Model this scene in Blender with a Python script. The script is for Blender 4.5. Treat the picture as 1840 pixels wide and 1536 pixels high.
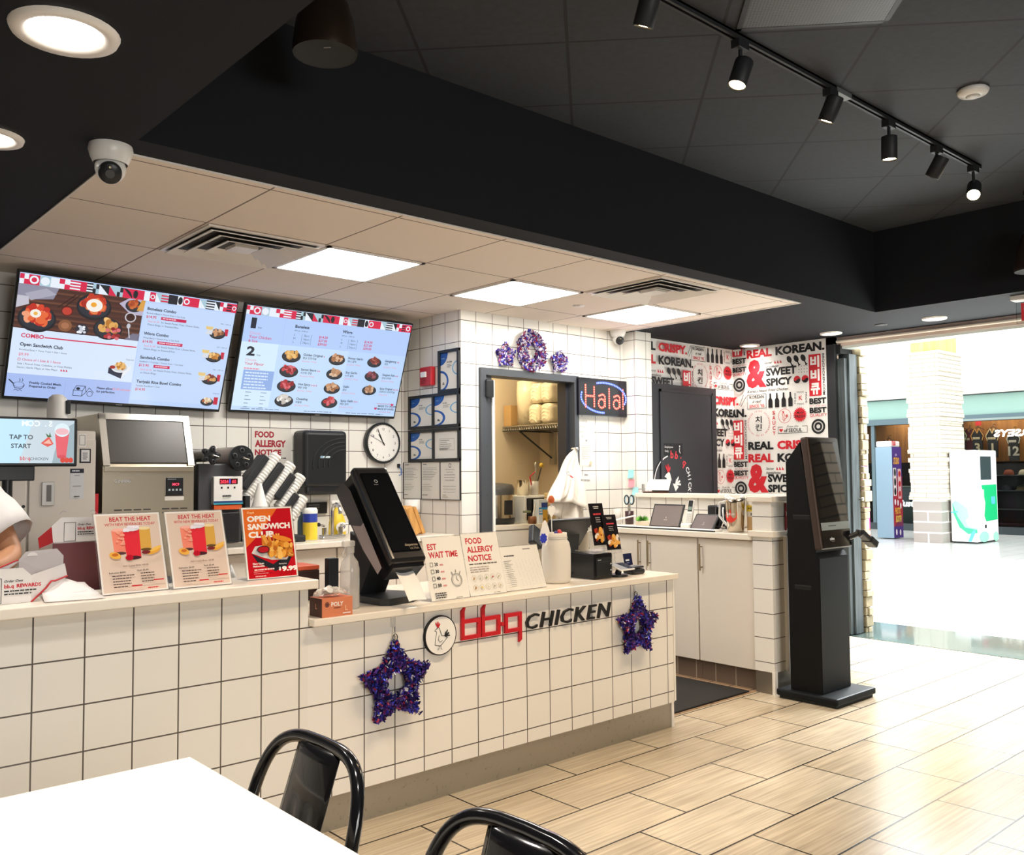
import bpy, bmesh, math, random
from mathutils import Vector as V, Matrix as MX
for _o in list(bpy.data.objects): bpy.data.objects.remove(_o)
SC = bpy.context.scene; COL = SC.collection
PI = math.pi
# ------------------------------------------------------------ camera, light, exposure
FPX, YAW, PITCH, ROLL, EYE = 1621.2, .8448, .0509, -.0081, V((0, 0, 1.37))
_w = V((math.cos(YAW)*math.cos(PITCH), math.sin(YAW)*math.cos(PITCH), math.sin(PITCH)))
_r = V((math.sin(YAW), -math.cos(YAW), 0)); _u = _r.cross(_w)
CR = math.cos(ROLL)*_r + math.sin(ROLL)*_u; CU = -math.sin(ROLL)*_r + math.cos(ROLL)*_u; CW = _w
cam = bpy.data.cameras.new('camera'); camo = bpy.data.objects.new('camera', cam); COL.objects.link(camo)
cam.sensor_width = 36; cam.sensor_fit = 'HORIZONTAL'; cam.lens = 36*FPX/1840; cam.clip_start = .02; cam.clip_end = 300
camo.matrix_world = MX(((CR.x, CU.x, -CW.x, EYE.x), (CR.y, CU.y, -CW.y, EYE.y), (CR.z, CU.z, -CW.z, EYE.z), (0, 0, 0, 1)))
SC.camera = camo
SC.view_settings.view_transform = 'Standard'; SC.view_settings.look = 'None'
SC.view_settings.gamma = 1; SC.view_settings.use_curve_mapping = False
SC.view_settings.exposure = 0.0
for a_, v_ in (('use_denoising', True), ('max_bounces', 8), ('diffuse_bounces', 4), ('glossy_bounces', 4), ('transparent_max_bounces', 12), ('transmission_bounces', 8), ('caustics_reflective', False), ('caustics_refractive', False), ('sample_clamp_indirect', 6.0)):
    try: setattr(SC.cycles, a_, v_)
    except Exception: pass
WORLD = bpy.data.worlds.new('daylight'); SC.world = WORLD; WORLD.use_nodes = True
WORLD.node_tree.nodes['Background'].inputs[0].default_value = (.93, .98, 1, 1)
WORLD.node_tree.nodes['Background'].inputs[1].default_value = 3.0
L_PANEL, L_DOWN, L_SPOT, L_SCREEN = 27.0, 24.0, 40.0, 1.0
def lamp(name, kind, loc, power, color=(1, 1, 1), size=.1, aim=None, spot=None, blend=.6):
    l = bpy.data.lights.new(name, kind); l.energy = power; l.color = color
    if kind == 'AREA': l.size = size
    else: l.shadow_soft_size = size
    if spot: l.spot_size = spot; l.spot_blend = blend
    o = bpy.data.objects.new(name, l); COL.objects.link(o); o.location = loc
    if aim is not None: o.rotation_euler = (V(aim)-V(loc)).to_track_quat('-Z', 'Y').to_euler()
    return o
# unseen fill lamp added behind the camera to brighten the dining room
d_ = lamp('dining_fill_lamp', 'AREA', (1.2, -4.02, 2.0), 130, (1, .97, .93), 2.6, (2.4, 3.1, .8)); d_.data.shape = 'RECTANGLE'; d_.data.size_y = 1.4

# skylight of the mall just outside the opening
d_ = lamp('mall_skylight', 'AREA', (9.8, 3.0, 5.3), 3400, (.94, .98, 1), 4.0, (5.4, 1.8, 0))
def ray(px, py): return CW + CR*((px-920)/FPX) - CU*((py-768)/FPX)
def at(px, py, ax, val):
    """point where the line of sight through a photo pixel meets a plane of the place"""
    d = ray(px, py); k = 'xyz'.index(ax); return EYE + d*((val-EYE[k])/d[k])
# ------------------------------------------------------------ materials
def lin(h):
    h = h.lstrip('#'); c = [int(h[i:i+2], 16)/255 for i in (0, 2, 4)]
    return tuple(x/12.92 if x <= .04045 else ((x+.055)/1.055)**2.4 for x in c)+(1,)
_M = {}
def mat(name, col='#ffffff', rough=.5, metal=0, emit=0, trans=0, alpha=1, coat=0, ior=1.45, spec=.5, bump=0, bscale=40, var=0):
    if name in _M: return _M[name]
    m = bpy.data.materials.new(name); m.use_nodes = True; nt = m.node_tree; b = nt.nodes['Principled BSDF']
    c = lin(col); b.inputs['Base Color'].default_value = c; b.inputs['Roughness'].default_value = rough
    b.inputs['Metallic'].default_value = metal; b.inputs['IOR'].default_value = ior
    b.inputs['Specular IOR Level'].default_value = spec
    b.inputs['Transmission Weight'].default_value = trans; b.inputs['Alpha'].default_value = alpha
    b.inputs['Coat Weight'].default_value = coat
    if emit: b.inputs['Emission Color'].default_value = c; b.inputs['Emission Strength'].default_value = emit; b.inputs['Base Color'].default_value = (.02, .02, .02, 1)
    if bump or var:
        n = nt.nodes.new('ShaderNodeTexNoise'); n.inputs['Scale'].default_value = bscale; n.inputs['Detail'].default_value = 4
        tc = nt.nodes.new('ShaderNodeTexCoord'); nt.links.new(tc.outputs['Object'], n.inputs['Vector'])
        if bump:
            bp = nt.nodes.new('ShaderNodeBump'); bp.inputs['Strength'].default_value = bump; bp.inputs['Distance'].default_value = .01
            nt.links.new(n.outputs[0], bp.inputs['Height']); nt.links.new(bp.outputs[0], b.inputs['Normal'])
        if var:
            h = nt.nodes.new('ShaderNodeHueSaturation'); h.inputs['Color'].default_value = c
            mr = nt.nodes.new('ShaderNodeMapRange'); mr.inputs[3].default_value = 1-var; mr.inputs[4].default_value = 1+var
            nt.links.new(n.outputs[0], mr.inputs[0]); nt.links.new(mr.outputs[0], h.inputs['Value']); nt.links.new(h.outputs[0], b.inputs['Base Color'])
    _M[name] = m; return m
def P_(c, rough=.6): return mat('print_'+c.strip('#'), c, rough)          # printed ink
def E_(c, k=None): return mat('lit_'+c.strip('#')+('' if k is None else '_%g' % k), c, .3, emit=(L_SCREEN if k is None else k))   # lit screen colour
def G_(c, trans=0): pass
def swirl(nt, kind='pos'):
    g = nt.nodes.new('ShaderNodeNewGeometry'); return g.outputs['Position']
def grid_mat(name, col, grout, axes, size, phase, gw, rough=.25, offset=0., var=.04, bump=.0, streak=None, col2=None, rot=0, spec=.5, coat=0):
    """tiles laid on a plane: AXES which world axes run along and across, PHASE where a joint lies"""
    if name in _M: return _M[name]
    m = bpy.data.materials.new(name); m.use_nodes = True; nt = m.node_tree; b = nt.nodes['Principled BSDF']; L = nt.links.new
    g = nt.nodes.new('ShaderNodeNewGeometry'); s = nt.nodes.new('ShaderNodeSeparateXYZ')
    if rot:
        vr = nt.nodes.new('ShaderNodeVectorRotate'); vr.rotation_type = 'Z_AXIS'; vr.inputs['Angle'].default_value = rot
        L(g.outputs['Position'], vr.inputs['Vector']); L(vr.outputs[0], s.inputs[0])
    else: L(g.outputs['Position'], s.inputs[0])
    cb = nt.nodes.new('ShaderNodeCombineXYZ')
    for i, a in enumerate(axes):
        mt = nt.nodes.new('ShaderNodeMath'); mt.operation = 'SUBTRACT'; mt.inputs[1].default_value = phase[i]
        if a == 'h':      # x on faces that look along y, y on faces that look along x
            sn = nt.nodes.new('ShaderNodeSeparateXYZ'); L(g.outputs['True Normal'], sn.inputs[0])
            ab = nt.nodes.new('ShaderNodeMath'); ab.operation = 'ABSOLUTE'; L(sn.outputs[0], ab.inputs[0])
            gt = nt.nodes.new('ShaderNodeMath'); gt.operation = 'GREATER_THAN'; gt.inputs[1].default_value = .5; L(ab.outputs[0], gt.inputs[0])
            mx = nt.nodes.new('ShaderNodeMix'); L(gt.outputs[0], mx.inputs[0]); L(s.outputs[0], mx.inputs[2]); L(s.outputs[1], mx.inputs[3]); L(mx.outputs[0], mt.inputs[0])
        else: L(s.outputs['xyz'.index(a)], mt.inputs[0])
        L(mt.outputs[0], cb.inputs[i])
    br = nt.nodes.new('ShaderNodeTexBrick'); br.offset = offset; br.offset_frequency = 2; br.squash = 1
    L(cb.outputs[0], br.inputs['Vector']); br.inputs['Scale'].default_value = 1
    br.inputs['Brick Width'].default_value = size[0]; br.inputs['Row Height'].default_value = size[1]
    br.inputs['Mortar Size'].default_value = gw; br.inputs['Mortar Smooth'].default_value = .1; br.inputs['Bias'].default_value = 0
    c = lin(col); c2 = lin(col2) if col2 else tuple(x*(1-var) for x in c[:3])+(1,)
    br.inputs['Color1'].default_value = c; br.inputs['Color2'].default_value = c2; br.inputs['Mortar'].default_value = lin(grout)
    out = br.outputs['Color']
    if streak:
        mp = nt.nodes.new('ShaderNodeMapping'); mp.inputs['Scale'].default_value = streak[:3]; L(cb.outputs[0], mp.inputs['Vector'])
        n = nt.nodes.new('ShaderNodeTexNoise'); n.inputs['Scale'].default_value = 1; n.inputs['Detail'].default_value = 6; L(mp.outputs[0], n.inputs['Vector'])
        n2 = nt.nodes.new('ShaderNodeTexNoise'); n2.inputs['Scale'].default_value = 2.3; L(cb.outputs[0], n2.inputs['Vector'])
        mr = nt.nodes.new('ShaderNodeMapRange'); mr.inputs[1].default_value = .3; mr.inputs[2].default_value = .7; mr.inputs[3].default_value = 1-streak[3]; mr.inputs[4].default_value = 1+streak[3]*.4
        L(n.outputs[0], mr.inputs[0])
        mr2 = nt.nodes.new('ShaderNodeMapRange'); mr2.inputs[1].default_value = .35; mr2.inputs[2].default_value = .7; mr2.inputs[3].default_value = 1-streak[3]*.6; mr2.inputs[4].default_value = 1
        L(n2.outputs[0], mr2.inputs[0])
        mm = nt.nodes.new('ShaderNodeMath'); mm.operation = 'MULTIPLY'; L(mr.outputs[0], mm.inputs[0]); L(mr2.outputs[0], mm.inputs[1])
        h = nt.nodes.new('ShaderNodeHueSaturation'); L(out, h.inputs['Color']); L(mm.outputs[0], h.inputs['Value']); out = h.outputs[0]
    L(out, b.inputs['Base Color']); b.inputs['Roughness'].default_value = rough; b.inputs['Specular IOR Level'].default_value = spec; b.inputs['Coat Weight'].default_value = coat
    if bump:
        bp = nt.nodes.new('ShaderNodeBump'); bp.inputs['Strength'].default_value = bump; bp.inputs['Distance'].default_value = .004; bp.invert = True
        L(br.outputs['Fac'], bp.inputs['Height']); L(bp.outputs[0], b.inputs['Normal'])
    _M[name] = m; return m
def wood_mat(name, c1, c2, axis='z', scale=7, rough=.5):
    if name in _M: return _M[name]
    m = bpy.data.materials.new(name); m.use_nodes = True; nt = m.node_tree; b = nt.nodes['Principled BSDF']; L = nt.links.new
    tc = nt.nodes.new('ShaderNodeTexCoord'); mp = nt.nodes.new('ShaderNodeMapping'); L(tc.outputs['Object'], mp.inputs['Vector'])
    sc = [scale*6]*3; sc['xyz'.index(axis)] = scale*.5; mp.inputs['Scale'].default_value = sc
    n = nt.nodes.new('ShaderNodeTexNoise'); n.inputs['Scale'].default_value = 1; n.inputs['Detail'].default_value = 6; n.inputs['Distortion'].default_value = 1.2; L(mp.outputs[0], n.inputs['Vector'])
    cr = nt.nodes.new('ShaderNodeValToRGB'); cr.color_ramp.elements[0].position = .35; cr.color_ramp.elements[1].position = .65
    cr.color_ramp.elements[0].color = lin(c1); cr.color_ramp.elements[1].color = lin(c2); L(n.outputs[0], cr.inputs[0]); L(cr.outputs[0], b.inputs['Base Color'])
    b.inputs['Roughness'].default_value = rough; _M[name] = m; return m
def speckle_mat(name, c1, c2, scale, lo, hi, rough=.4, metal=0):
    if name in _M: return _M[name]
    m = bpy.data.materials.new(name); m.use_nodes = True; nt = m.node_tree; b = nt.nodes['Principled BSDF']; L = nt.links.new
    tc = nt.nodes.new('ShaderNodeTexCoord')
    n = nt.nodes.new('ShaderNodeTexNoise'); n.inputs['Scale'].default_value = scale; n.inputs['Detail'].default_value = 8; n.inputs['Roughness'].default_value = .7; L(tc.outputs['Object'], n.inputs['Vector'])
    cr = nt.nodes.new('ShaderNodeValToRGB'); cr.color_ramp.elements[0].position = lo; cr.color_ramp.elements[1].position = hi
    cr.color_ramp.elements[0].color = lin(c1); cr.color_ramp.elements[1].color = lin(c2); L(n.outputs[0], cr.inputs[0]); L(cr.outputs[0], b.inputs['Base Color'])
    b.inputs['Roughness'].default_value = rough; b.inputs['Metallic'].default_value = metal; _M[name] = m; return m
# ------------------------------------------------------------ objects
def wmat(o):
    m = MX.Identity(4)
    while o: m = o.matrix_basis @ m; o = o.parent
    return m
def tag(o, label=None, cat=None, group=None, kind=None):
    if label: o['label'] = label
    if cat: o['category'] = cat
    if group: o['group'] = group
    if kind: o['kind'] = kind
    return o
def thing(name, label, cat, loc, rotz=0, group=None):
    o = bpy.data.objects.new(name, None); COL.objects.link(o); o.location = loc; o.rotation_euler = (0, 0, rotz); o.empty_display_size = .05
    return tag(o, label, cat, group)
def dup(root, d, label=None, group=None, rz=0):
    def cp(o, par):
        c = o.copy(); COL.objects.link(c)
        if par: c.parent = par
        for ch in list(o.children): cp(ch, c)
        return c
    r = cp(root, None); r.location = V(root.location)+V(d)
    if rz: r.rotation_euler.z += rz
    if label: r['label'] = label
    if group: r['group'] = group
    return r
class MB:
    """collects geometry in world coordinates (through X, a local frame) and links it as ONE mesh"""
    def __init__(s, X=None): s.v = []; s.f = []; s.k = []; s.sm = []; s.ms = []; s.X = X or MX.Identity(4)
    def mi(s, m):
        if m not in s.ms: s.ms.append(m)
        return s.ms.index(m)
    def add(s, vs, fs, m, smooth=False):
        o = len(s.v); k = s.mi(m); s.v += [s.X @ V(p) for p in vs]
        for f in fs: s.f.append([i+o for i in f]); s.k.append(k); s.sm.append(smooth)
        return s
    def box(s, x0, x1, y0, y1, z0, z1, m, bev=0, seg=2):
        if not bev:
            return s.add([(x, y, z) for x in (x0, x1) for y in (y0, y1) for z in (z0, z1)], [(0, 1, 3, 2), (4, 6, 7, 5), (0, 4, 5, 1), (2, 3, 7, 6), (0, 2, 6, 4), (1, 5, 7, 3)], m)
        bm = bmesh.new(); bmesh.ops.create_cube(bm, size=1)
        for q in bm.verts: q.co = V(((x0+x1)/2+q.co.x*(x1-x0), (y0+y1)/2+q.co.y*(y1-y0), (z0+z1)/2+q.co.z*(z1-z0)))
        bmesh.ops.bevel(bm, geom=list(bm.edges), offset=bev, segments=seg, affect='EDGES', profile=.5)
        s.bm(bm, m); return s
    def bm(s, bm, m, smooth=False):
        bm.verts.index_update(); s.add([q.co.copy() for q in bm.verts], [[q.index for q in f.verts] for f in bm.faces], m, smooth); bm.free()
    def cyl(s, p0, p1, r0, m, r1=None, n=18, cap=True, smooth=True):
        p0 = V(p0); p1 = V(p1); r1 = r0 if r1 is None else r1; d = (p1-p0).normalized()
        a = d.orthogonal().normalized(); b = d.cross(a)
        vs = []
        for p, r in ((p0, r0), (p1, r1)): vs += [p+(a*math.cos(2*PI*i/n)+b*math.sin(2*PI*i/n))*r for i in range(n)]
        s.add(vs, [(i, (i+1) % n, n+(i+1) % n, n+i) for i in range(n)], m, smooth)
        if cap: s.add(vs[:n], [tuple(range(n-1, -1, -1))], m); s.add(vs[n:], [tuple(range(n))], m)
        return s
    def tube(s, pts, r, m, n=8, closed=False, cap=True):
        pts = [V(p) for p in pts]; N = len(pts); rs = r if isinstance(r, (list, tuple)) else [r]*N
        vs = []; t0 = None; a = None
        for i, p in enumerate(pts):
            t = ((pts[(i+1) % N] if (closed or i < N-1) else p)-(pts[i-1] if (closed or i > 0) else p)).normalized()
            if a is None: a = t.orthogonal().normalized()
            else: a = (a-t*a.dot(t)).normalized()
            b = t.cross(a); vs += [p+(a*math.cos(2*PI*j/n)+b*math.sin(2*PI*j/n))*rs[i] for j in range(n)]
        M_ = N if closed else N-1
        fs = [(i*n+j, i*n+(j+1) % n, ((i+1) % N)*n+(j+1) % n, ((i+1) % N)*n+j) for i in range(M_) for j in range(n)]
        s.add(vs, fs, m, True)
        if cap and not closed: s.add(vs[:n], [tuple(range(n-1, -1, -1))], m); s.add(vs[-n:], [tuple(range(n))], m)
        return s
    def lathe(s, prof, m, o=(0, 0, 0), n=24, ax=(0, 0, 1), smooth=True, close=False):
        """prof: (radius, height) from bottom to top round AX through o"""
        o = V(o); d = V(ax).normalized(); a = d.orthogonal().normalized(); b = d.cross(a); vs = []
        for r, h in prof: vs += [o+d*h+(a*math.cos(2*PI*i/n)+b*math.sin(2*PI*i/n))*max(r, 1e-5) for i in range(n)]
        k = len(prof); fs = [(j*n+i, j*n+(i+1) % n, (j+1)*n+(i+1) % n, (j+1)*n+i) for j in range(k-1) for i in range(n)]
        return s.add(vs, fs, m, smooth)
    def ball(s, c, r, m, n=14, q=None):
        rx, ry, rz = r if isinstance(r, (tuple, list)) else (r, r, r); c = V(c); vs = []; h = n//2
        for j in range(h+1):
            t = PI*j/h
            for i in range(n):
                e = V((rx*math.sin(t)*math.cos(2*PI*i/n), ry*math.sin(t)*math.sin(2*PI*i/n), rz*math.cos(t)))
                vs.append(c+(q @ e if q else e))
        return s.add(vs, [(j*n+i, (j+1)*n+i, (j+1)*n+(i+1) % n, j*n+(i+1) % n) for j in range(h) for i in range(n)], m, True)
    def prism(s, poly, z0, z1, m, smooth=False, X=None):
        """poly in local x,y pulled along local z (X: extra frame)"""
        X = X or MX.Identity(4); n = len(poly)
        if sum(poly[i][0]*poly[(i+1) % n][1]-poly[(i+1) % n][0]*poly[i][1] for i in range(n)) < 0: poly = poly[::-1]
        vs = [X @ V((p[0], p[1], z0)) for p in poly]+[X @ V((p[0], p[1], z1)) for p in poly]
        s.add(vs, [(i, (i+1) % n, n+(i+1) % n, n+i) for i in range(n)], m, smooth)
        s.add(vs[:n], [tuple(range(n-1, -1, -1))], m); s.add(vs[n:], [tuple(range(n))], m); return s
    def quad(s, a, b, c, d, m): return s.add([a, b, c, d], [(0, 1, 2, 3)], m)
    def sheet(s, grid, m, thick=0, smooth=True):
        """grid of points [row][col]"""
        R = len(grid); Cn = len(grid[0]); vs = [p for r in grid for p in r]
        s.add(vs, [(i*Cn+j, i*Cn+j+1, (i+1)*Cn+j+1, (i+1)*Cn+j) for i in range(R-1) for j in range(Cn-1)], m, smooth); return s
    def build(s, name, parent=None, org=None, solid=0, sub=0):
        me = bpy.data.meshes.new(name); o = bpy.data.objects.new(name, me); COL.objects.link(o)
        if parent: o.parent = parent; inv = wmat(parent).inverted(); vs = [inv @ p for p in s.v]
        else:
            xs = [p.x for p in s.v]; ys = [p.y for p in s.v]; zs = [p.z for p in s.v]
            org = V(org) if org is not None else V(((min(xs)+max(xs))/2, (min(ys)+max(ys))/2, min(zs)))
            o.location = org; vs = [p-org for p in s.v]
        me.from_pydata(vs, [], s.f)
        for m in s.ms: me.materials.append(m)
        me.polygons.foreach_set('material_index', s.k); me.polygons.foreach_set('use_smooth', s.sm); me.update()
        if solid: d = o.modifiers.new('thickness', 'SOLIDIFY'); d.thickness = solid; d.offset = 0
        if sub: d = o.modifiers.new('smooth', 'SUBSURF'); d.levels = sub; d.render_levels = sub
        return o
def struct(name, mb, label=None): o = mb.build(name, org=(0, 0, 0)); o['kind'] = 'structure'; return o
def single(name, mb, label, cat, group=None, **k): return tag(mb.build(name, **k), label, cat, group)
def frame(o, u, v):
    """local frame with x along u, y along v, z out of the face"""
    u = V(u).normalized(); v = V(v); n = u.cross(v).normalized(); v = n.cross(u)
    return MX(((u.x, v.x, n.x, o[0]), (u.y, v.y, n.y, o[1]), (u.z, v.z, n.z, o[2]), (0, 0, 0, 1)))
_TC = {}
def glyphs(t, bold=0., shear=0., sp=1.):
    k = (t, bold, shear, sp)
    if k not in _TC:
        c = bpy.data.curves.new('t', 'FONT'); c.body = t; c.resolution_u = 2; c.offset = bold; c.shear = shear; c.space_character = sp
        o = bpy.data.objects.new('t', c); me = bpy.data.meshes.new_from_object(o)
        vs = [(q.co.x, q.co.y) for q in me.vertices]; fs = [tuple(p.vertices) for p in me.polygons]
        bpy.data.objects.remove(o); bpy.data.curves.remove(c); bpy.data.meshes.remove(me)
        if not vs: vs = [(0, 0), (1, 0), (0, 1)]; fs = []
        xs = [q[0] for q in vs]; ys = [q[1] for q in vs]
        _TC[k] = (vs, fs, min(xs), max(xs), min(ys), max(ys))
    return _TC[k]
class Card(MB):
    """printed face: shapes laid one over another on a plane, each a hair further out"""
    def __init__(s, X, lay=.0004, step=.00012): super().__init__(X); s.lay = lay; s.st = step; s.clip = None
    def put(s, pts, fs, m):
        s.lay += s.st; s.add([(p[0], p[1], s.lay) for p in pts], fs, m); return s
    def rect(s, u0, v0, u1, v1, m): return s.put([(u0, v0), (u1, v0), (u1, v1), (u0, v1)], [(0, 1, 2, 3)], m)
    def poly(s, pts, m):
        n = len(pts)
        if sum(pts[i][0]*pts[(i+1) % n][1]-pts[(i+1) % n][0]*pts[i][1] for i in range(n)) < 0: pts = pts[::-1]
        return s.put(pts, [tuple(range(n))], m)
    def ell(s, u, v, ru, rv, m, n=24, a0=0, a1=2*PI, rot=0):
        p = []
        for i in range(n+(0 if a1-a0 >= 2*PI-1e-6 else 1)):
            t = a0+(a1-a0)*i/n; x, y = ru*math.cos(t), rv*math.sin(t); p.append((u+x*math.cos(rot)-y*math.sin(rot), v+x*math.sin(rot)+y*math.cos(rot)))
        return s.poly(p, m)
    def ring(s, u, v, r0, r1, m, n=32, a0=0, a1=2*PI, asp=1.):
        p = []; q = []
        for i in range(n+1):
            t = a0+(a1-a0)*i/n; p.append((u+r0*math.cos(t), v+r0*asp*math.sin(t))); q.append((u+r1*math.cos(t), v+r1*asp*math.sin(t)))
        return s.put(p+q, [(i, n+1+i, n+2+i, i+1) for i in range(n)], m)
    def line(s, pts, w, m):
        for (a, b) in zip(pts, pts[1:]):
            d = V((b[0]-a[0], b[1]-a[1])); 
            if d.length < 1e-7: continue
            n = V((-d.y, d.x)).normalized()*w/2; e = d.normalized()*w*.3
            s.poly([(a[0]-e.x+n.x, a[1]-e.y+n.y), (a[0]-e.x-n.x, a[1]-e.y-n.y), (b[0]+e.x-n.x, b[1]+e.y-n.y), (b[0]+e.x+n.x, b[1]+e.y+n.y)], m)
        return s
    def box_(s, u0, v0, u1, v1, w, m): return s.line([(u0, v0), (u1, v0), (u1, v1), (u0, v1), (u0, v0)], w, m)
    def text(s, t, u0, v0, u1, v1, m, bold=0., shear=0., rot=0, sp=1.):
        """fit the words' ink exactly into the box (rot: quarter turns, read downwards at -1)"""
        vs, fs, a, b, c, d = glyphs(t, bold, shear, sp); o = []
        for x, y in vs:
            f, g = (x-a)/max(b-a, 1e-6), (y-c)/max(d-c, 1e-6)
            if rot == -1: f, g = g, 1-f
            elif rot == 1: f, g = 1-g, f
            o.append((u0+f*(u1-u0), v0+g*(v1-v0)))
        return s.put(o, fs, m)
    def words(s, t, u, v, h, m, bold=0., shear=0., al='l', wmax=None, sp=1.):
        """words with capital height h on baseline v"""
        vs, fs, a, b, c, d = glyphs(t, bold, shear, sp); k = h/.729; w = (b-a)*k; kx = k if not wmax or w <= wmax else k*wmax/w; w = (b-a)*kx
        u0 = u if al == 'l' else (u-w/2 if al == 'c' else u-w)
        return s.put([(u0+(x-a)*kx, v+y*k) for x, y in vs], fs, m)
    def arc(s, t, u, v, r, h, m, a0, da, bold=0., inward=False):
        """single letters set round a circle, clockwise from angle a0"""
        for i, ch in enumerate(t):
            if ch == ' ': continue
            an = a0-da*i if not inward else a0+da*i
            vs, fs, a, b, c, d = glyphs(ch, bold); k = h/.729; o = []
            for x, y in vs:
                x = (x-(a+b)/2)*k; y = y*k*(1 if not inward else 1)
                if not inward: e = V((math.sin(an), -math.cos(an))); n = V((math.cos(an), math.sin(an)))
                else: e = V((-math.sin(an), math.cos(an))); n = V((-math.cos(an), -math.sin(an)))
                p = V((u, v))+V((math.cos(an), math.sin(an)))*r+e*x+n*y; o.append((p.x, p.y))
            s.put(o, fs, m)
        return s
    def bars(s, u0, v1, w, n, dv, h, m, seed=0, al='l'):
        """rows of print too small to read"""
        rd = random.Random(seed)
        for i in range(n):
            k = w*(.55+.45*rd.random()); x = u0 if al == 'l' else u0+(w-k)/2
            while k > 1e-4:
                q = min(k, w*(.06+.12*rd.random())); s.rect(x, v1-i*dv-h, x+q*.82, v1-i*dv, m); x += q; k -= q
        return s
# ================================================================ the setting
WT = dict(rough=.16, var=.02, bump=.35)
TILE = grid_mat('white_wall_tile', '#eeebe4', '#6b6660', 'hz', (.1505, .1492), (.055, .0435), .0026, **WT)
TILE_LOW = grid_mat('white_counter_tile', '#f0ece5', '#5c5650', 'hz', (.1463, .1492), (1.824, .0435), .0026, **WT)
TILE_HIGH = grid_mat('white_bar_tile', '#ece8e0', '#5c5650', 'hz', (.153, .1492), (.765, .0435), .0026, **WT)
FLOOR = grid_mat('wood_look_floor_tile', '#d8cab2', '#2e2720', 'xy', (.581, .3085), (3.272, 2.3165-.3085*8), .0045, rough=.17, offset=.5, col2='#cbb99d', var=.05, streak=(2.2, 75, 1, .3), bump=.15)
QUARRY = grid_mat('quarry_floor_tile', '#a88a6c', '#54453a', 'xy', (.155, .155), (4.0, 3.3), .006, rough=.5)
BLACK = mat('black_ceiling_paint', '#16181d', .8, bump=.05, bscale=120, spec=.3)
CEILT = grid_mat('white_ceiling_tile', '#e9ddd0', '#7d6d62', 'xy', (.6065, .6125), (1.627, 3.2635), .0045, rough=.8, var=.01)
CEILB = grid_mat('black_ceiling_tile', '#2d3035', '#0c0d0e', 'xy', (.60, .613), (.519, 4.124-.613*8), .007, rough=.8, var=.08, rot=math.radians(46.7), streak=(30, 30, 1, .2))
TILE_POST = grid_mat('white_post_tile', '#eeebe4', '#6b6660', 'hz', (9, .1492), (0, .0435), .0026, **WT)
WHITEP = mat('white_wall_paint', '#e4e0da', .6); GREYP = mat('room_wall_paint', '#463d34', .8)
DARKT = grid_mat('dark_toe_tile', '#6a5b4e', '#a09484', 'hz', (.1555, .2), (.02, -.05), .004, rough=.3)
GRANITE = speckle_mat('polished_granite', '#2b3330', '#4d5955', 60, .35, .65, .06)
MALLF = grid_mat('mall_floor_tile', '#e6e6e2', '#b9b6b0', 'xy', (.62, .31), (8.0, 4.0), .005, rough=.15, offset=.5, var=.03)
FRAMEG = mat('dark_grey_frame_paint', '#43474d', .45); FRAMEB = mat('black_door_paint', '#2c2d33', .4)
LEDGEW = mat('cream_solid_surface', '#efe6d8', .22, var=.02, bscale=30); CORNERW = mat('white_corner_trim', '#efece6', .35)
MURALW = mat('white_mural_paper', '#eceae7', .5)

struct('floor', MB().box(-2, 7.1, -4, 5.53, -.06, 0, FLOOR))
struct('floor_kitchen', MB().box(4.08, 4.95, 3.262, 4.85, 0, .003, QUARRY).box(-2, 3.9, 3.75, 5.53, 0, .003, QUARRY).box(3.99, 7.0, 4.97, 7.0, -.06, .003, QUARRY))
struct('trim_1', MB().box(7.1, 7.93, -6, 4.1, -.06, .003, GRANITE))
struct('floor_mall', MB().box(7.93, 40, -14, 30, -.06, .002, MALLF))
struct('wall_back', MB().box(-2, 3.99, 5.53, 5.63, 0, 2.5, TILE))
struct('wall_return', MB().box(3.835, 3.99, 4.842, 5.53, 0, 2.5, TILE))
struct('wall_doorway', MB().box(3.99, 4.97, 4.842, 4.97, 2.11, 2.5, TILE).box(4.97, 5.75, 4.842, 4.97, 0, 2.5, TILE))
struct('wall_pilaster', MB().box(5.505, 5.69, 4.70, 4.842, 0, 2.5, TILE))
struct('wall_half', MB().box(5.5, 5.64, 3.262, 4.70, 0, 1.176, TILE))
struct('wall_wing', MB().box(4.91, 5.64, 3.125, 3.262, .135, 1.18, TILE_POST))
struct('trim_2', MB().box(5.465, 5.67, 3.262, 4.70, 1.176, 1.208, LEDGEW, .004))
struct('trim_3', MB().box(4.89, 5.67, 3.105, 3.285, 1.18, 1.214, LEDGEW, .004))
struct('trim_4', MB().box(4.89, 5.05, 3.100, 3.285, .962, 1.0, LEDGEW, .004).box(5.035, 5.06, 3.10, 3.125, .13, .99, CORNERW, .003))
struct('baseboard_wing', MB().box(4.915, 5.64, 3.13, 3.262, 0, .135, mat('smudged_steel_plate', '#8d857a', .35, .7)).box(4.905, 4.935, 3.12, 3.14, 0, .14, CORNERW))
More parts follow.
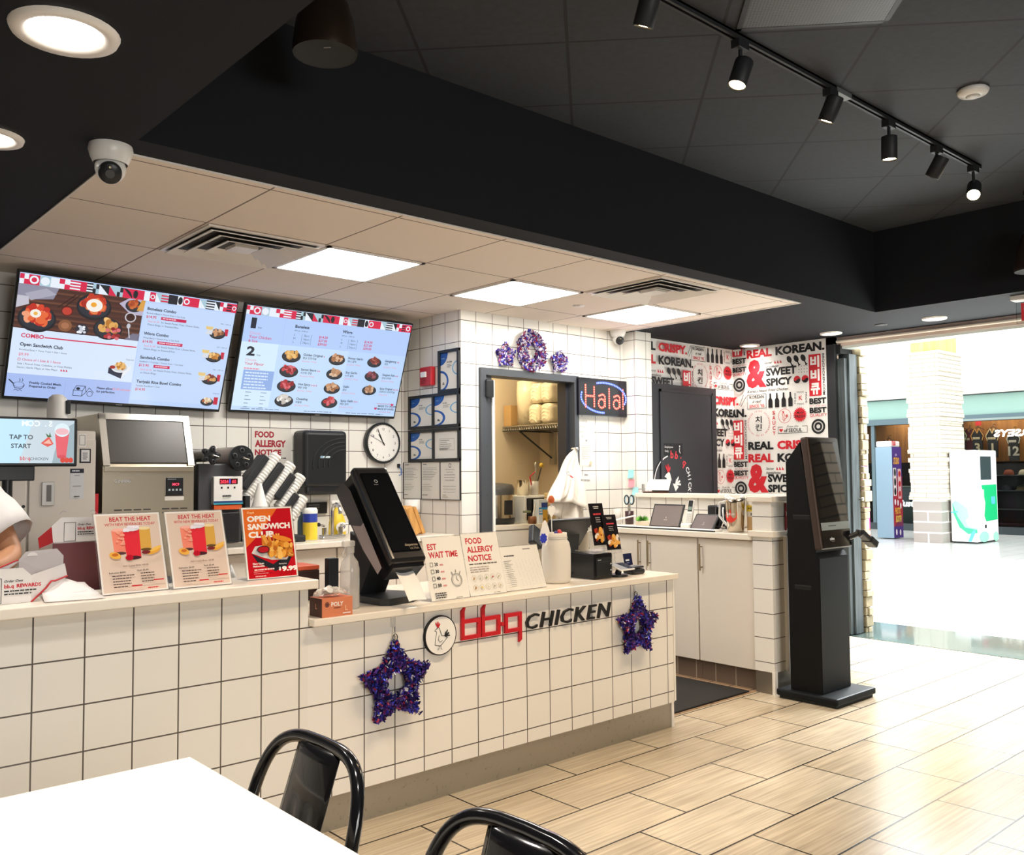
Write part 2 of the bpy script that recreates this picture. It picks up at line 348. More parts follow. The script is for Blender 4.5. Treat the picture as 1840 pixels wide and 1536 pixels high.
# mural walls round the staff door
# ceilings: white over the kitchen, black over the rest, a raised black tray over the dining room
struct('ceiling', MB().box(1.045, 5.44, 3.207, 5.53, 2.5, 2.54, CEILT))
struct('ceiling_low', MB().box(-2, 1.045, -4, 5.63, 2.5, 2.56, BLACK).box(1.045, 5.44, 3.058, 3.207, 2.5, 2.56, BLACK).box(5.44, 7.2, 3.058, 4.97, 2.5, 2.56, BLACK).box(6.2, 7.5, -4, 3.058, 2.5, 2.56, BLACK))
struct('wall_bulkhead', MB().box(1.045, 6.2, 3.058, 3.12, 2.56, 3.12, BLACK).box(6.2, 6.26, -4, 3.12, 2.56, 3.12, BLACK).box(.985, 1.045, -4, 3.12, 2.56, 3.12, BLACK))
struct('ceiling_high', MB().box(.985, 6.26, -4, 3.12, 3.08, 3.16, CEILB))
struct('trim_5', MB().box(1.04, 5.445, 3.200, 3.210, 2.494, 2.5, WHITEP).box(5.437, 5.447, 3.20, 4.85, 2.494, 2.5, WHITEP).box(1.04, 1.05, 3.2, 5.53, 2.494, 2.5, WHITEP))
# dining-room walls behind the camera
struct('wall_left', MB().box(-2.1, -2, -4, 5.63, 0, 2.56, GREYP))
struct('wall_right_added', MB().box(7.1, 7.3, -4, 1.75, 0, 2.5, grid_mat('added_wall_stone', '#8d7d66', '#4a4136', 'hz', (.4, .09), (0, 0), .008, rough=.8, offset=.5, bump=.6)))  # unseen wall, added to darken what the kiosk screen reflects
struct('wall_rear', MB().box(-2, 7.1, -4.1, -4, 0, 1.3, GREYP).box(-2, 7.1, -4.1, -4, 2.7, 3.2, GREYP).box(-2, -.1, -4.1, -4, 1.3, 2.7, GREYP).box(2.5, 7.1, -4.1, -4, 1.3, 2.7, GREYP))  # opening cut for the added fill lamp
_m = MB()
for q in ((-.1, 2.5, 1.3, 1.34), (-.1, 2.5, 2.66, 2.7), (-.1, -.06, 1.34, 2.66), (2.46, 2.5, 1.34, 2.66), (1.18, 1.22, 1.34, 2.66)): _m.box(q[0], q[1], -4.09, -4.04, q[2], q[3], FRAMEG)
struct('added_window', _m)  # unseen window, made up to give the rear fill lamp a source
# storage room behind the doorway
BEIGE = mat('beige_wall_panel', '#c9b9a2', .45)
struct('wall_storage', MB().box(3.85, 3.985, 4.97, 7.0, 0, 2.7, BEIGE).box(3.85, 7.2, 6.25, 6.35, 0, 2.7, BEIGE).box(5.9, 6.0, 4.97, 6.25, 0, 2.7, BEIGE))
struct('ceiling_storage', MB().box(3.85, 6.0, 4.97, 6.35, 2.7, 2.76, WHITEP))
# doorway frame
m = MB()
m.box(3.995, 4.04, 4.82, 4.97, 0, 2.062, FRAMEG).box(4.92, 4.968, 4.82, 4.97, 0, 2.062, FRAMEG).box(3.995, 4.968, 4.82, 4.97, 2.062, 2.112, FRAMEG)
m.box(4.041, 4.115, 4.85, 4.955, 0, 2.06, FRAMEG).box(4.885, 4.919, 4.88, 4.97, 0, 2.06, FRAMEB)
d = struct('door_2', m)
m = MB().box(4.115, 4.135, 4.84, 4.86, 0, 2.03, CORNERW); m.build('edge_strip', d)
m = MB()
for z in (1.56, 1.22): m.cyl((4.06, 4.85, z), (4.06, 4.845, z), .008, FRAMEB, n=10)
m.build('screw_hole', d)
# black staff door in the left mural wall
d = struct('door_1', MB().box(5.80, 6.75, 4.835, 4.87, 0, 2.115, FRAMEB).box(5.97, 6.67, 4.829, 4.836, 0, 2.05, mat('black_door_leaf', '#2a2b31', .35)))
m = MB().box(6.67, 6.69, 4.824, 4.836, 0, 2.07, FRAMEB).box(5.95, 5.97, 4.824, 4.836, 0, 2.07, FRAMEB).box(5.95, 6.69, 4.824, 4.836, 2.05, 2.07, FRAMEB); m.build('door_stop', d)
# opening to the mall: jamb, folded wooden doors, stone pier, head rail
struct('trim_6', MB().box(7.075, 7.12, 3.86, 3.935, 0, 2.5, mat('black_jamb', '#1f2124', .5)))
GWOOD = wood_mat('dark_grey_oak', '#272d2f', '#434c4e', 'z', 5, .5)
d = struct('door_3', MB().box(7.122, 7.175, 3.80, 3.90, .01, 2.32, GWOOD).box(7.18, 7.305, 3.785, 3.88, .01, 2.36, GWOOD).box(7.12, 7.305, 3.83, 3.92, 2.36, 2.44, mat('black_jamb')))
m = MB().cyl((7.285, 3.785, 1.13), (7.285, 3.765, 1.13), .008, mat('brushed_steel', '#b9b6b0', .3, 1)).ball((7.285, 3.755, 1.13), .015, mat('brushed_steel')); m.build('handle', d)
rd = random.Random(4); m = MB(); z = 0.0
STONE = speckle_mat('stacked_stone', '#84785f', '#a39678', 14, .3, .7, .85); STONE2 = speckle_mat('stacked_stone_pale', '#978b70', '#b5a98c', 12, .3, .7, .85)
while z < 2.43:
    h = rd.uniform(.035, .1); x0 = 7.335; x1 = 7.43+rd.uniform(0, .035); q = rd.random()
    if q < .45: c_ = x0+rd.uniform(.03, .07); m.box(x0, c_-.002, 3.78-rd.uniform(0, .02), 3.95, z, z+h-.004, STONE, .005, 1).box(c_+.002, x1, 3.78-rd.uniform(0, .02), 3.95, z, z+h-.004, STONE2, .005, 1)
    else: m.box(x0, x1, 3.775-rd.uniform(0, .02), 3.95, z, z+h-.004, STONE2 if q < .75 else STONE, .005, 1)
    z += h
m.box(7.31, 7.4, 3.82, 3.99, 0, 2.44, mat('mortar_brown', '#6b5a4a', .9))
struct('wall_stone_pier', m)
m = MB(); HB = mat('head_rail_beige', '#efe4d6', .35); HG = mat('head_rail_grey', '#d5ddd8', .3)
m.box(7.13, 7.26, -6, 3.92, 2.474, 2.5, mat('head_rail_tan', '#cbb9ae', .4)).box(7.105, 7.26, -6, 3.92, 2.452, 2.474, HB, .008).box(7.13, 7.26, -6, 3.92, 2.428, 2.452, mat('head_rail_tan')).box(7.15, 7.3, -6, 3.92, 2.405, 2.428, HG)
m.box(7.075, 7.125, 3.86, 3.94, 2.44, 2.5, mat('white_block', '#e9e6e0', .5))
struct('trim_7', m)
# mall beyond: shop front wall, its canopy band, dark window
m = MB(); MW = mat('mall_white_wall', '#f2efe8', .7)
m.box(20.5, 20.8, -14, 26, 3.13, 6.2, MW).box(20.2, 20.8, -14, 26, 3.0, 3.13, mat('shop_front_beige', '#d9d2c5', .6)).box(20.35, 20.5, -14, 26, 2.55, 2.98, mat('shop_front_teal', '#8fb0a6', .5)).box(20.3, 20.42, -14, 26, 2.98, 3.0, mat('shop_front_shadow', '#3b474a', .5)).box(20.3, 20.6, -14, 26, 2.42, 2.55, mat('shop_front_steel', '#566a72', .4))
m.box(20.38, 20.6, -14, 26, 0, .16, mat('shop_front_kick', '#2c3538', .4))
for y in (8.22, 10.2, 6.2): m.box(20.36, 20.46, y-.04, y+.04, .16, 2.42, mat('shop_front_steel'))
struct('wall_shop_front', m)
m = MB(); m.box(22.6, 22.7, -6, 26, 0, 2.6, mat('shop_inside_wall', '#4a3d36', .8)).box(20.6, 22.7, -6, 26, 2.6, 2.7, mat('shop_inside_ceiling', '#8a7a60', .8))
struct('wall_shop_inside', m)
SG = mat('shop_glass', '#dfe9e8', .03, trans=1, ior=1.08)
struct('window_1', MB().box(20.42, 20.428, -6, 26, .16, 2.42, SG))
# ================================================================ ceiling fixtures
LITW = mat('panel_light', '#fffaf2', .5, emit=L_PANEL); DOWNL = mat('downlight_lens', '#fff8ee', .5, emit=L_DOWN)
WMET = mat('white_enamel', '#e9e4de', .35); PLB = mat('black_plastic', '#1d1f22', .38); PLM = mat('matt_black', '#222427', .55)
for i, (x0, wh) in enumerate(((2.237, 'over the menu screens, leftmost of the three'), (3.455, 'before the doorway wall, middle of the three'), (4.66, 'near the glowing sign, rightmost of the three'))):
    x1 = x0+.606; t = thing('ceiling_light', 'square white light panel '+wh, 'ceiling light', (x0+.3, 4.18, 2.49), group='square light panels')
    a, b, y0, y1 = x0+.008, x1-.008, 3.883, 4.482
    m = MB()
    for q in ((a, b, y0, y0+.022), (a, b, y1-.022, y1), (a, a+.022, y0, y1), (b-.022, b, y0, y1)): m.box(*q, 2.493, 2.4995, WMET)
    m.build('frame', t); MB().box(a+.022, b-.022, y0+.022, y1-.022, 2.4945, 2.4985, LITW).build('diffuser', t)
def vent(x0, x1, y0, y1, label):
    t = thing('ceiling_vent', label, 'vent', ((x0+x1)/2, (y0+y1)/2, 2.488)); cx, cy = (x0+x1)/2, (y0+y1)/2; hx, hy = (x1-x0)/2, (y1-y0)/2
    m = MB(); D = mat('vent_dark', '#4a4744', .7)
    m.box(x0+.02, x1-.02, y0+.02, y1-.02, 2.4988, 2.4995, D); m.build('backing', t)
    m = MB()
    for s in ((x0, x1, y0, y0+.02), (x0, x1, y1-.02, y1), (x0, x0+.02, y0+.02, y1-.02), (x1-.02, x1, y0+.02, y1-.02)): m.box(*s, 2.492, 2.4992, WMET)
    m.build('frame', t)
    for k in (.93, .70, .46):
        m = MB(); a, b = hx*k, hy*k; w = .045; zl, zh = 2.478, 2.4985   # a square cone ring: outer lip low
        o = [(cx-a, cy-b), (cx+a, cy-b), (cx+a, cy+b), (cx-a, cy+b)]; n_ = [(cx-a+w, cy-b+w), (cx+a-w, cy-b+w), (cx+a-w, cy+b-w), (cx-a+w, cy+b-w)]
        for j in range(4):
            p, q = o[j], o[(j+1) % 4]; r, s_ = n_[(j+1) % 4], n_[j]
            m.add([(*p, zl), (*q, zl), (*r, zh), (*s_, zh)], [(0, 1, 2, 3)], WMET); m.add([(*p, zl), (*q, zl), (*q, zl+.004), (*p, zl+.004)], [(0, 1, 2, 3)], WMET)
        m.build('louver', t)
    MB().box(cx-hx*.2, cx+hx*.2, cy-hy*.2, cy+hy*.2, 2.482, 2.4985, WMET).build('centre_plate', t)
vent(1.64, 2.23, 3.885, 4.48, 'white square louvred ceiling vent beside the leftmost light panel')
vent(4.07, 4.65, 3.275, 3.868, 'white square louvred ceiling vent near the black edge, above the glowing sign side')
def downlight(x, y, label, grp, r=.085):
    t = thing('downlight', label, 'downlight', (x, y, 2.495), group=grp)
    MB().lathe([(r*.7, -.004), (r*.78, -.012), (r, -.012), (r*1.04, -.001)], WMET, (x, y, 2.5), 32).build('trim_ring', t)
    MB().lathe([(.0, -.0052), (r*.70, -.005)], DOWNL, (x, y, 2.5), 32).build('lens', t)
G_D = 'round recessed downlights'
downlight(.642, 2.419, 'round recessed downlight at the upper left corner, seen whole', G_D, .125)
downlight(.66, 3.34, 'round recessed downlight cut by the left edge above the security camera', G_D, .1)
downlight(.63, 1.5, 'round recessed downlight in the row over the white dining table', G_D, .11)
downlight(.63, .58, 'round recessed downlight in the row over the white dining table', G_D, .11)
downlight(6.926, 4.588, 'round recessed downlight above the inner corner of the lettered walls', G_D)
downlight(6.84, 3.757, 'round recessed downlight above the end of the lettered wall by the opening', G_D)
downlight(6.775, 2.891, 'round recessed downlight above the opening, farthest right of the row', G_D)
for n_, p in enumerate(((.642, 2.419), (.63, 1.5), (.63, .58), (.66, 3.34), (6.926, 4.588), (6.84, 3.757), (6.775, 2.891))):
    lamp('downlight_bulb', 'SPOT', (*p, 2.478), 30 if n_ > 3 else (60, 75, 75, 45)[n_], (1, .93, .84), .06, (*p, 0), 2.1, .7)
m = MB().lathe([(.0, -.004), (.036, -.004), (.04, 0)], mat('vent_dark'), (6.756, 3.292, 2.5), 24).lathe([(.036, -.006), (.046, -.006), (.048, 0)], PLM, (6.756, 3.292, 2.5), 24)
single('sprinkler_cover', m, 'small dark round sprinkler cover in the black ceiling between two downlights', 'sprinkler')
single('sprinkler_cover', MB().lathe([(.0, -.007), (.038, -.006), (.042, 0)], WMET, (4.361, 4.222, 2.5), 28), 'small flat white disc sprinkler cover in the white ceiling between two light panels', 'sprinkler')
# security cameras
def turret(p, look, label, s=1.):
    t = thing('security_camera', label, 'security camera', p); p = V(p); WP = mat('camera_white', '#e8e6e2', .3)
    MB().lathe([(.056*s, 0), (.058*s, -.012*s), (.052*s, -.032*s), (.044*s, -.05*s)], WP, p, 28).build('base', t)
    c = p-V((0, 0, .062*s)); d = V(look).normalized()
    MB().ball(c, .04*s, WP, 22).build('ball', t)
    e = c+d*.030*s; h = MB().lathe([(.030*s, 0), (.030*s, .012*s), (.027*s, .016*s), (0.0, .0165*s)], PLB, e, 24, d); h = h.build('lens_face', t)
    q = e+d*.0168*s; up = V((0, 0, 1)); up = (up-d*up.dot(d)).normalized()
    MB().cyl(q, q+d*.002, .012*s, mat('lens_glass', '#0b0d14', .08), n=18).cyl(q+up*.018*s, q+up*.018*s+d*.001, .003*s, mat('led_cream', '#d9d2a8', .4), n=8).build('lens', t)
turret((.994, 3.178, 2.5), (-.25, -.75, -.55), 'white turret security camera on the black ceiling at the white ceiling corner', 1.25)
turret((5.375, 4.775, 2.5), (-.35, -.8, -.45), 'small white turret security camera above the glowing sign', 1.1)
# pendant speakers
def speaker(x, y, z, s, label):
    t = thing('pendant_speaker', label, 'speaker', (x, y, z)); B = mat('speaker_shell', '#3a2e26', .3, .55)
    MB().lathe([(.118*s, 0), (.121*s, .02*s), (.108*s, .12*s), (.078*s, .22*s), (.04*s, .285*s), (.014*s, .30*s)], B, (x, y, z), 36).build('shell', t)
    MB().lathe([(0, 0.002), (.113*s, .002), (.118*s, 0)], mat('speaker_grille', '#2a2b2c', .8, bump=.4, bscale=700), (x, y, z), 36).build('grille', t)
    MB().cyl((x, y, z+.29*s), (x, y, 3.08), .008, PLB, n=10).cyl((x, y, 3.055), (x, y, 3.08), .05, PLB).build('stem', t)
    c = Card(frame((x-.02, y-.05, z-.0005), (.71, -.71, 0), (-.7, -.7, 0)), 0.0); c.rect(-.012, -.003, .012, .003, P_('#8e8e8e')); c.build('badge', t)
speaker(1.51, 2.635, 2.785, .9, 'black bullet shaped pendant speaker hanging at the top beside the bulkhead')
speaker(6.02, 1.955, 2.58, .95, 'black pendant speaker cut off by the right edge above the exit sign')
# track lighting
RZ, RY = 3.08, 1.99
t = thing('track_rail', 'long black light track crossing the raised black ceiling', 'track rail', (3.9, RY, RZ))
m = MB(); m.box(2.0, 5.30, RY-.017, RY-.006, RZ-.022, RZ, PLM).box(2.0, 5.30, RY+.006, RY+.017, RZ-.022, RZ, PLM).box(2.0, 5.30, RY-.017, RY+.017, RZ-.008, RZ, PLM); m.build('rail', t)
MB().box(3.70, 3.83, RY-.019, RY+.019, RZ-.024, RZ-.001, mat('track_joint', '#6a6f70', .4)).build('connector', t)
SPOTL = mat('spot_lens', '#ffd9a0', .4, emit=L_SPOT); WARM = (1, .76, .5)
def spot_head(px, py, aim, label, k=1.):
    p = at(px, py, 'y', RY); x = p.x; z = p.z; d = (V(aim)-V((x, RY, z))).normalized()
    t = thing('track_spotlight', label, 'spotlight', (x, RY, z), group='spotlights on the black track')
    MB().box(x-.035, x+.035, RY-.02, RY+.02, RZ-.055, RZ-.02, PLM, .003).cyl((x, RY, RZ-.05), (x, RY, z+.03), .008, PLM, n=10).build('adapter', t)
    c = V((x, RY, z)); MB().lathe([(0, -.055), (.036, -.055), (.037, -.05), (.037, .055), (.034, .058), (.032, .05)], PLM, c, 24, d).build('can', t)
    MB().lathe([(0, .0505), (.033, .05)], SPOTL, c, 20, d).build('lens', t)
    lamp('track_bulb', 'SPOT', c+d*.062, 78*k, WARM, .03, aim, 1.35, .8)
spot_head(1163, 18, (2.55, 3.1, .5), 'black track spotlight cut by the top edge, nearest along the track')
spot_head(1331, 132, (1.9, 2.3, .0), 'black track spotlight second along the track from the top edge, tilted outward')
spot_head(1493, 196, (3.5, 3.2, .3), 'black track spotlight third along the track, just before the grey track joint')
spot_head(1598, 266, (4.3, 2.1, 0), 'black track spotlight fourth along the track, just past the grey track joint', .55)
spot_head(1684, 300, (4.75, 3.6, .4), 'black track spotlight turned away, its lamp hardly showing, next to the glaring last one')
spot_head(1750, 342, (2.6, 1.2, 0.4), 'black track spotlight glaring straight out at the far end of the track', .7)
c_ = at(1748, 163, 'z', 3.075)
t = thing('smoke_detector', 'white oval smoke detector on the raised black ceiling', 'smoke detector', c_)
MB().lathe([(.062, 0), (.068, -.008), (.06, -.022), (.03, -.03)], mat('camera_white'), c_+V((0, 0, .005)), 28).build('body', t); MB().lathe([(0, -.036), (.026, -.036), (.03, -.028)], mat('detector_grey', '#c9c7c2', .5), c_+V((0, 0, .005)), 20).build('sensor', t)
# perforated return grille laid into the raised ceiling (square to its tiles)
p = [at(*q, 'z', 3.076) for q in ((1322, 55), (1595, 40))]; e = (p[1]-p[0]).normalized(); nn = V((e.y, -e.x, 0)); 
if nn.dot(EYE-p[0]) < 0: nn = -nn
t = thing('return_grille', 'dark perforated return grille in the raised black ceiling at the top edge', 'vent', (p[0]+p[1])/2)
X = frame(p[0], e, nn); n_ = X.to_3x3() @ V((0, 0, 1)); sg = -1 if n_.z > 0 else 1
m = MB(X); w = (p[1]-p[0]).length
PG = grid_mat('perforated_steel', '#16171a', '#4a4d51', 'xy', (.012, .012), (0, 0), .0035, rough=.5, rot=math.radians(46.5))
m.box(.02, w-.02, .02, .56, -.003, .003, PG); m.build('mesh', t)
m = MB(X); m.box(0, w, 0, .02, -.005, .004, PLM).box(0, w, .56, .58, -.005, .004, PLM).box(0, .02, 0, .58, -.005, .004, PLM).box(w-.02, w, 0, .58, -.005, .004, PLM); m.build('frame', t)
# edge-lit exit sign, cut by the right edge
x, y = 6.36, 2.15
t = thing('exit_sign', 'clear edge lit exit sign with red letters at the right edge under the ceiling', 'exit sign', (x, y, 2.40))
CLEAR = mat('clear_acrylic', '#f2f6f6', .05, trans=1, ior=1.12)
MB().box(x-.05, x+.05, y-.26, y+.055, 2.468, 2.499, WMET, .004).build('housing', t)
q = MB().box(x-.004, x+.004, y-.24, y+.035, 2.32, 2.468, CLEAR).build('panel', t)
c = Card(frame((x-.0045, y+.005, 2.335), (0, -1, 0), (0, 0, 1))); c.text('EXIT', 0, 0, .23, .115, mat('exit_red', '#c0202a', .4, emit=.6), .02); c.build('letters', q)
# ================================================================ printed wall mural
K_ = P_('#17171a', .5); R_D = P_('#c8232f', .5); W_ = P_('#f2f1ee', .5); GY = P_('#8d8d8d', .6)
def heart(c, u, v, s, m):
    c.poly([(u+s*.5*(16*math.sin(t)**3)/16, v+s*.5*(13*math.cos(t)-5*math.cos(2*t)-2*math.cos(3*t)-math.cos(4*t))/16) for t in [2*PI*i/28 for i in range(28)]], m)
def rooster(c, u, v, s, ml, mc, w, fill=None, mt=None):
    """a rooster in a few pen strokes, height about 2s"""
    q = lambda *p: [(u+x*s, v+y*s) for x, y in p]
    body = q((-.30, .52), (-.42, .40), (-.30, .36), (-.26, .30), (-.36, -.15), (-.40, -.52), (.02, -.62), (.22, -.48), (.62, -.12), (.34, .02), (.16, .04), (.05, .30), (-.04, .55), (-.12, .62), (-.30, .52))
    if fill: c.poly(body[:-1], fill)
    c.line(body, w, ml)
    c.line(q((-.06, .10), (-.14, -.20), (0, -.36), (.2, -.28)), w*.8, ml)
    for a, b in ((-.34, 1.0), (-.18, 1.05), (-.04, .92)): c.poly(q((-.22, .60), (a-.05, b-.1), (a, b), (a+.06, b-.12), (-.1, .62)), mc)
    for a, b in ((.44, .34), (.62, .42), (.74, .22), (.80, .04)): c.poly(q((.34, .0), ((a+.3)*.6, b*.75+.03), (a, b), (a+.03, b-.09), (.42, -.04)), mt or ml)
    c.line(q((-.08, -.62), (-.1, -.78), (-.2, -.84)), w*.8, mt or ml); c.line(q((.06, -.6), (.06, -.78), (.14, -.84)), w*.8, mt or ml)
def drumstick(c, u, v, s, m):
    c.ell(u, v, s*.34, s*.5, m, 18, rot=.5); c.line([(u+s*.14, v-s*.3), (u+s*.42, v-s*.86)], s*.16, m); c.ell(u+s*.38, v-s*.92, s*.1, s*.1, m, 10); c.ell(u+s*.52, v-s*.84, s*.1, s*.1, m, 10)
def bottle2d(c, u, v0, v1, w, m):
    h = v1-v0; c.poly([(u-w/2, v0), (u+w/2, v0), (u+w/2, v0+h*.52), (u+w*.2, v0+h*.68), (u+w*.18, v1), (u-w*.18, v1), (u-w*.2, v0+h*.68), (u-w/2, v0+h*.52)], m)
def mural_cell(c, u, v):
    B = .05
    T = lambda t, a, b, d, e, m, **k: c.text(t, u+a, v+b, u+d, v+e, m, **k)
    T('REAL', 0, .036, .262, .110, K_, bold=B); T('CRISPY.', .300, .034, .69, .112, R_D, bold=B)
    c.line([(u+.70, v+.03), (u+.745, v+.125)], .005, K_); c.line([(u+.715, v+.02), (u+.775, v+.11)], .005, K_)
    T('REAL', 0, -.077, .262, 0, R_D, bold=B); T('KOREAN.', .300, -.078, .775, 0, K_, bold=B)
    T('&', -.008, -.352, .204, -.092, R_D, bold=.05)
    c.words('Secret', u+.18, v-.145, .022, K_, .01, .45); 
    for i in range(3): c.poly([(u+.285+i*.028, v-.148), (u+.307+i*.028, v-.148), (u+.290+i*.028, v-.118)], R_D)
    c.words('Ingredients', u+.18, v-.182, .024, K_, .01, .45, wmax=.225)
    for i in range(3): drumstick(c, u+.435+i*.068, v-.125, .066, K_)
    T('SWEET', .198, -.256, .505, -.184, K_, bold=.045); T('SPICY', .198, -.346, .458, -.276, K_, bold=.045)
    for i in range(4):
        for j in range(3): c.ell(u+.528+i*.026, v-.195-j*.027, .004, .004, K_, 6)
    for i in range(2):
        x = u+.508+i*.078; c.ell(x, v-.31, .033, .033, R_D, 22); c.poly([(x-.033*math.cos(t), v-.31-.033*math.sin(t)+.0) for t in [PI*k/12 for k in range(13)]]+[(x+.018, v-.30), (x, v-.31), (x-.016, v-.322)], K_)
    c.words("Korea's Finest Fried Chicken", u, v-.392, .026, K_, .008, .45, wmax=.6)
    c.rect(u+.624, v-.464, u+.738, v-.105, R_D)
    for i, ch in enumerate('비비큐'):
        a = v-.112-.117*i; T(ch, .638, a-v-.107, .724, a-v-.006, W_, bold=.045)
    T('BBQCHICKEN.COM', .748, -.46, .772, -.107, K_, rot=-1, bold=.012)
    c.box_(u, v-.54, u+.195, v-.412, .004, K_); c.words('KOREAN', u+.0975, v-.447, .028, K_, .015, al='c', wmax=.17); c.words('it real', u+.0975, v-.486, .026, K_, .008, .5, al='c'); c.words("SINCE '95", u+.0975, v-.529, .028, R_D, .012, al='c', wmax=.17)
    for i in range(4): bottle2d(c, u+.238+i*.067, v-.540, v-.412, .042, K_)
    c.words('PRIDE', u+.538, v-.43, .016, K_, al='c', wmax=.09, sp=1.2); c.words('PRIDE', u+.538, v-.532, .016, K_, al='c', wmax=.09, sp=1.2)
    T('PRIDE', .585, -.52, .600, -.425, K_, rot=-1); T('PRIDE', .478, -.52, .493, -.425, K_, rot=1); T('K', .522, -.492, .556, -.452, R_D, bold=.01)
    T('BEST', .622, -.534, .78, -.482, K_, bold=.045); c.words('of the', u+.70, v-.556, .014, R_D, 0, .4, al='c'); c.line([(u+.622, v-.55), (u+.665, v-.55)], .003, R_D); c.line([(u+.735, v-.55), (u+.78, v-.55)], .003, R_D)
    T('BEST', .622, -.612, .78, -.564, K_, bold=.045); T('QUALITY', .622, -.648, .782, -.618, R_D, bold=.005)
    c.ring(u+.70, v-.728, .046, .064, K_); c.ring(u+.70, v-.728, .018, .036, K_)
    c.arc('KOREAN FRIED CHICKEN', u+.115, v-.675, .104, .015, R_D, 3.0, .155); c.arc('KOREAN FRIED CHICKEN', u+.115, v-.675, .104, .015, R_D, -.1, .155)
    T('치', .080, -.672, .146, -.61, K_, bold=.02); T('킨', .080, -.742, .146, -.682, K_, bold=.02)
    for i, ch in enumerate('SAUCY'): T(ch, .256, -.604-.0455*i, .286, -.57-.0455*i, R_D, bold=.02)
    c.ring(u+.38, v-.622, .060, .0635, R_D); rooster(c, u+.375, v-.625, .05, R_D, R_D, .0035)
    n = 22; c.poly([(u+.53+(.068 if i % 2 else .052)*math.cos(PI*i/n), v-.617+(.068 if i % 2 else .052)*math.sin(PI*i/n)) for i in range(2*n)], R_D); c.words('Made', u+.53, v-.61, .022, K_, .01, .4, al='c'); c.words('FRESH', u+.53, v-.645, .026, K_, .02, al='c', wmax=.11)
    c.line([(u+.36, v-.718), (u+.313, v-.718), (u+.313, v-.775), (u+.598, v-.775), (u+.598, v-.718), (u+.55, v-.718)], .004, K_); c.words('From the', u+.455, v-.726, .022, K_, 0, .5, al='c'); heart(c, u+.343, v-.748, .036, R_D); c.words('of SEOUL', u+.37, v-.765, .032, K_, .02, wmax=.215)
def clip_card(c, lims):
    bm = bmesh.new(); vs = [bm.verts.new(p) for p in c.v]
    for f, k in zip(c.f, c.k):
        try: q = bm.faces.new([vs[i] for i in f]); q.material_index = k
        except ValueError: pass
    for co, no in lims:
        bmesh.ops.bisect_plane(bm, geom=list(bm.verts)+list(bm.edges)+list(bm.faces), plane_co=co, plane_no=no, clear_outer=True)
    bm.verts.index_update(); c.v = [q.co.copy() for q in bm.verts]; c.f = [[q.index for q in f.verts] for f in bm.faces]; c.k = [f.material_index for f in bm.faces]; c.sm = [False]*len(c.f); bm.free()
def mural(name, wall, X, cols, lims):
    c = Card(MX.Identity(4), .0008, .00004)
    for u, v in cols: mural_cell(c, u, v)
    clip_card(c, lims); o = len(wall.v); ks = [wall.mi(m) for m in c.ms]
    wall.v += [X @ V(p) for p in c.v]; wall.f += [[i+o for i in f] for f in c.f]; wall.k += [ks[k] for k in c.k]; wall.sm += c.sm
    struct(name, wall)
mural('wall_mural_left', MB().box(5.69, 7.08, 4.87, 4.97, 0, 2.5, MURALW), frame((7.08, 4.87, 0), (1, 0, 0), (0, 0, 1)), [(-.63, 2.895), (-.63, 1.945), (-.63, .995), (-1.41, 2.36), (-1.41, 1.41)], [((-1.39, 0, 0), (-1, 0, 0)), ((0, 0, 0), (1, 0, 0)), ((0, 1.05, 0), (0, -1, 0)), ((0, 2.498, 0), (0, 1, 0))])
mural('wall_mural_right', MB().box(7.08, 7.2, 3.93, 4.97, 0, 2.5, MURALW), frame((7.08, 4.87, 0), (0, -1, 0), (0, 0, 1)), [(.145, 2.479), (.145, 1.529), (-.63, 2.895), (-.63, 1.945), (-.63, .995)], [((0, 0, 0), (-1, 0, 0)), ((.938, 0, 0), (1, 0, 0)), ((0, .8, 0), (0, -1, 0)), ((0, 2.498, 0), (0, 1, 0))])
# emblem painted on the staff door and its small plate
c = Card(frame((6.10, 4.829, 1.275), (1, 0, 0), (0, 0, 1)), .0006); DW = P_('#e9e9ea'); DR = P_('#d63a44')
c.ring(0, 0, .232, .243, DW, 24, math.radians(104), math.radians(215))
c.arc('bb·q', 0, 0, .215, .066, DR, math.radians(90), math.radians(14.5), .02); c.arc('CHICKEN', 0, 0, .218, .044, DW, math.radians(30), math.radians(11.0), .02)
rooster(c, -.03, -.01, .17, DW, R_D, .006, DW, DW); c.build('emblem', door1 if (door1 := bpy.data.objects.get('door_1')) else None)
c = Card(frame((6.0, 4.829, 1.52), (1, 0, 0), (0, 0, 1)), .0004); c.rect(-.01, -.01, .245, .095, P_('#131316')); c.words('Employees', .005, .055, .019, DW, .005); c.words('Only', .005, .02, .019, DW, .005); c.ell(.205, .07, .007, .009, DW, 10); c.line([(.205, .055), (.2, .03), (.212, .012)], .008, DW); c.build('plate', bpy.data.objects['door_1'])
# ================================================================ the kitchen side
STEEL = mat('brushed_steel', '#b9b6b0', .3, 1); STEELW = mat('steel_warm', '#c2b8a4', .36, 1, bump=.03, bscale=300); CHROME = mat('chrome', '#d9d9d9', .08, 1)
RED = mat('red_plastic', '#b3202a', .35); WPL = mat('white_plastic', '#ebe9e4', .35); PAPER = mat('white_paper', '#efede8', .6); GLASSY = mat('glossy_black', '#101114', .08)
WCAB = mat('white_cabinet_laminate', '#e6ded2', .4)
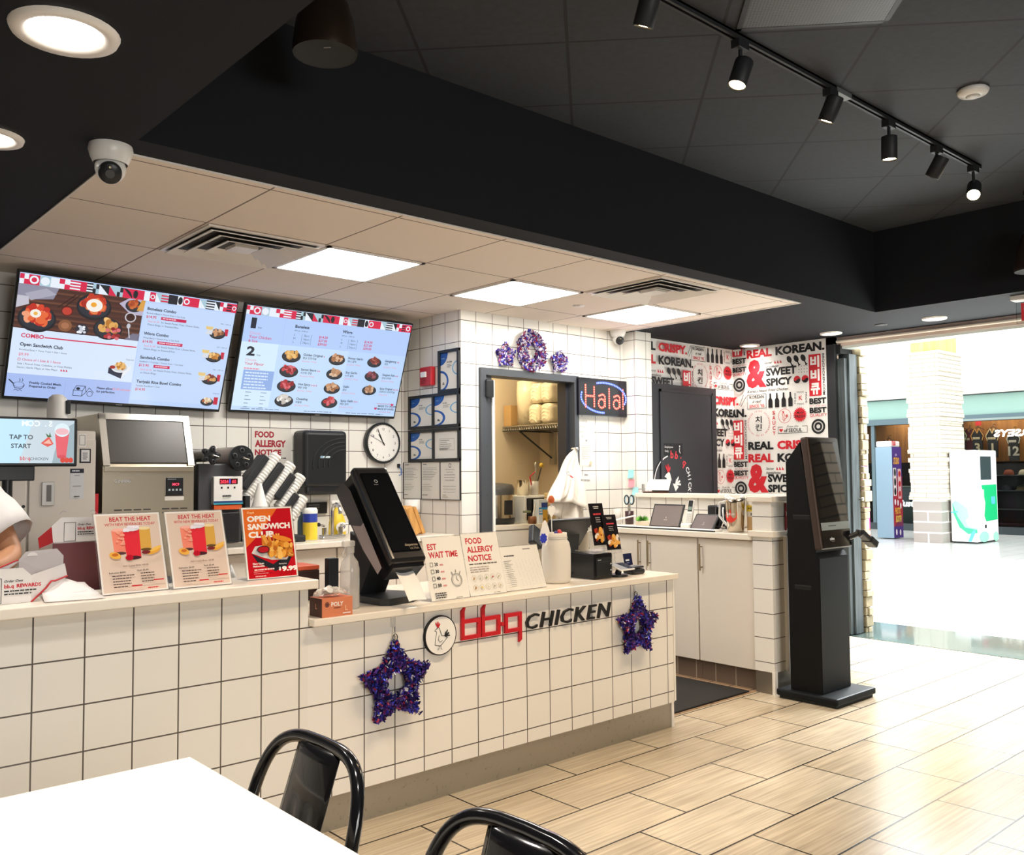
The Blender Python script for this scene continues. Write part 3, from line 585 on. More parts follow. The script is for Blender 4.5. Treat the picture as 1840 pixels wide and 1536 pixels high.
# ---- menu screens
def strip(c, y0, y1, seed):
    rd = random.Random(seed); x = 0; h = y1-y0; Rr, Kk, Ww, Bb = E_('#d8264e'), E_('#20242e'), E_('#e8f0fa'), E_('#a9c9d8'); c.rect(0, y0, 177, y1, Kk)
    while x < 176.5:
        w = min(h*rd.choice((.6, .8, 1)), 177-x); f = rd.choice((Rr, Kk, Ww, Bb, Rr)); g = rd.choice((Rr, Ww, Kk, Ww)); t = rd.randrange(6); c.rect(x, y0, x+w, y1, f)
        if t == 0: c.ell(x+w/2, y0+h/2, w*.42, h*.42, g, 18)
        elif t == 1: c.ring(x+w/2, y0+h/2, w*.25, w*.42, g, 18)
        elif t == 2: c.ell(x, y0, w, h, g, 12, 0, PI/2); 
        elif t == 3: c.rect(x, y0, x+w/2, y0+h/2, g); c.rect(x+w/2, y0+h/2, x+w, y1, g)
        elif t == 4:
            for k in range(3): c.rect(x, y0+h*(.1+.3*k), x+w, y0+h*(.25+.3*k), g)
        else: c.poly([(x, y0), (x+w, y0), (x, y1)], g)
        x += w
def plate(c, u, v, r, cols, seed, k=None, n=26, asp=.62, dish='#1c2029', can=False):
    rd = random.Random(seed); c.ell(u, v-r*.08, r, r*asp, E_(dish, k), 28); c.ell(u, v-r*.04, r*.9, r*asp*.86, E_('#cfd4da', k) if dish != '#1c2029' else E_('#2d323c', k), 28)
    for i in range(n):
        a = rd.uniform(0, 2*PI); q = math.sqrt(rd.random())*.62; s = rd.uniform(.17, .28)*r; c.ell(u+q*r*math.cos(a), v+q*r*asp*math.sin(a)+r*.12, s, s*.75, E_(rd.choice(cols), k), 10, rot=rd.random()*3)
FRY = ['#c98a3f', '#e0aa5e', '#b9772f', '#edc27d']; SPI = ['#b5323a', '#cf4a4e', '#8f2027', '#d9707a']; SOY = ['#a8714b', '#c99670', '#8a5636', '#ddb491']; CHS = ['#d9d4cc', '#efece6', '#c5beb5', '#f6f4ef']
def menu_combo(c):
    Bg, N, Rr = E_('#bcd4fb'), E_('#1d2436'), E_('#d3264f'); Rl = E_('#e2899f')
    c.rect(0, 0, 177, 100, Bg); c.rect(0, 19, 96, 56, E_('#d9e8fd')); c.rect(97, 4, 177, 90, E_('#c4dafc')); c.rect(0, 0, 96, 19, E_('#a9bff2'))
    # the table seen from above
    c.rect(0, 56, 96, 94, E_('#4d2f2a')); 
    rd = random.Random(3)
    for i in range(9): y = 56+i*4.2; c.rect(0, y, 96, y+.35, E_('#3a211e')); c.rect(0, y+1.2, 96, y+2.6, E_(rd.choice(('#5f3a30', '#573229', '#6b4434'))))
    c.poly([(0, 78), (0, 94), (30, 94), (26, 82), (12, 80)], E_('#8f8ea2')); c.poly([(5, 84), (20, 90), (28, 86), (10, 79)], E_('#a9a8ba')); c.poly([(0, 72), (9, 76), (8, 82), (0, 82)], E_('#c4c3d0'))
    c.line([(30, 76), (42, 88)], .7, E_('#2a1512')); c.line([(33, 75), (45, 88)], .7, E_('#2a1512'))
    plate(c, 16, 66, 14, ['#d8442c', '#e56a3b', '#c22f22', '#f0a07a'], 1, asp=.78, n=44); c.ell(14.5, 69, 4, 3.4, E_('#f2eee6'), 16); c.ell(14.5, 69, 1.6, 1.4, E_('#eab64c'), 12)
    plate(c, 57, 81, 13.5, ['#c23b28', '#d9572f', '#a92a1f', '#e57b46'], 2, asp=.8, n=44); c.ell(57, 81.5, 6.4, 5.4, E_('#f4f0e8'), 20); c.ell(56.4, 82, 2.3, 2, E_('#f0a62e'), 14)
    c.ell(37, 74, 4.6, 4.2, E_('#5b1f1c'), 18); c.ell(37, 74, 3.6, 3.2, E_('#c04134'), 16); c.ell(37, 62, 5.2, 4.8, E_('#8a5a3c'), 20); c.ell(37, 62, 3, 2.6, E_('#a97152'), 16)
    c.ell(50, 60.4, 5, 4.6, E_('#2c2f3c'), 20)
    for i in range(16): c.ell(50+rd.uniform(-3, 3), 60.4+rd.uniform(-2.6, 2.6), 1.2, 1, E_(rd.choice(('#dfe2ea', '#f4f5fa', '#c9cfda'))), 8)
    plate(c, 70, 64, 11.5, FRY, 4, asp=.78, n=30); 
    for i in range(16): c.ell(73+rd.uniform(-4, 6), 60+rd.uniform(-4, 4), 1.8, 1.5, E_(rd.choice(SPI)), 8)
    c.poly([(76, 86), (84, 92), (96, 92), (96, 78), (86, 78)], E_('#b9b3cc')); plate(c, 88, 86, 7, ['#b04a26', '#c96a36', '#8f3a1e'], 5, asp=.75, n=18); 
    for i in range(7): c.line([(91+i*.8, 82), (94+i*.4, 91)], .7, E_('#d9a04a'))
    c.ell(86.5, 75.5, 4.6, 4.3, E_('#c9c6d0'), 20); c.ell(86.5, 75.5, 3.6, 3.3, E_('#3c1d1a'), 18)
    c.poly([(84, 56), (90, 62), (96, 62), (96, 56)], E_('#77758c')); c.line([(88, 58), (86, 67)], .9, E_('#c5c8d4')); c.ell(86, 68, 1.6, 2.2, E_('#c5c8d4'), 12)
    strip(c, 91.5, 99.4, 11)
    c.words('COMBO', 6, 49.2, 3.3, Rr, .03); c.rect(23, 50, 95, 51, Rr)
    c.words('Open Sandwich Club', 6, 42.3, 2.7, N, .03); c.words('Boneless(3pcs) + Texas Toast + Side + Sauce', 6, 38.6, 1.4, N); c.words('$9.99', 6, 34.2, 2.4, Rl, .02)
    c.words('Choice of 1 Side & 1 Sauce', 9, 30.3, 1.9, Rr, .01); c.box_(6, 30.2, 7.6, 32, .3, Rr); c.words('Side | French Fries, Coleslaw, or Fried Pickles', 6, 27, 1.6, N); c.words('Sauce | Garlic Mayo or Hot Mayo', 6, 24, 1.6, N)
    for i in range(3): c.poly([(38+i*2, 24), (39.6+i*2, 24), (38.5+i*2, 26)], Rr)
    c.words('Seasonal', 94.5, 38.5, 1.4, E_('#4d5a72'), al='r'); c.poly([(75, 26), (86, 22), (87, 28), (75, 31)], E_('#222a44')); c.poly([(86, 22), (93, 31), (93, 35), (87, 28)], E_('#e9edf4')); plate(c, 84, 32, 7, FRY, 8, n=22, dish='#f0f2f6'); c.ell(78, 31.5, 2.4, 1.5, E_('#a5302a'), 14)
    # little line drawings at the foot
    c.ring(9, 10.4, 3.6, 4, N, 24, asp=.55); c.line([(5, 10), (6.4, 7.4), (11.6, 7.4), (13, 10)], .45, N); c.line([(5, 11), (1.6, 14)], .9, N); c.line([(6, 5.6), (7.4, 6.4), (8.8, 5.4), (10.2, 6.4), (11.6, 5.4)], .4, N); c.line([(9, 13), (9.6, 14.2), (9, 15.4)], .4, N); c.line([(11, 13), (11.6, 14.2), (11, 15.4)], .4, N)
    c.words('Freshly Cooked Meals,', 16.5, 11.8, 1.9, N, .03); c.words('Prepared to Order', 16.5, 8.9, 1.9, N, .03); c.rect(43, 4, 43.2, 15, E_('#8ea4d8'))
    c.box_(50, 4.4, 57, 9, .45, N); c.line([(50, 9), (52, 13), (59, 13), (57, 9)], .45, N); c.ell(53.5, 10.6, 1.6, 1.2, N, 12); c.line([(59, 13), (60, 8), (57, 4.4)], .45, N); c.ring(63, 6.6, 2, 2.4, N, 18); c.line([(60, 8), (62, 12), (66, 8)], .4, N)
    c.words('Please allow', 68, 11.6, 1.9, N, .03); c.words('25-30 minutes', 80.5, 11.6, 1.9, Rl, .02); c.words('for perfection.', 68, 8.6, 1.9, N, .03)
    def item(v, t, sub, price, pill, ex, col, seed, cal):
        c.words(t, 99, v, 2.6, N, .03); c.words(sub, 99, v-3.2, 1.4, N); c.words(price, 99, v-6.8, 2.3, Rr, .02)
        if pill: c.rect(111.5, v-7.2, 111.5+pill, v-4.6, E_('#c81f55')); c.bars(113, v-5.3, pill-3, 1, 1, 1.0, E_('#f3c4d2'), seed)
        for i, e in enumerate(ex):
            if i == 0: c.words('Extra $1.00', 101, v-10.2, 1.5, Rl, .01); c.words(e, 112, v-10.2, 1.6, N)
            else: c.words(e, 101, v-10.2-2.9*i, 1.6, N)
        c.words(cal, 174, v-4.4, 1.2, E_('#4d5a72'), al='r'); rd = random.Random(seed)
        c.rect(169.4, v-14.5, 172.6, v-8.2, E_('#c4213f')); plate(c, 163, v-13, 7.4, col, seed, n=20); c.poly([(152, v-14.6), (154, v-9.6), (158.6, v-9.6), (158, v-14.6)], E_('#d7dbe4'))
        for i in range(7): c.line([(152.6+i*.8, v-10), (152+i*1.0, v-7.6)], .8, E_('#e9c66a'))
    item(84, 'Boneless Combo', 'Boneless(8pcs) + French Fries + Can Soda', '$14.95', 22, ['for Sweet Potato Fries, Cheese Sticks,', 'Onion Rings, or Steamed Rice'], SOY, 21, '840 - 1060 cal')
    item(62.5, 'Wings Combo', 'Wings(8pcs) + French Fries + Can Soda', '$14.95', 22, ['for Sweet Potato Fries, Cheese Sticks,', 'Onion Rings, or Steamed Rice'], FRY, 22, '860 - 1060 cal')
    item(41.5, 'Sandwich Combo', 'Sandwich + Coleslaw + French Fries + Can Soda', '$13.95', 14, ['for Sweet Potato Fries, Cheese Sticks,', 'or Onion Rings'], ['#d9a25c', '#7a3b2c', '#e6c08a', '#8c2f2f'], 23, '920 - 1140 cal')
    c.words('Teriyaki Rice Bowl Combo', 99, 20, 2.6, N, .03); c.words('Teriyaki Rice Bowl + Soda', 99, 16.8, 1.4, N); c.words('$14.95', 99, 13.2, 2.3, Rr, .02); c.words('Seasonal', 174, 15, 1.2, E_('#4d5a72'), al='r'); c.rect(170, 5, 174, 12, E_('#c4213f')); plate(c, 164, 7.6, 6, ['#efe3cf', '#b5623c', '#dcbf96'], 24, n=20)
def menu_flavor(c):
    Bg, N, Rr, Rl = E_('#c6e0fd'), E_('#1d2436'), E_('#cf2f63'), E_('#e795ad')
    c.rect(0, 0, 177, 100, Bg); c.rect(0, 66, 177, 92, E_('#b4cffb')); c.rect(0, 4, 36, 66, E_('#d6edfd')); c.rect(110, 2, 177, 66, E_('#bcd8fc')); strip(c, 91.8, 99.6, 11)
    c.text('1', 6, 79, 11, 89, N, .04); c.words('Step', 13, 79.5, 1.6, N); c.words('Choose', 6, 73.6, 2.5, Rl); c.words('Your Chicken', 6, 69.8, 2.8, Rr, .01); c.words('& Size', 6, 66, 2.6, Rr, .01)
    c.text('2', 6, 53, 14, 62, N, .04); c.words('Step', 16, 53.5, 1.6, N); c.words('Choose', 6, 48, 2.5, Rl); c.words('Your Flavor', 6, 44.3, 2.8, Rr, .01); c.bars(6, 41.5, 18, 1, 1, 1.3, Rl, 5)
    c.rect(6, 20.5, 36, 39.5, E_('#93b2e8')); c.bars(8, 37.6, 25, 6, 2.9, 1.3, E_('#dcecfe'), 6)
    for x in (11, 26):
        for i in range(5): c.bars(x, 18.5-i*3.6, 6, 1, 1, .8, E_('#7f93b3'), i)
    c.rect(38.5, 66, 38.7, 91, E_('#9ab8ee')); c.rect(38.5, 4, 38.7, 64, E_('#b3cdf3'))
    for x, t, q in ((49, 'Boneless', '870 cal - 3190 cal'), (99, 'Wings', '640 cal - 1060 cal')):
        c.words(t, x, 84, 3, N, .03); c.words(q, x, 80.6, 1.4, N)
        for i, (a, b, d) in enumerate((('S', '[  8pcs  ]', '$14.00'), ('M', '[ 16pcs ]', '$27.00'), ('L', '[ 24pcs ]', '$39.00'))):
            y = 76.2-i*3.5; c.words(a, x, y, 2, E_('#3b4a66')); c.words(b, x+8, y, 2.2, E_('#51607f')); c.words(d, x+26, y, 2.5, Rr, .02)
    its = [('Golden Original', '황금 오리지널', FRY, 1), ('Secret Sauce', '시크릿 양념', SPI, 2), ('Hot Spicy', '매운 양념', SPI, 4), ('Cheesling', '치즐링', CHS, 0), ('Honey Garlic', '허니 갈릭', SOY, 0), ('Soy Garlic', '소이 갈릭', ['#c79a78', '#e0bd9f', '#b98a66'], 0), ('Galbi', '갈비', SOY, 0), ('Spicy Galbi', '매운 갈비', SPI, 3), ('Gangjeong', '강정', ['#8f4136', '#b5665a', '#74302a'], 2), ('Gangnam Style', '강남스타일', ['#7c3a44', '#9c5560', '#5e2a33'], 2), ('Spicy Original', '스파이시 오리지널', ['#b98868', '#d9b394', '#a0704f'], 4)]
    cx = (50, 98, 140); k = 0
    for col, n_ in ((0, 4), (1, 4), (2, 3)):
        for r in range(n_):
            t, kr, fc, hot = its[k]; k += 1; x = cx[col]; y = 56.5-r*14.8+(0, .6, 1.2)[col]; plate(c, x, y, 9.6-col*.7, fc, 40+k, n=22)
            c.words(t, x+12, y+1.2, 2.3, N, .02, wmax=22 if col < 2 else 15); c.words(kr, x+12, y-2, 1.8, N, .01); c.words('Boneless | Wings' if t != 'Spicy Original' else 'Wings Only', x+12, y-5, 1.6, Rl)
            w = glyphs(t, .02)[3]*2.3/.729
            for i in range(hot): c.poly([(x+13+min(w, 22 if col < 2 else 15)+i*1.7, y+1.2), (x+14.2+min(w, 22 if col < 2 else 15)+i*1.7, y+1.2), (x+13.4+min(w, 22 if col < 2 else 15)+i*1.7, y+2.8)], Rr)
    c.line([(152, 14), (171, 14), (171, 8)], .4, Rr); c.words('MADE TO ORDER,', 154, 10.6, 2, N, .02); c.words('MADE BY HAND.', 154, 7.4, 2, N, .02); heart(c, 151.5, 8.6, 3.4, Rr); heart(c, 170.5, 13.4, 3.4, Rr); c.words('with freshness, always.', 156, 4.8, 1.2, Rr)
    c.bars(8, 2.8, 60, 1, 1, .6, E_('#5f7090'), 8); c.bars(72, 2.8, 40, 1, 1, .6, E_('#5f7090'), 9); c.bars(118, 2.8, 54, 1, 1, .6, E_('#5f7090'), 10)
def screen(x0, x1, z0, roll, draw, label):
    u = V((1, 0, roll)); v = V((0, -.255, .705)); o = V((x0, 5.46, z0)); X = frame(o, u, v); w = x1-x0; h = .708
    t = thing('menu_screen', label, 'menu screen', o)
    MB(X).box(0, w, 0, h, -.035, 0, PLB, .006).box(w*.25, w*.75, h*.1, h*.6, -.06, -.03, PLB, .01).build('casing', t)
    s = (w-.022)/177; c = Card(X @ MX.Translation((.011, .018, .0006)) @ MX.Diagonal((s, (h-.03)/100, 1, 1)), 0, .00003); draw(c); c.build('display', t)
    c = Card(X @ MX.Translation((0, 0, .0005))); c.rect(w*.5-.018, .004, w*.5+.018, .010, P_('#8a8a8a')); c.build('badge', t)
    MB(X).box(w*.3, w*.7, h*.2, h*.8, -.09, -.06, PLM).build('wall_bracket', t)
screen(1.163, 2.385, 1.796, -.022, menu_combo, 'wall menu screen headed by a food photo, the combo meals board nearer the corner camera')
screen(2.445, 3.705, 1.772, 0.0, menu_flavor, 'wall menu screen of round chicken plates in three columns, beside the tiled corner')
# ---- back counter and what stands on it
t = thing('back_worktop', 'cream worktop along the tiled back wall under the menu screens', 'worktop', (2.95, 5.2, .925)); MB().box(2.02, 3.83, 4.92, 5.528, .922, .957, LEDGEW, .004).build('slab', t)
for i, (x0, x1) in enumerate(((2.06, 2.93), (2.935, 3.82))):
    t = thing('base_cabinet', 'cream base cabinet under the back worktop, '+('nearer the ice machine' if i == 0 else 'nearer the hand wash tap'), 'cabinet', ((x0+x1)/2, 5.2, 0)); MB().box(x0, x1, 4.975, 5.5, .0, .921, WCAB).build('body', t)
    for j in range(2): a = x0+(x1-x0)/2*j; q = MB().box(a+.004, a+(x1-x0)/2-.004, 4.955, 4.975, .13, .76, WCAB, .002).build('door', t); MB().box(a+.004, a+(x1-x0)/2-.004, 4.955, 4.975, .768, .915, WCAB, .002).build('drawer', t)
# ice machine
t = thing('ice_machine', 'tall stainless ice machine with a sloping dark hatch', 'ice machine', (1.77, 5.2, 0))
prof = [(4.945, .0), (4.945, 1.425), (5.04, 1.705), (5.5, 1.705), (5.5, .0)]; m = MB(frame((1.53, 0, 0), (0, 1, 0), (0, 0, 1))); m.prism(prof, 0, .485, STEELW); m.build('body', t)
u = V((1, 0, 0)); v = V((0, .095, .28)); X = frame((1.53, 4.945, 1.425), u, v)
MB(X).box(.035, .45, .015, .262, 0, .008, mat('hatch_grey', '#4d4a48', .3), .004).build('hatch', t); MB(X).box(0, .035, 0, .296, 0, .012, STEEL).box(.45, .485, 0, .296, 0, .012, STEEL).box(0, .485, .262, .296, 0, .012, STEEL).build('hatch_surround', t)
MB().box(1.535, 2.01, 4.935, 4.946, 1.395, 1.425, STEELW, .003).build('ledge', t)
X = frame((1.53, 4.945, 0), (1, 0, 0), (0, 0, 1)); c = Card(X); c.words('Coolski', .057, 1.338, .020, P_('#26262a'), .05); c.words('Coolski', .058, 1.3385, .020, P_('#dddddd'), .012); c.build('maker_plate', t)
q = MB(X).box(.33, .425, 1.267, 1.363, 0, .006, PLB, .003).build('control_panel', t); c = Card(X, .007); c.rect(.36, 1.315, .398, 1.338, mat('red_led_back', '#3a0a10', .3)); c.words('MC9', .364, 1.319, .014, E_('#ff4a68', 2), .02)
for i in range(4): c.rect(.342+i*.02, 1.29, .353+i*.02, 1.301, P_('#b8c4c8'))
c.bars(.338, 1.356, .07, 1, 1, .004, P_('#9aa0a4'), 3); c.build('display', q)
c = Card(X); c.rect(.325, 1.238, .43, 1.26, P_('#dcd8d0')); c.rect(.325, 1.262, .43, 1.267, P_('#4a4a4c'))
for i in range(8):
    if i == 4: continue
    c.rect(.06+i*.05, 1.19, .1+i*.05, 1.197, mat('vent_dark')); c.rect(.06+i*.05, 1.17, .1+i*.05, 1.177, mat('vent_dark'))
c.build('vent_slot', t)
# white upright refrigerator with stickers
t = thing('refrigerator', 'white upright refrigerator with code stickers behind the small order screen', 'refrigerator', (1.1, 5.2, 0)); FW = mat('fridge_white', '#d9d2c8', .35)
MB().box(.62, 1.468, 4.86, 5.5, .0, 1.603, FW, .006).build('body', t)
for i, (x0, x1) in enumerate(((.625, 1.148), (1.158, 1.464))): MB().box(x0, x1, 4.84, 4.862, .08, 1.56, FW, .004).build('door', t)
X = frame((0, 4.84, 0), (1, 0, 0), (0, 0, 1))
p0 = at(75, 866, 'y', 4.84); p1 = at(97, 908, 'y', 4.84); m = MB(X); a, b, z1, z0 = p0.x, p1.x, p0.z, p1.z
m.box(a, b, z0, z1, 0, .006, STEEL, .002).box(a+(b-a)*.35, a+(b-a)*.75, z0+.02, z1-.015, .006, .007, mat('latch_recess', '#6d6a68', .4)); m.build('latch', t)
p0 = at(126, 842, 'y', 4.84); p1 = at(150, 896, 'y', 4.84); c = Card(X); c.rect(p0.x, p1.z, p1.x, p0.z, P_('#d4d5d8')); c.rect(p0.x, p0.z-.022, p1.x, p0.z, P_('#1c2233')); w = p1.x-p0.x; c.bars(p0.x+w*.15, p0.z-.008, w*.7, 1, 1, .006, P_('#dfe3ea'), 9)
c.bars(p0.x+w*.2, p0.z-.03, w*.6, 1, 1, .004, GY, 1, 'c'); c.bars(p0.x+w*.2, p0.z-.085, w*.6, 1, 1, .004, GY, 2, 'c'); c.bars(p0.x+w*.2, p1.z+.015, w*.6, 1, 1, .006, K_, 3, 'c'); c.build('sticker', t)
p0 = at(143, 806, 'y', 4.84); p1 = at(163, 832, 'y', 4.84); c = Card(X); c.rect(p0.x, p1.z, p1.x, p0.z, K_); c.rect(p0.x+.008, p1.z+.008, p1.x-.006, p0.z-.006, P_('#e4e4e4')); c.bars(p0.x+.015, p0.z-.02, .03, 4, .01, .004, K_, 5); c.build('sticker', t)
p0 = at(141, 779, 'y', 4.84); p1 = at(155, 803, 'y', 4.84); c = Card(X); c.rect(p0.x, p1.z, p1.x, p0.z, P_('#e9e6e2')); c.box_(p0.x+.006, p1.z+.01, p1.x-.006, p0.z-.008, .003, GY); c.build('sticker', t)
c = Card(X)
for px in (32, 42): p = at(px, 910, 'y', 4.84); c.ell(p.x, p.z, .008, .008, P_('#2a2a2c'), 10)
c.build('key_lock', t)
p = at(103, 745, 'y', 5.1); single('white_dispenser', MB().lathe([(.0, 0), (.046, 0), (.05, .02), (.05, .15), (.044, .178), (.026, .196), (0, .2)], WPL, (p.x, 5.1, 1.604), 24).box(p.x+.03, p.x+.052, 5.05, 5.08, 1.70, 1.77, PLB, .004), 'rounded white dispenser on top of the white refrigerator below the menu screen', 'dispenser')
# small order screen on its stand
t = thing('order_screen', 'small wide order screen with a strawberry drink advert at the left edge', 'screen', (.96, 4.2, .0)); a = at(140, 752, 'y', 4.2); b = at(140, 838, 'y', 4.2); z0, z1, x1 = b.z, a.z, a.x; x0 = x1-.46
MB().box(x0, x1, 4.2, 4.235, z0, z1, PLB, .006).build('casing', t)
X = frame((x0, 4.2, z0), (1, 0, 0), (0, 0, 1)); c = Card(X, .0005); w, h = x1-x0, z1-z0; g = .014; c.rect(g, g, w-g, h-.01, E_('#bfe6fa')); c.poly([(w*.62, h-.01), (w-g, h-.01), (w-g, g), (w*.5, g)], E_('#c9d9e2')); c.poly([(w*.8, h*.3), (w*.86, h*.75), (w-g, h*.9), (w-g, g), (w*.78, g)], E_('#9fb3bc'))
for i, ch in enumerate('S.COM'[::-1]):
    vs, fs, q0, q1, q2, q3 = glyphs(ch, .03); k = .024/.729; c.put([(w*.57+i*.024-(x_-q0)*k, h-.038+y_*k) for x_, y_ in vs], [f[::-1] for f in fs], E_('#f2fbff'))
N_ = E_('#1b2433'); c.words('TAP TO', w*.615, h*.55, .019, N_, .02, al='r'); c.words('START', w*.6, h*.37, .019, N_, .02, al='r'); c.words('bb·q', w*.51, h*.13, .017, E_('#d8333c'), .01); c.words('CHICKEN', w*.595, h*.13, .012, E_('#35404f'), 0, .2)
c.poly([(w*.80, h*.72), (w*.925, h*.72), (w*.90, h*.2), (w*.82, h*.2)], E_('#e8606a')); c.ell(w*.862, h*.75, w*.066, h*.14, E_('#dff2f8'), 20); c.ell(w*.862, h*.72, w*.058, h*.07, E_('#f0b9c0'), 16); c.ell(w*.862, h*.2, w*.04, h*.04, E_('#d94c58'), 14)
c.poly([(w*.68, h*.47), (w*.75, h*.62), (w*.79, h*.46), (w*.74, h*.4)], E_('#e2564a')); c.poly([(w*.7, h*.47), (w*.75, h*.56), (w*.775, h*.46)], E_('#f4b9a8')); c.poly([(w*.735, h*.6), (w*.72, h*.68), (w*.75, h*.63), (w*.755, h*.7), (w*.77, h*.6)], E_('#3f6b3c'))
for x_ in (.87, .905, .94): c.ell(w*x_, h*.13, w*.022, h*.055, E_('#d9402f'), 12)
c.build('display', t)
MB().box(x0+.12, x0+.3, 4.23, 4.26, z0-.06, z0+.05, PLB, .004).cyl((x0+.2, 4.25, .02), (x0+.2, 4.25, z0), .02, PLB).cyl((x0+.2, 4.25, 0), (x0+.2, 4.25, .02), .16, PLB, n=28).build('stand', t)
# cup sealing machine
Y = 5.0; t = thing('cup_sealer', 'cup sealing machine with a red digit display and two black film reels', 'sealing machine', (2.2, 5.1, .957)); a = at(382, 856, 'y', Y); b = at(434, 905, 'y', Y)
SD = mat('sealer_dark', '#4c4d50', .35); MB().box(a.x-.075, b.x+.01, Y+.02, 5.36, .98, 1.44, SD, .008).build('housing', t)
MB().box(a.x-.08, b.x+.015, Y+.0, 5.38, .958, .985, STEEL, .004).box(a.x+.03, b.x-.02, Y-.02, Y+.03, .985, 1.16, mat('sealer_black', '#202124', .4), .006).build('base', t)
m = MB().box(a.x, b.x, Y-.015, Y+.03, b.z, a.z, WPL, .005); q = m.build('panel', t); X = frame((a.x, Y-.0155, b.z), (1, 0, 0), (0, 0, 1)); c = Card(X); w, h = b.x-a.x, a.z-b.z
c.rect(w*.2, h*.72, w*.82, h*.92, mat('red_led_back')); c.words('2024', w*.22, h*.755, h*.12, E_('#ff3a4e', 2.2), .02, wmax=w*.28); c.words('60', w*.62, h*.755, h*.12, E_('#ff3a4e', 2.2), .02); c.rect(w*.53, h*.74, w*.57, h*.9, E_('#6a6cff'))
for i in range(3): c.rect(w*(.24+.22*i), h*.56, w*(.30+.22*i), h*.63, K_)
c.bars(w*.3, h*.33, w*.45, 1, 1, h*.06, K_, 3); c.bars(w*.3, h*.24, w*.4, 1, 1, h*.02, GY, 4); c.rect(0, h*.05, w, h*.12, P_('#1d3f7a')); c.rect(0, 0, w, h*.05, P_('#3ba7b8')); c.build('display', q)
MB().box(a.x+.004, b.x-.004, Y-.014, Y+.02, b.z-.03, b.z-.004, mat('warning_orange', '#d6602f', .4)).build('warning_strip', t)
for px, py, r, lob in ((378, 818, .058, True), (433, 823, .074, False)):
    p = at(px, py, 'y', Y-.03); k = MB(); n = 40
    if lob: k.cyl((p.x, Y-.02, p.z), (p.x, Y+.26, p.z), .036, mat('film_clear', '#c3c0ba', .3))
    else: k.cyl((p.x, Y-.02, p.z), (p.x, Y+.26, p.z), .068, mat('film_printed', '#7d6f68', .25))
    k = k.build('film_roll', t); Xr = frame((p.x, Y-.022, p.z), (1, 0, 0), (0, 0, 1)); m = MB(Xr)
    pts = [((r*(1 if not lob else .78+.22*math.cos(5*2*PI*i/n)))*math.cos(2*PI*i/n), (r*(1 if not lob else .78+.22*math.cos(5*2*PI*i/n)))*math.sin(2*PI*i/n)) for i in range(n)]; m.prism(pts, 0, .018, PLB)
    for i in range(5): an = 2*PI*i/5+(.3 if not lob else 0); m.lathe([(r*.12, 0), (r*.2, 0), (r*.2, .006), (r*.12, .006)], mat('reel_edge', '#3a3c40', .3), (r*.62*math.cos(an), r*.62*math.sin(an), .018), 14)
    m.cyl((0, 0, .01), (0, 0, .05), .008, STEEL, n=10).cyl((0, 0, .05), (.03, -.01, .055), .004, STEEL, n=8); m.build('reel', t)
    MB().cyl((p.x, Y+.02, p.z), (p.x, Y+.28, p.z), .02, SD).box(p.x-.03, p.x+.03, Y+.24, Y+.3, 1.43, p.z+.02, SD).build('arm', t)
# cup dispenser rack: four tilted barrels
t = thing('cup_rack', 'black rack of tilted tubes holding stacks of clear white cups', 'cup rack', (2.62, 5.15, .957)); CUPW = mat('frosted_cup', '#e3e1da', .35, alpha=.92)
Y = 5.08; ang = math.radians(52); du = V((math.cos(ang), 0, math.sin(ang))); dn = V((math.sin(ang), 0, -math.cos(ang)))
for i, (px, py, L_) in enumerate(((497, 818, .34), (523, 834, .31), (541, 855, .25), (545, 893, .16))):
    e = at(px, py, 'y', Y+.06); e0 = e-du*L_; m = MB(); n = int(L_/.018)
    prof = [(0, 0)]
    for k in range(n): h = L_*k/n; prof += [(.036, h), (.0385, h+.004), (.0385, h+.007), (.036, h+.009)]
    prof += [(.034, L_), (.026, L_), (0, L_)]; m.lathe(prof, CUPW, e0, 18, du); m.build('cup_stack', t)
    f = e0-dn*.062+V((0, -.05, 0))+du*(L_*.12); l2 = min(.24, L_*.72); X = frame(f, du, V((0, 1, 0))); MB(X).box(0, l2, -.0, .1, -.022, .024, PLM, .006).build('tube', t)
e0 = at(455, 905, 'y', Y); MB().box(e0.x-.06, e0.x+.34, Y-.02, Y+.13, .958, 1.0, PLM, .006).box(e0.x-.05, e0.x-.02, Y, Y+.12, 1.0, 1.25, PLM).build('base', t)
p = at(457, 905, 'y', 4.99); a = at(468, 882, 'y', 4.99); single('funnel', MB().lathe([(.052, 0), (.045, .02), (.016, .13), (.011, .15)], WPL, (a.x, 5.0, p.z-.03), 20).cyl((a.x, 5.0, .957), (a.x, 5.0, p.z-.028), .054, WPL), 'white cone shaped squeeze funnel in front of the cup rack', 'funnel')
a = at(504, 890, 'y', 4.98); single('black_cup', MB().lathe([(0, 0), (.042, 0), (.052, .2), (.05, .2), (.04, .01), (0, .01)], PLM, (a.x-.012, 5.0, .958), 24), 'matt black cup standing before the cup rack', 'cup')
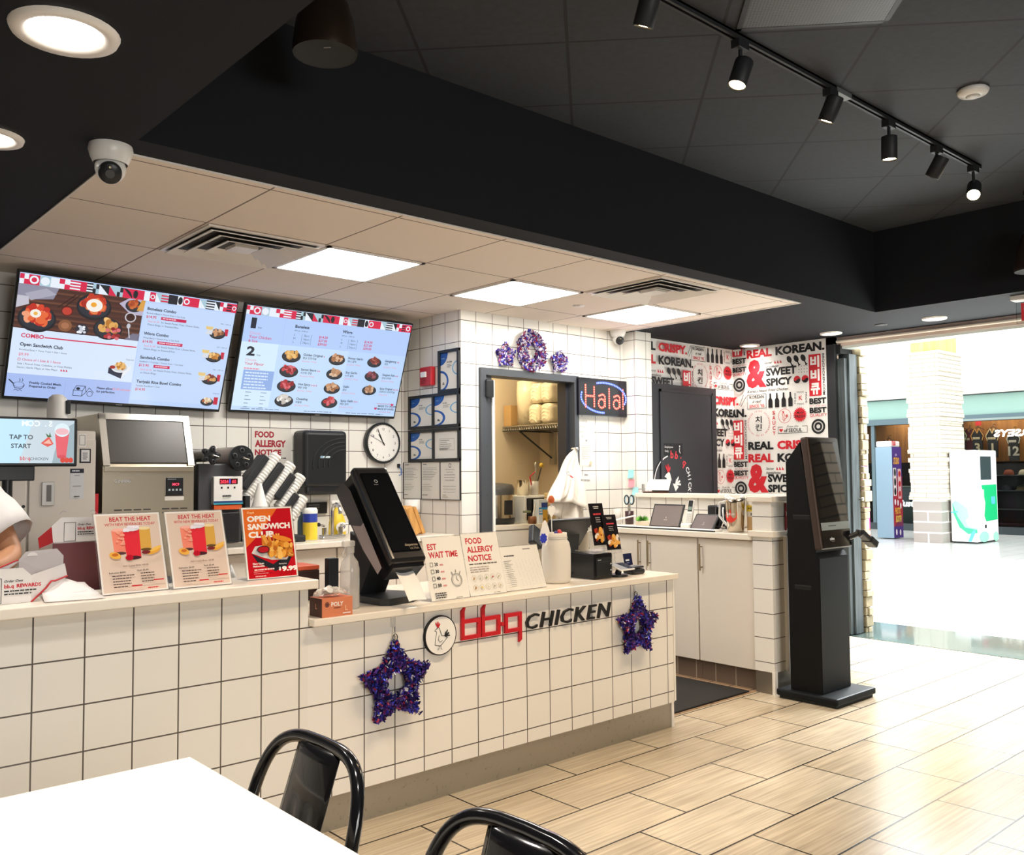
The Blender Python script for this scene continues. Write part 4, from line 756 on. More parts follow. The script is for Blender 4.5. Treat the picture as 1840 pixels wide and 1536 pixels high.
# notice on the back wall
def notice(c, w, h, big, tl, extra=True, glare=None):
    for i, (t_, x1) in enumerate(tl): c.text(t_, w*.09, h*(.86-.155*i), w*x1, h*(.96-.155*i), big, .03)
a = at(452, 769, 'y', 5.52); b = at(523, 868, 'y', 5.52); t = thing('allergy_notice', 'clear food allergy notice with big red words stuck on the back wall tiles', 'notice', ((a.x+b.x)/2, 5.52, b.z)); ACR = mat('acrylic_sheet', '#dcd8d0', .12)
MB().box(a.x, b.x, 5.519, 5.5295, b.z, a.z, ACR, .002).build('sheet', t); c = Card(frame((a.x, 5.519, b.z), (1, 0, 0), (0, 0, 1))); w, h = b.x-a.x, a.z-b.z; RN = P_('#9c1f2e')
c.text('FOOD', w*.08, h*.83, w*.56, h*.95, RN, .05); c.text('ALLERGY', w*.08, h*.66, w*.86, h*.79, RN, .05); c.text('NOTICE', w*.08, h*.51, w*.74, h*.62, RN, .05); c.bars(w*.1, h*.47, w*.8, 1, 1, h*.02, K_, 2); c.bars(w*.1, h*.42, w*.8, 3, h*.04, h*.015, GY, 3)
for i in range(4): c.ring(w*(.2+.2*i), h*.2, w*.06, w*.07, GY, 18)
c.build('print', t)
# paper towel dispenser
a = at(547, 772, 'y', 5.36); b = at(625, 888, 'y', 5.36); t = thing('towel_dispenser', 'big rounded black paper towel dispenser on the tiled back wall', 'towel dispenser', ((a.x+b.x)/2, 5.4, b.z))
m = MB().box(a.x, b.x, 5.36, 5.528, b.z+.05, a.z, PLB, .03, 4); m.build('cover', t); w, h = b.x-a.x, a.z-b.z
MB().box(a.x+.02, b.x-.015, 5.375, 5.52, b.z, b.z+.09, PLB, .025, 3).build('mouth', t)
for k in range(4): MB().tube([(b.x-.02-w*(.75-.12*k)*math.cos(s), 5.358, a.z-h*.52+(h*(.40-.06*k))*math.sin(s)) for s in [i/14*1.75-.2 for i in range(15)]], .004, PLB, 6).build('ridge', t)
c = Card(frame((a.x+w*.36, 5.3585, a.z-h*.43), (1, 0, 0), (0, 0, 1)), .001); c.rect(0, 0, w*.22, .014, P_('#b9c9cc')); c.rect(.003, .003, .02, .011, P_('#3a76a8')); c.build('badge', t)
# wall clock
a = at(687, 796, 'y', 5.5); t = thing('wall_clock', 'round black rimmed wall clock on the tiled back wall', 'clock', a); r = .145; X = frame((a.x, 5.49, a.z), (1, 0, 0), (0, 0, 1))
MB(X).lathe([(r*.9, -.038), (r, -.036), (r*1.03, 0), (r*.98, .012), (r*.93, .012), (r*.91, .004)], PLB, n=48).build('rim', t); MB(X).lathe([(0, .002), (r*.92, .002)], mat('clock_face', '#f3f1ec', .4), n=48).build('dial', t)
c = Card(X, .003)
for i in range(12): an = PI/2-2*PI*(i+1)/12; s = str(i+1); c.words(s, r*.70*math.cos(an), r*.70*math.sin(an)-.009, .018, K_, .01, al='c')
for i in range(60): an = 2*PI*i/60; c.line([(r*.85*math.cos(an), r*.85*math.sin(an)), (r*(.89 if i % 5 else .81+.08)*math.cos(an), r*.89*math.sin(an))], .0018, K_)
c.build('numerals', t)
for l_, w_, hr in ((.5, .007, 10.93), (.78, .005, 0), (.84, .0025, 0)):
    an = PI/2-2*PI*(hr/12 if hr else (.93 if l_ < .8 else .82)); c = Card(X, .004+.001*l_); c.line([(-r*.12*math.cos(an), -r*.12*math.sin(an)), (r*l_*math.cos(an), r*l_*math.sin(an))], w_, K_); c.ell(0, 0, .006, .006, K_, 12); c.build('hand', t)
# fire alarm strobe
a = at(757, 661, 'x', 3.81); b = at(777, 692, 'x', 3.81); t = thing('fire_alarm', 'red fire alarm strobe on the side wall above the framed certificates', 'fire alarm', (3.82, (a.y+b.y)/2, b.z)); MB().box(3.792, 3.834, b.y-.005, a.y, b.z, a.z, RED, .008, 3).build('body', t)
MB().box(3.78, 3.796, b.y+.045, a.y-.025, b.z+.06, a.z-.035, mat('strobe_lens', '#e6e2df', .1), .006).build('strobe', t); c = Card(frame((3.7915, a.y, b.z), (0, -1, 0), (0, 0, 1)), .0005); c.bars(.02, .05, .07, 4, .01, .005, P_('#7d141c'), 2); c.build('grille', t)
# framed certificates
CP = mat('certificate_paper', '#dcd9d0', .35); FB = mat('black_picture_frame', '#17181b', .4)
def cert(c, u, v, w, h, kind, seed):
    B1, B2 = P_('#2157a4'), P_('#6fa9cf'); 
    c.rect(u, v, u+w, v+h, P_('#e0ddd5'))
    if kind == 'blue':
        c.poly([(u, v+h)]+[(u+w*.42*math.cos(s), v+h-h*.33*math.sin(s)) for s in [PI/2*i/10 for i in range(11)]], B1); c.words('ServSafe', u+w*.06, v+h*.84, h*.03, P_('#cfe0f2'), wmax=w*.28)
        c.ring(u, v+h*.24, w*.36, w*.46, B1, 26, -1.57, 1.57, asp=h/w*.62); c.ring(u+w*1.02, v+h*.56, w*.30, w*.36, B2, 20, 1.4, 4.9, asp=h/w*.55)
        c.words('ServSafe', u+w*.36, v+h*.72, h*.05, K_, .02, wmax=w*.36); c.bars(u+w*.38, v+h*.68, w*.34, 3, h*.035, h*.018, GY, seed); c.bars(u+w*.14, v+h*.2, w*.13, 2, h*.035, h*.028, K_, 4)
    elif kind == 'letter':
        c.bars(u+w*.08, v+h*.95, w*.3, 1, 1, h*.02, K_, seed); c.bars(u+w*.08, v+h*.85, w*.82, 8, h*.045, h*.012, GY, seed+1); c.bars(u+w*.08, v+h*.4, w*.6, 4, h*.05, h*.012, GY, seed+2); c.bars(u+w*.1, v+h*.12, w*.35, 1, 1, h*.02, K_, seed+4)
    elif kind == 'seal':
        c.ring(u+w*.5, v+h*.9, w*.05, w*.07, K_, 18); c.bars(u+w*.2, v+h*.8, w*.6, 5, h*.07, h*.014, GY, seed, 'c'); c.bars(u+w*.12, v+h*.36, w*.76, 3, h*.08, h*.012, GY, seed+1, 'c'); c.bars(u+w*.15, v+h*.12, w*.3, 2, h*.05, h*.012, K_, seed+2)
    else:
        c.box_(u+w*.2, v+h*.3, u+w*.82, v+h*.72, w*.008, GY); c.bars(u+w*.24, v+h*.67, w*.5, 5, h*.07, h*.022, GY, seed); c.bars(u+w*.24, v+h*.35, w*.4, 1, 1, h*.02, K_, seed+1)
def cert_frame(px0, py0, px1, py1, kinds, label, thin=False):
    a = at(px0, py0, 'x', 3.825); b = at(px1, py1, 'x', 3.825); W, H = a.y-b.y, a.z-b.z; t = thing('certificate_frame', label, 'picture frame', (3.83, (a.y+b.y)/2, b.z)); X = frame((3.834, a.y, b.z), (0, -1, 0), (0, 0, 1)); f = .02 if not thin else .008
    MB(X).box(0, W, 0, H, -.0, .006, FB).build('backboard', t)
    m = MB(X); n = len(kinds); iw = (W-f*(n+1))/n
    for i in range(n+1): m.box(i*(iw+f), i*(iw+f)+f, 0, H, .004, .02 if not thin else .01, FB, .002)
    m.box(0, W, 0, f, .004, .019, FB).box(0, W, H-f, H, .004, .019, FB) if not thin else m.box(0, W, 0, .004, .004, .01, FB); m.build('moulding', t)
    for i, k in enumerate(kinds): c = Card(X, .0065); cert(c, f+i*(iw+f), f if not thin else .004, iw, H-2*f if not thin else H-.006, k, 10*i+len(label)); c.build('certificate', t)
cert_frame(788, 631, 826, 702, ['blue'], 'single black frame with one blue swoosh certificate, topmost beside the fire alarm')
cert_frame(735, 713, 826, 766, ['blue', 'blue'], 'black double frame holding two blue swoosh certificates side by side')
cert_frame(735, 774, 827, 828, ['blue', 'card'], 'black double frame with a blue swoosh certificate and a plain permit card')
cert_frame(724, 831, 827, 899, ['letter', 'letter', 'seal'], 'thin framed row of three typed letters, lowest on the side wall', True)
# hand wash tap, bottles, boards
t = thing('sink_tap', 'chrome two handle tap standing on the back worktop', 'tap', (3.05, 5.2, .957)); p = at(597, 965, 'y', 5.2); x = p.x
MB().box(x-.085, x+.085, 5.17, 5.23, .957, .982, CHROME, .008).build('base', t); MB().tube([(x, 5.2, .98), (x, 5.2, 1.13), (x, 5.19, 1.165), (x, 5.15, 1.18), (x, 5.11, 1.165), (x, 5.1, 1.12)], .012, CHROME, 12).build('spout', t)
for s in (-1, 1): MB().cyl((x+s*.06, 5.2, .98), (x+s*.06, 5.2, 1.03), .016, CHROME).cyl((x+s*.06, 5.2, 1.04), (x+s*.115, 5.17, 1.052), .008, CHROME).ball((x+s*.115, 5.17, 1.052), .013, PLB, 10).build('handle', t)
a = at(557, 950, 'y', 5.15); t = thing('wipes_canister', 'yellow and blue canister of cleaning wipes with a white lid', 'canister', (a.x, 5.15, .957)); YEL = mat('yellow_label', '#e9c93a', .4); BLU = mat('blue_label', '#2a3f9c', .4)
MB().lathe([(0, 0), (.046, 0), (.046, .005)], WPL, (a.x, 5.15, .957), 24).lathe([(.0462, .005), (.0462, .115)], YEL, (a.x, 5.15, .957), 24).lathe([(.0462, .115), (.0462, .17)], BLU, (a.x, 5.15, .957), 24).build('can', t); MB().lathe([(.047, .17), (.048, .19), (.04, .205), (0, .207)], WPL, (a.x, 5.15, .957), 24).build('lid', t)
a = at(543, 950, 'y', 5.22); single('grey_bottle', MB().lathe([(0, 0), (.03, 0), (.03, .12), (.022, .15), (.012, .16), (.012, .18), (0, .18)], mat('slate_plastic', '#5d7480', .4), (a.x, 5.22, .957), 18), 'slate grey bottle partly behind the yellow wipes canister', 'bottle')
a = at(606, 955, 'y', 5.34); t = thing('spray_cleaner', 'yellow spray cleaner bottle with a numbered label behind the tap', 'spray bottle', (a.x, 5.34, .957)); Z = .957
MB().lathe([(0, 0), (.055, 0), (.058, .02), (.056, .09), (.045, .13), (.028, .165), (.016, .19), (.016, .2)], YEL, (a.x, 5.34, Z), 24).build('bottle', t); c = Card(frame((a.x-.045, 5.34-.0585, Z+.02), (1, 0, 0), (0, 0, 1)), .0005); c.ell(.045, .045, .044, .034, P_('#f0ede4'), 24); c.words('409', .045, .032, .026, P_('#3a2a55'), .03, .25, al='c'); c.build('label', t)
MB().cyl((a.x, 5.34, Z+.195), (a.x, 5.34, Z+.22), .018, WPL).box(a.x-.05, a.x+.025, 5.325, 5.355, Z+.22, Z+.245, WPL, .006).tube([(a.x-.035, 5.34, Z+.22), (a.x-.045, 5.34, Z+.19), (a.x-.04, 5.34, Z+.17)], .005, WPL).build('trigger', t)
a = at(554, 903, 'y', 5.5); b = at(590, 922, 'y', 5.5); t = thing('small_notice', 'small black wall notice with faint writing under the towel dispenser', 'notice', (a.x, 5.5, b.z)); MB().box(a.x, b.x, 5.515, 5.529, b.z, a.z, PLM, .003).build('board', t); c = Card(frame((a.x, 5.515, b.z), (1, 0, 0), (0, 0, 1))); c.bars(.012, a.z-b.z-.015, b.x-a.x-.03, 4, .016, .006, GY, 3); c.build('print', t)
WD = wood_mat('beech_board', '#b98344', '#d3a05c', 'z', 4, .45); 
for i, (px, lab) in enumerate(((752, 'wooden board leaning behind the napkin dispenser, nearer the tap'), (764, 'wooden board leaning behind the napkin dispenser, outermost of the set'))):
    a = at(px, 950, 'y', 5.0+.05*i); X = MX.Translation((a.x-.02, 5.0+.05*i, .9575)) @ MX.Rotation(math.radians(-24), 4, 'Y'); single('wooden_board', MB(X).box(0, .05-.02*i, 0, .26, .0, .20, WD, .006), lab, 'board')
a = at(741, 905, 'y', 5.32); t = thing('paper_roll', 'white paper towel roll on a dark stand above the wooden boards', 'paper roll', (a.x, 5.32, .957)); MB().lathe([(0, 0), (.07, 0), (.07, .012), (.012, .014), (.012, .15)], PLM, (a.x, 5.32, .957), 24).build('stand', t); MB().lathe([(.02, 0), (.055, 0), (.056, .03), (.055, .09), (.02, .09)], PAPER, (a.x, 5.32, 1.10), 24).build('roll', t)
a = at(717, 838, 'y', 5.52); t = thing('wall_hook', 'small dark hook with a blue cord on the back wall beside the clock', 'hook', (a.x, 5.52, a.z-.06)); MB().box(a.x-.012, a.x+.012, 5.518, 5.529, a.z-.01, a.z+.02, PLM, .003).build('hook_plate', t); MB().tube([(a.x, 5.51, a.z), (a.x+.012, 5.508, a.z-.03), (a.x+.012, 5.51, a.z-.06), (a.x-.006, 5.512, a.z-.065)], .004, mat('cord_blue', '#4f7fc0', .5), 8).build('cord', t)
a = at(173, 908, 'y', 4.93); t = thing('red_brush', 'red handled brush standing in the gap between refrigerator and ice machine', 'brush', (a.x, 4.95, 0)); MB().cyl((a.x, 4.95, .05), (a.x, 4.95, a.z-.05), .011, PLM, n=10).cyl((a.x, 4.95, a.z-.05), (a.x, 4.95, a.z+.06), .016, RED, n=12).build('handle', t); MB().box(a.x-.014, a.x+.014, 4.90, 5.0, .004, .05, RED, .004).build('head', t)
# ================================================================ the serving counter
KICK = speckle_mat('scuffed_steel_kick', '#8f8d86', '#b5b2aa', 38, .3, .42, .34, .8)
t = thing('service_counter', 'long white tiled counter with red and black shop lettering and a steel kick plate', 'counter', (2.82, 3.42, 0))
MB().box(1.72, 3.925, 3.118, 3.75, .133, .794, TILE_LOW).build('tiled_body', t); MB().box(1.72, 3.905, 3.128, 3.74, .0, .133, KICK).build('kick_plate', t); MB().box(3.922, 3.934, 3.113, 3.76, .14, .794, CORNERW).box(3.905, 3.925, 3.122, 3.74, 0, .135, CORNERW).build('corner_trim', t)
t = thing('service_counter', 'taller white tiled counter section with open takeout boxes on its ledge', 'counter', (.3, 3.42, 0))
MB().box(-1.6, 1.72, 3.118, 3.33, .133, .938, TILE_HIGH).build('tiled_body', t); MB().box(-1.6, 1.72, 3.128, 3.32, .0, .133, KICK).build('kick_plate', t)
single('countertop', MB().box(1.724, 3.93, 3.08, 3.77, .794, .823, LEDGEW, .004), 'cream worktop slab on the lower counter, carrying the notices and the big jar', 'worktop')
single('countertop', MB().box(-1.6, 1.745, 3.08, 3.37, .938, .973, LEDGEW, .004), 'cream ledge slab on the taller counter section under the drink posters', 'worktop')
t = thing('prep_table', 'dark topped work table behind the taller counter section', 'table', (.9, 3.6, 0)); MB().box(-.2, 1.70, 3.38, 3.72, .84, .87, mat('dark_worktop', '#3c3836', .3), .004).build('tabletop', t)
for x_ in (-.15, 1.65):
    for y_ in (3.42, 3.68): MB().cyl((x_, y_, 0), (x_, y_, .84), .02, STEEL, n=10).build('leg', t)
single('cash_till', MB().box(1.10, 1.45, 3.40, 3.70, .8705, .965, PLM, .006).box(1.11, 1.44, 3.392, 3.402, .885, .95, mat('tray_grey', '#6a6866', .4)), 'low black cash till behind the drink posters', 'till')
# raised lettering
def raised(mb, polys, z0, z1, m):
    for p in polys: mb.prism(p, z0, z1, m)
def solid_text(mb, s, u0, v0, u1, v1, z0, z1, m, bold=0, shear=0):
    vs, fs, a, b, c, d = glyphs(s, bold, shear); P = [(u0+(x-a)/(b-a)*(u1-u0), v0+(y-c)/(d-c)*(v1-v0)) for x, y in vs]; n = len(P); cnt = {}
    for f in fs:
        for i in range(len(f)): cnt[(f[i], f[(i+1) % len(f)])] = 1
    sd = [(i, j, j+n, i+n) for (i, j) in cnt if (j, i) not in cnt]
    mb.add([(x, y, z0) for x, y in P]+[(x, y, z1) for x, y in P], [tuple(i+n for i in f) for f in fs]+sd, m)
REDL = mat('red_letter', '#c9202c', .3); BLKL = mat('black_letter', '#1c1b1c', .35)
p0 = at(828, 1150, 'y', 3.112); p1 = at(937, 1150, 'y', 3.112); X = frame((p0.x, 3.1175, .648), (1, 0, 0), (0, 0, 1)); W_L = p1.x-p0.x
t = thing('shop_lettering', 'raised shop name on the white tiles, red lower case then black italic capitals', 'lettering', (2.93, 3.117, .6))
def b_letter(x, q=False):
    w, h, s = .109, .088, .0175; m = MB(X)
    if not q: P = [[(x, 0), (x+w, 0), (x+w, s), (x, s)], [(x, s), (x+s, s), (x+s, .120), (x+s+.007, .146), (x, .126)], [(x+s, h-s), (x+w, h-s), (x+w, h), (x+s, h)], [(x+w-s, s), (x+w, s), (x+w, h-s), (x+w-s, h-s)]]
    else: w = .103; P = [[(x, 0), (x+w-s, 0), (x+w-s, s), (x, s)], [(x, s), (x+s, s), (x+s, h-s), (x, h-s)], [(x, h-s), (x+w-s, h-s), (x+w-s, h), (x, h)], [(x+w-s, -.05), (x+w, -.038), (x+w, h), (x+w-s, h)]]
    for p in P: m.prism(p, 0, .012, REDL)
    return m
b_letter(.0).build('letter', t); b_letter(.115).build('letter', t); MB(X).cyl((.237, .044, 0), (.237, .044, .012), .0095, REDL).build('letter', t); b_letter(.251, True).build('letter', t)
p2 = at(946, 1131, 'y', 3.112); p3 = at(1096, 1112, 'y', 3.112); k = glyphs('CHICKEN', .02, .22); x0 = p2.x-p0.x-.005; L_ = p3.x-p2.x+.01; wid = [glyphs(c_, .006, .22) for c_ in 'CHICKEN']; tot = sum(g[3]-g[2] for g in wid)+.05*6; sx = L_/tot; xx = x0
for g, c_ in zip(wid, 'CHICKEN'):
    w = (g[3]-g[2])*sx; m = MB(X); solid_text(m, c_, xx, -.0, xx+w, .07, 0, .012, BLKL, .006, .22); m.build('letter', t); xx += w+.05*sx
p = at(790, 1141, 'y', 3.112); t = thing('round_emblem', 'round white emblem with a line drawn rooster beside the raised lettering', 'emblem', (p.x, 3.117, p.z-.083)); X = frame((p.x, 3.1175, p.z), (1, 0, 0), (0, 0, 1))
MB(X).lathe([(.084, 0), (.084, .014), (.078, .0145), (0, .0145)], BLKL, n=48).build('rim', t); c = Card(X, .0146); c.ell(0, 0, .079, .079, P_('#f4f2ee'), 48); rooster(c, -.006, -.004, .064, K_, R_D, .0026); c.build('face', t)
# tinsel decorations
def inside(p, poly):
    r = False; n = len(poly)
    for i in range(n):
        (x1, y1), (x2, y2) = poly[i], poly[(i+1) % n]
        if (y1 > p[1]) != (y2 > p[1]) and p[0] < (x2-x1)*(p[1]-y1)/(y2-y1)+x1: r = not r
    return r
TIN = [mat('tinsel_blue', '#3a3fc0', .3, .35), mat('tinsel_violet', '#5f3a96', .3, .35), mat('tinsel_navy', '#20225a', .3, .3), mat('tinsel_silver', '#efedf6', .25, .3), mat('tinsel_red', '#a02c48', .3, .3)]
def tinsel(name, label, X, outer, hole, n, size, depth, seed, wts, hook=None):
    rd = random.Random(seed); t = thing(name, label, 'decoration', X @ V((0, min(p[1] for p in outer), 0)), group=None); m = MB(X)
    xs = [p[0] for p in outer]; ys = [p[1] for p in outer]; k = 0
    while k < n:
        p = (rd.uniform(min(xs), max(xs)), rd.uniform(min(ys), max(ys)))
        if not inside(p, outer) or (hole and inside(p, hole)): continue
        k += 1; z = rd.uniform(.012, depth); d = V((rd.gauss(0, 1), rd.gauss(0, 1), rd.gauss(0, 1))).normalized(); e = d.orthogonal().normalized()*size*.22; l = size*rd.uniform(.5, 1.1); c = V((p[0], p[1], z)); d.z = abs(d.z)
        a = c-d*l*.3; b = c+d*l*.7; a.z = max(a.z, .012); b.z = max(b.z, .012)
        m.add([a-e, a+e, b+e*.6, b-e*.6], [(0, 1, 2, 3)], TIN[rd.choices(range(5), wts)[0]])
    m.build('tinsel', t)
    fr = MB(X); cx = sum(xs)/len(xs); cy = sum(ys)/len(ys); pts = [((p[0]*.8+cx*.2), (p[1]*.8+cy*.2), .01) for p in outer]; fr.tube(pts, .004, TIN[2], 6, closed=True); fr.build('wire_frame', t)
    if hook: h = MB(X); h.tube([(hook[0]+.011*math.cos(s), hook[1]+.014*math.sin(s), .012) for s in [2*PI*i/14 for i in range(14)]], .0022, PLB, 6, closed=True); h.build('hanging_loop', t)
    return t
def star(R, r, rot=0., sx=1., n=5): return [((R if i % 2 == 0 else r)*math.sin(PI*i/n+rot)*sx, (R if i % 2 == 0 else r)*math.cos(PI*i/n+rot)) for i in range(2*n)]
CLIP = mat('clear_hook', '#e9e7e2', .15, alpha=.75)
for i, (cx, cz, R, lab, sd) in enumerate(((2.100, .526, .175, 'big blue and violet tinsel star hanging on the counter between glove box and round emblem', 1), (3.595, .578, .158, 'blue and violet tinsel star hanging at the far end of the lettering', 2))):
    X = frame((cx, 3.1175, cz), (1, 0, 0), (0, 0, 1)); tinsel('tinsel_star', lab, X, star(R, R*.56, -.03+.06*i), star(R*.33, R*.27, PI/5), 4200, .021, .05, sd, (3.5, 3.5, 6, .8, 1.2), (0.01, R+.004))
    t = thing('adhesive_hook', 'clear adhesive hook above the tinsel star '+('near the glove box' if i == 0 else 'at the far end of the counter'), 'hook', (cx, 3.117, cz+R)); MB(X).box(-.004, .016, R+.045, R+.09, 0, .004, CLIP, .002).tube([(.006, R+.055, .004), (.006, R+.03, .006), (.006, R+.012, .012), (.006, R+.016, .02)], .003, CLIP, 8).build('hook_body', t)
for cx, cz, sd, lab in ((4.218, 2.21, 3, 'solid tinsel star over the doorway, on the menu screen side of the wreath'), (4.756, 2.205, 4, 'solid tinsel star over the doorway, on the glowing sign side of the wreath')):
    tinsel('tinsel_star', lab, frame((cx, 4.8415, cz), (1, 0, 0), (0, 0, 1)), star(.092, .062), None, 900, .026, .045, sd, (2.5, 4, 2, 6, 1.5))
X = frame((4.468, 4.8415, 2.262), (1, 0, 0), (0, 0, 1)); tinsel('tinsel_wreath', 'round tinsel wreath hanging over the doorway between two small stars', X, [(.13*math.cos(2*PI*i/30), .145*math.sin(2*PI*i/30)) for i in range(30)], [(.055*math.cos(2*PI*i/20), .068*math.sin(2*PI*i/20)) for i in range(20)], 2600, .034, .05, 5, (2.5, 4, 1.5, 5, 3.5))
# ---- notices and posters in clear stands
ACRY = mat('clear_stand', '#f1f3f2', .06, trans=.9, alpha=.35, ior=1.1)
def stand(name, label, x0, x1, y0, z0, lean, h, draw, cat='notice', tilt=0, border=True, paper='#f2f0ea'):
    w = x1-x0; X = MX.Translation((x0, y0, z0+.0005)) @ MX.Rotation(tilt, 4, 'Z') @ frame((0, 0, 0), (1, 0, 0), (0, lean, h)); hh = math.hypot(lean, h); t = thing(name, label, cat, X @ V((w/2, 0, 0)))
    MB(X).box(-.004, w+.004, 0, hh+.004, -.0035, -.0005, ACRY).build('clear_back', t); MB(MX.Translation((x0, y0, z0+.0005)) @ MX.Rotation(tilt, 4, 'Z')).box(-.004, w+.004, .002, .09, 0, .003, ACRY).build('foot', t)
    c = Card(X, .0004); c.rect(.0, .003, w, hh, mat('glossy_paper_'+paper.strip('#'), paper, .12, coat=.6)); draw(c, w, hh); c.build('sheet', t); return t
def d_drinks(c, w, h):
    Rr = P_('#c3333a', .2); T = P_('#dcc5b4', .15); c.rect(.006, .008, w-.006, h-.006, T); c.text('BEAT THE HEAT', w*.22, h*.90, w*.86, h*.955, Rr, .02); c.text('WITH NEW BEVERAGES TODAY', w*.14, h*.845, w*.92, h*.88, Rr, .01)
    def glass(u, v, ww, hh_, col, foam, base): c.poly([(u-ww/2, v+hh_), (u+ww/2, v+hh_), (u+ww*.44, v), (u-ww*.44, v)], P_(col, .2)); c.ell(u, v, ww*.44, ww*.12, P_(base, .2), 18); c.ell(u, v+hh_, ww*.5, ww*.13, P_(foam, .2), 18)
    glass(w*.33, h*.50, w*.2, h*.29, '#ee8a72', '#f4b3a2', '#5a3b3a'); glass(w*.73, h*.53, w*.19, h*.27, '#d8a64e', '#ecd6a4', '#6b5030'); glass(w*.53, h*.435, w*.25, h*.36, '#e0333f', '#f1e3ea', '#47262c')
    rd = random.Random(2)
    for i in range(22): c.ell(w*.53+rd.uniform(-.11, .11)*w, h*.795+rd.uniform(-.02, .03)*h, w*.03, w*.022, P_('#ece6ee', .2), 8)
    for i in range(14): c.ell(w*.33+rd.uniform(-.07, .07)*w, h*.70+rd.uniform(-.12, .08)*h, w*.022, w*.018, P_('#f2a48c', .2), 8)
    c.ell(w*.24, h*.47, w*.09, h*.042, P_('#eab04e', .2), 16, rot=-.3); c.ell(w*.24, h*.48, w*.05, h*.02, P_('#c9702e', .2), 12); c.ell(w*.45, h*.435, w*.06, h*.035, P_('#b8182c', .2), 14); c.ell(w*.84, h*.50, w*.11, h*.03, P_('#e5a640', .2), 16, rot=.35); c.ell(w*.87, h*.53, w*.10, h*.02, P_('#f0bd5c', .2), 16, rot=.4); c.ell(w*.71, h*.49, w*.07, h*.022, P_('#7a2b2e', .2), 12)
    c.words('Add Crystal Boba +$0.85', w*.53, h*.325, h*.022, P_('#6a4a44', .3), .0, .2, al='c', wmax=w*.5); c.words('Refresher $4.49', w*.12, h*.25, h*.022, K_, .01, wmax=w*.3); c.words('Slush $5.49', w*.54, h*.26, h*.022, K_, .01, wmax=w*.24)
    c.bars(w*.16, h*.225, w*.34, 5, h*.034, h*.012, P_('#55433f'), 2); c.bars(w*.58, h*.235, w*.32, 4, h*.034, h*.012, P_('#55433f'), 3); c.rect(w*.42, h*.072, w*.58, h*.088, Rr); c.rect(w*.76, h*.125, w*.92, h*.14, Rr); c.bars(w*.66, h*.05, w*.26, 1, 1, h*.015, Rr, 4)
def d_club(c, w, h):
    c.rect(.006, .006, w-.006, h-.006, P_('#c41a26', .12)); O = P_('#e8722e', .15); WT_ = P_('#f7f1ec', .2); c.poly([(.006, h*.45), (.006, h-.006), (w*.7, h-.006), (w*.3, h*.62)], O)
    c.words('Fresh', w*.1, h*.915, h*.035, P_('#f6d9a4'), .01, .4); c.text('OPEN', w*.09, h*.80, w*.55, h*.885, WT_, .05); c.text('SANDWICH', w*.09, h*.69, w*.93, h*.775, WT_, .05); c.text('CLUB', w*.09, h*.575, w*.60, h*.665, WT_, .05); rd = random.Random(6)
    c.poly([(w*.12, h*.36), (w*.52, h*.20), (w*.94, h*.36), (w*.9, h*.28), (w*.8, h*.16), (w*.55, h*.10), (w*.22, h*.24)], P_('#23252b', .3)); c.poly([(w*.12, h*.37), (w*.2, h*.46), (w*.85, h*.5), (w*.95, h*.4), (w*.8, h*.25), (w*.5, h*.26), (w*.3, h*.31)], P_('#dcd7d2', .3))
    for i in range(16): a = w*(.35+.035*i*.6); c.line([(a, h*.40), (a+w*rd.uniform(-.15, .05), h*(.56+rd.uniform(0, .06)))], w*.03, P_(rd.choice(('#e89a3a', '#d97f28', '#f0b457')), .3))
    for i in range(70): c.ell(w*rd.uniform(.45, .9), h*rd.uniform(.31, .5), w*rd.uniform(.03, .075), h*rd.uniform(.02, .045), P_(rd.choice(('#d98a2c', '#e9a544', '#b9661e', '#c8761f', '#f2bd62')), .3), 9, rot=rd.random()*3)
    c.ell(w*.72, h*.545, w*.2, h*.035, P_('#e58b2f', .3), 16, rot=-.25); c.ell(w*.33, h*.405, w*.125, h*.052, P_('#2b2226', .3), 20); c.ell(w*.33, h*.405, w*.105, h*.042, P_('#b3202a', .2), 20)
    c.words('Now Open', w*.1, h*.205, h*.026, WT_, .03, wmax=w*.26); c.words('Nationwide', w*.1, h*.17, h*.026, WT_, .03, wmax=w*.28); c.bars(w*.12, h*.142, w*.4, 1, 1, h*.02, P_('#f0c9c4'), 2); c.bars(w*.1, h*.11, w*.32, 2, h*.025, h*.01, P_('#e2868a'), 4); c.words('Starting from', w*.6, h*.185, h*.016, WT_, .02, wmax=w*.22); c.text('$', w*.585, h*.095, w*.63, h*.15, WT_, .05); c.text('9.99', w*.65, h*.085, w*.96, h*.155, WT_, .06); c.bars(w*.12, h*.05, w*.3, 1, 1, h*.016, P_('#e9a9a6'), 7)
p = [at(*q, 'y', 3.2) for q in ((187, 1000), (305, 1000), (312, 1000), (413, 1000), (447, 1000), (540, 1000))]
stand('drink_poster', 'iced drinks poster on the ledge, the one beside the open takeout boxes', .985, 1.210, 3.165, .973, .09, .268, d_drinks, 'poster', .06, paper='#ece4dc')
stand('drink_poster', 'iced drinks poster on the ledge, the one between two other posters', 1.222, 1.438, 3.165, .973, .09, .268, d_drinks, 'poster', .03, paper='#ece4dc')
stand('sandwich_poster', 'red open sandwich poster with a large price in a clear stand on the ledge', 1.525, 1.738, 3.225, .973, .06, .272, d_club, 'poster', .02)
RW = P_('#c8323c', .3)
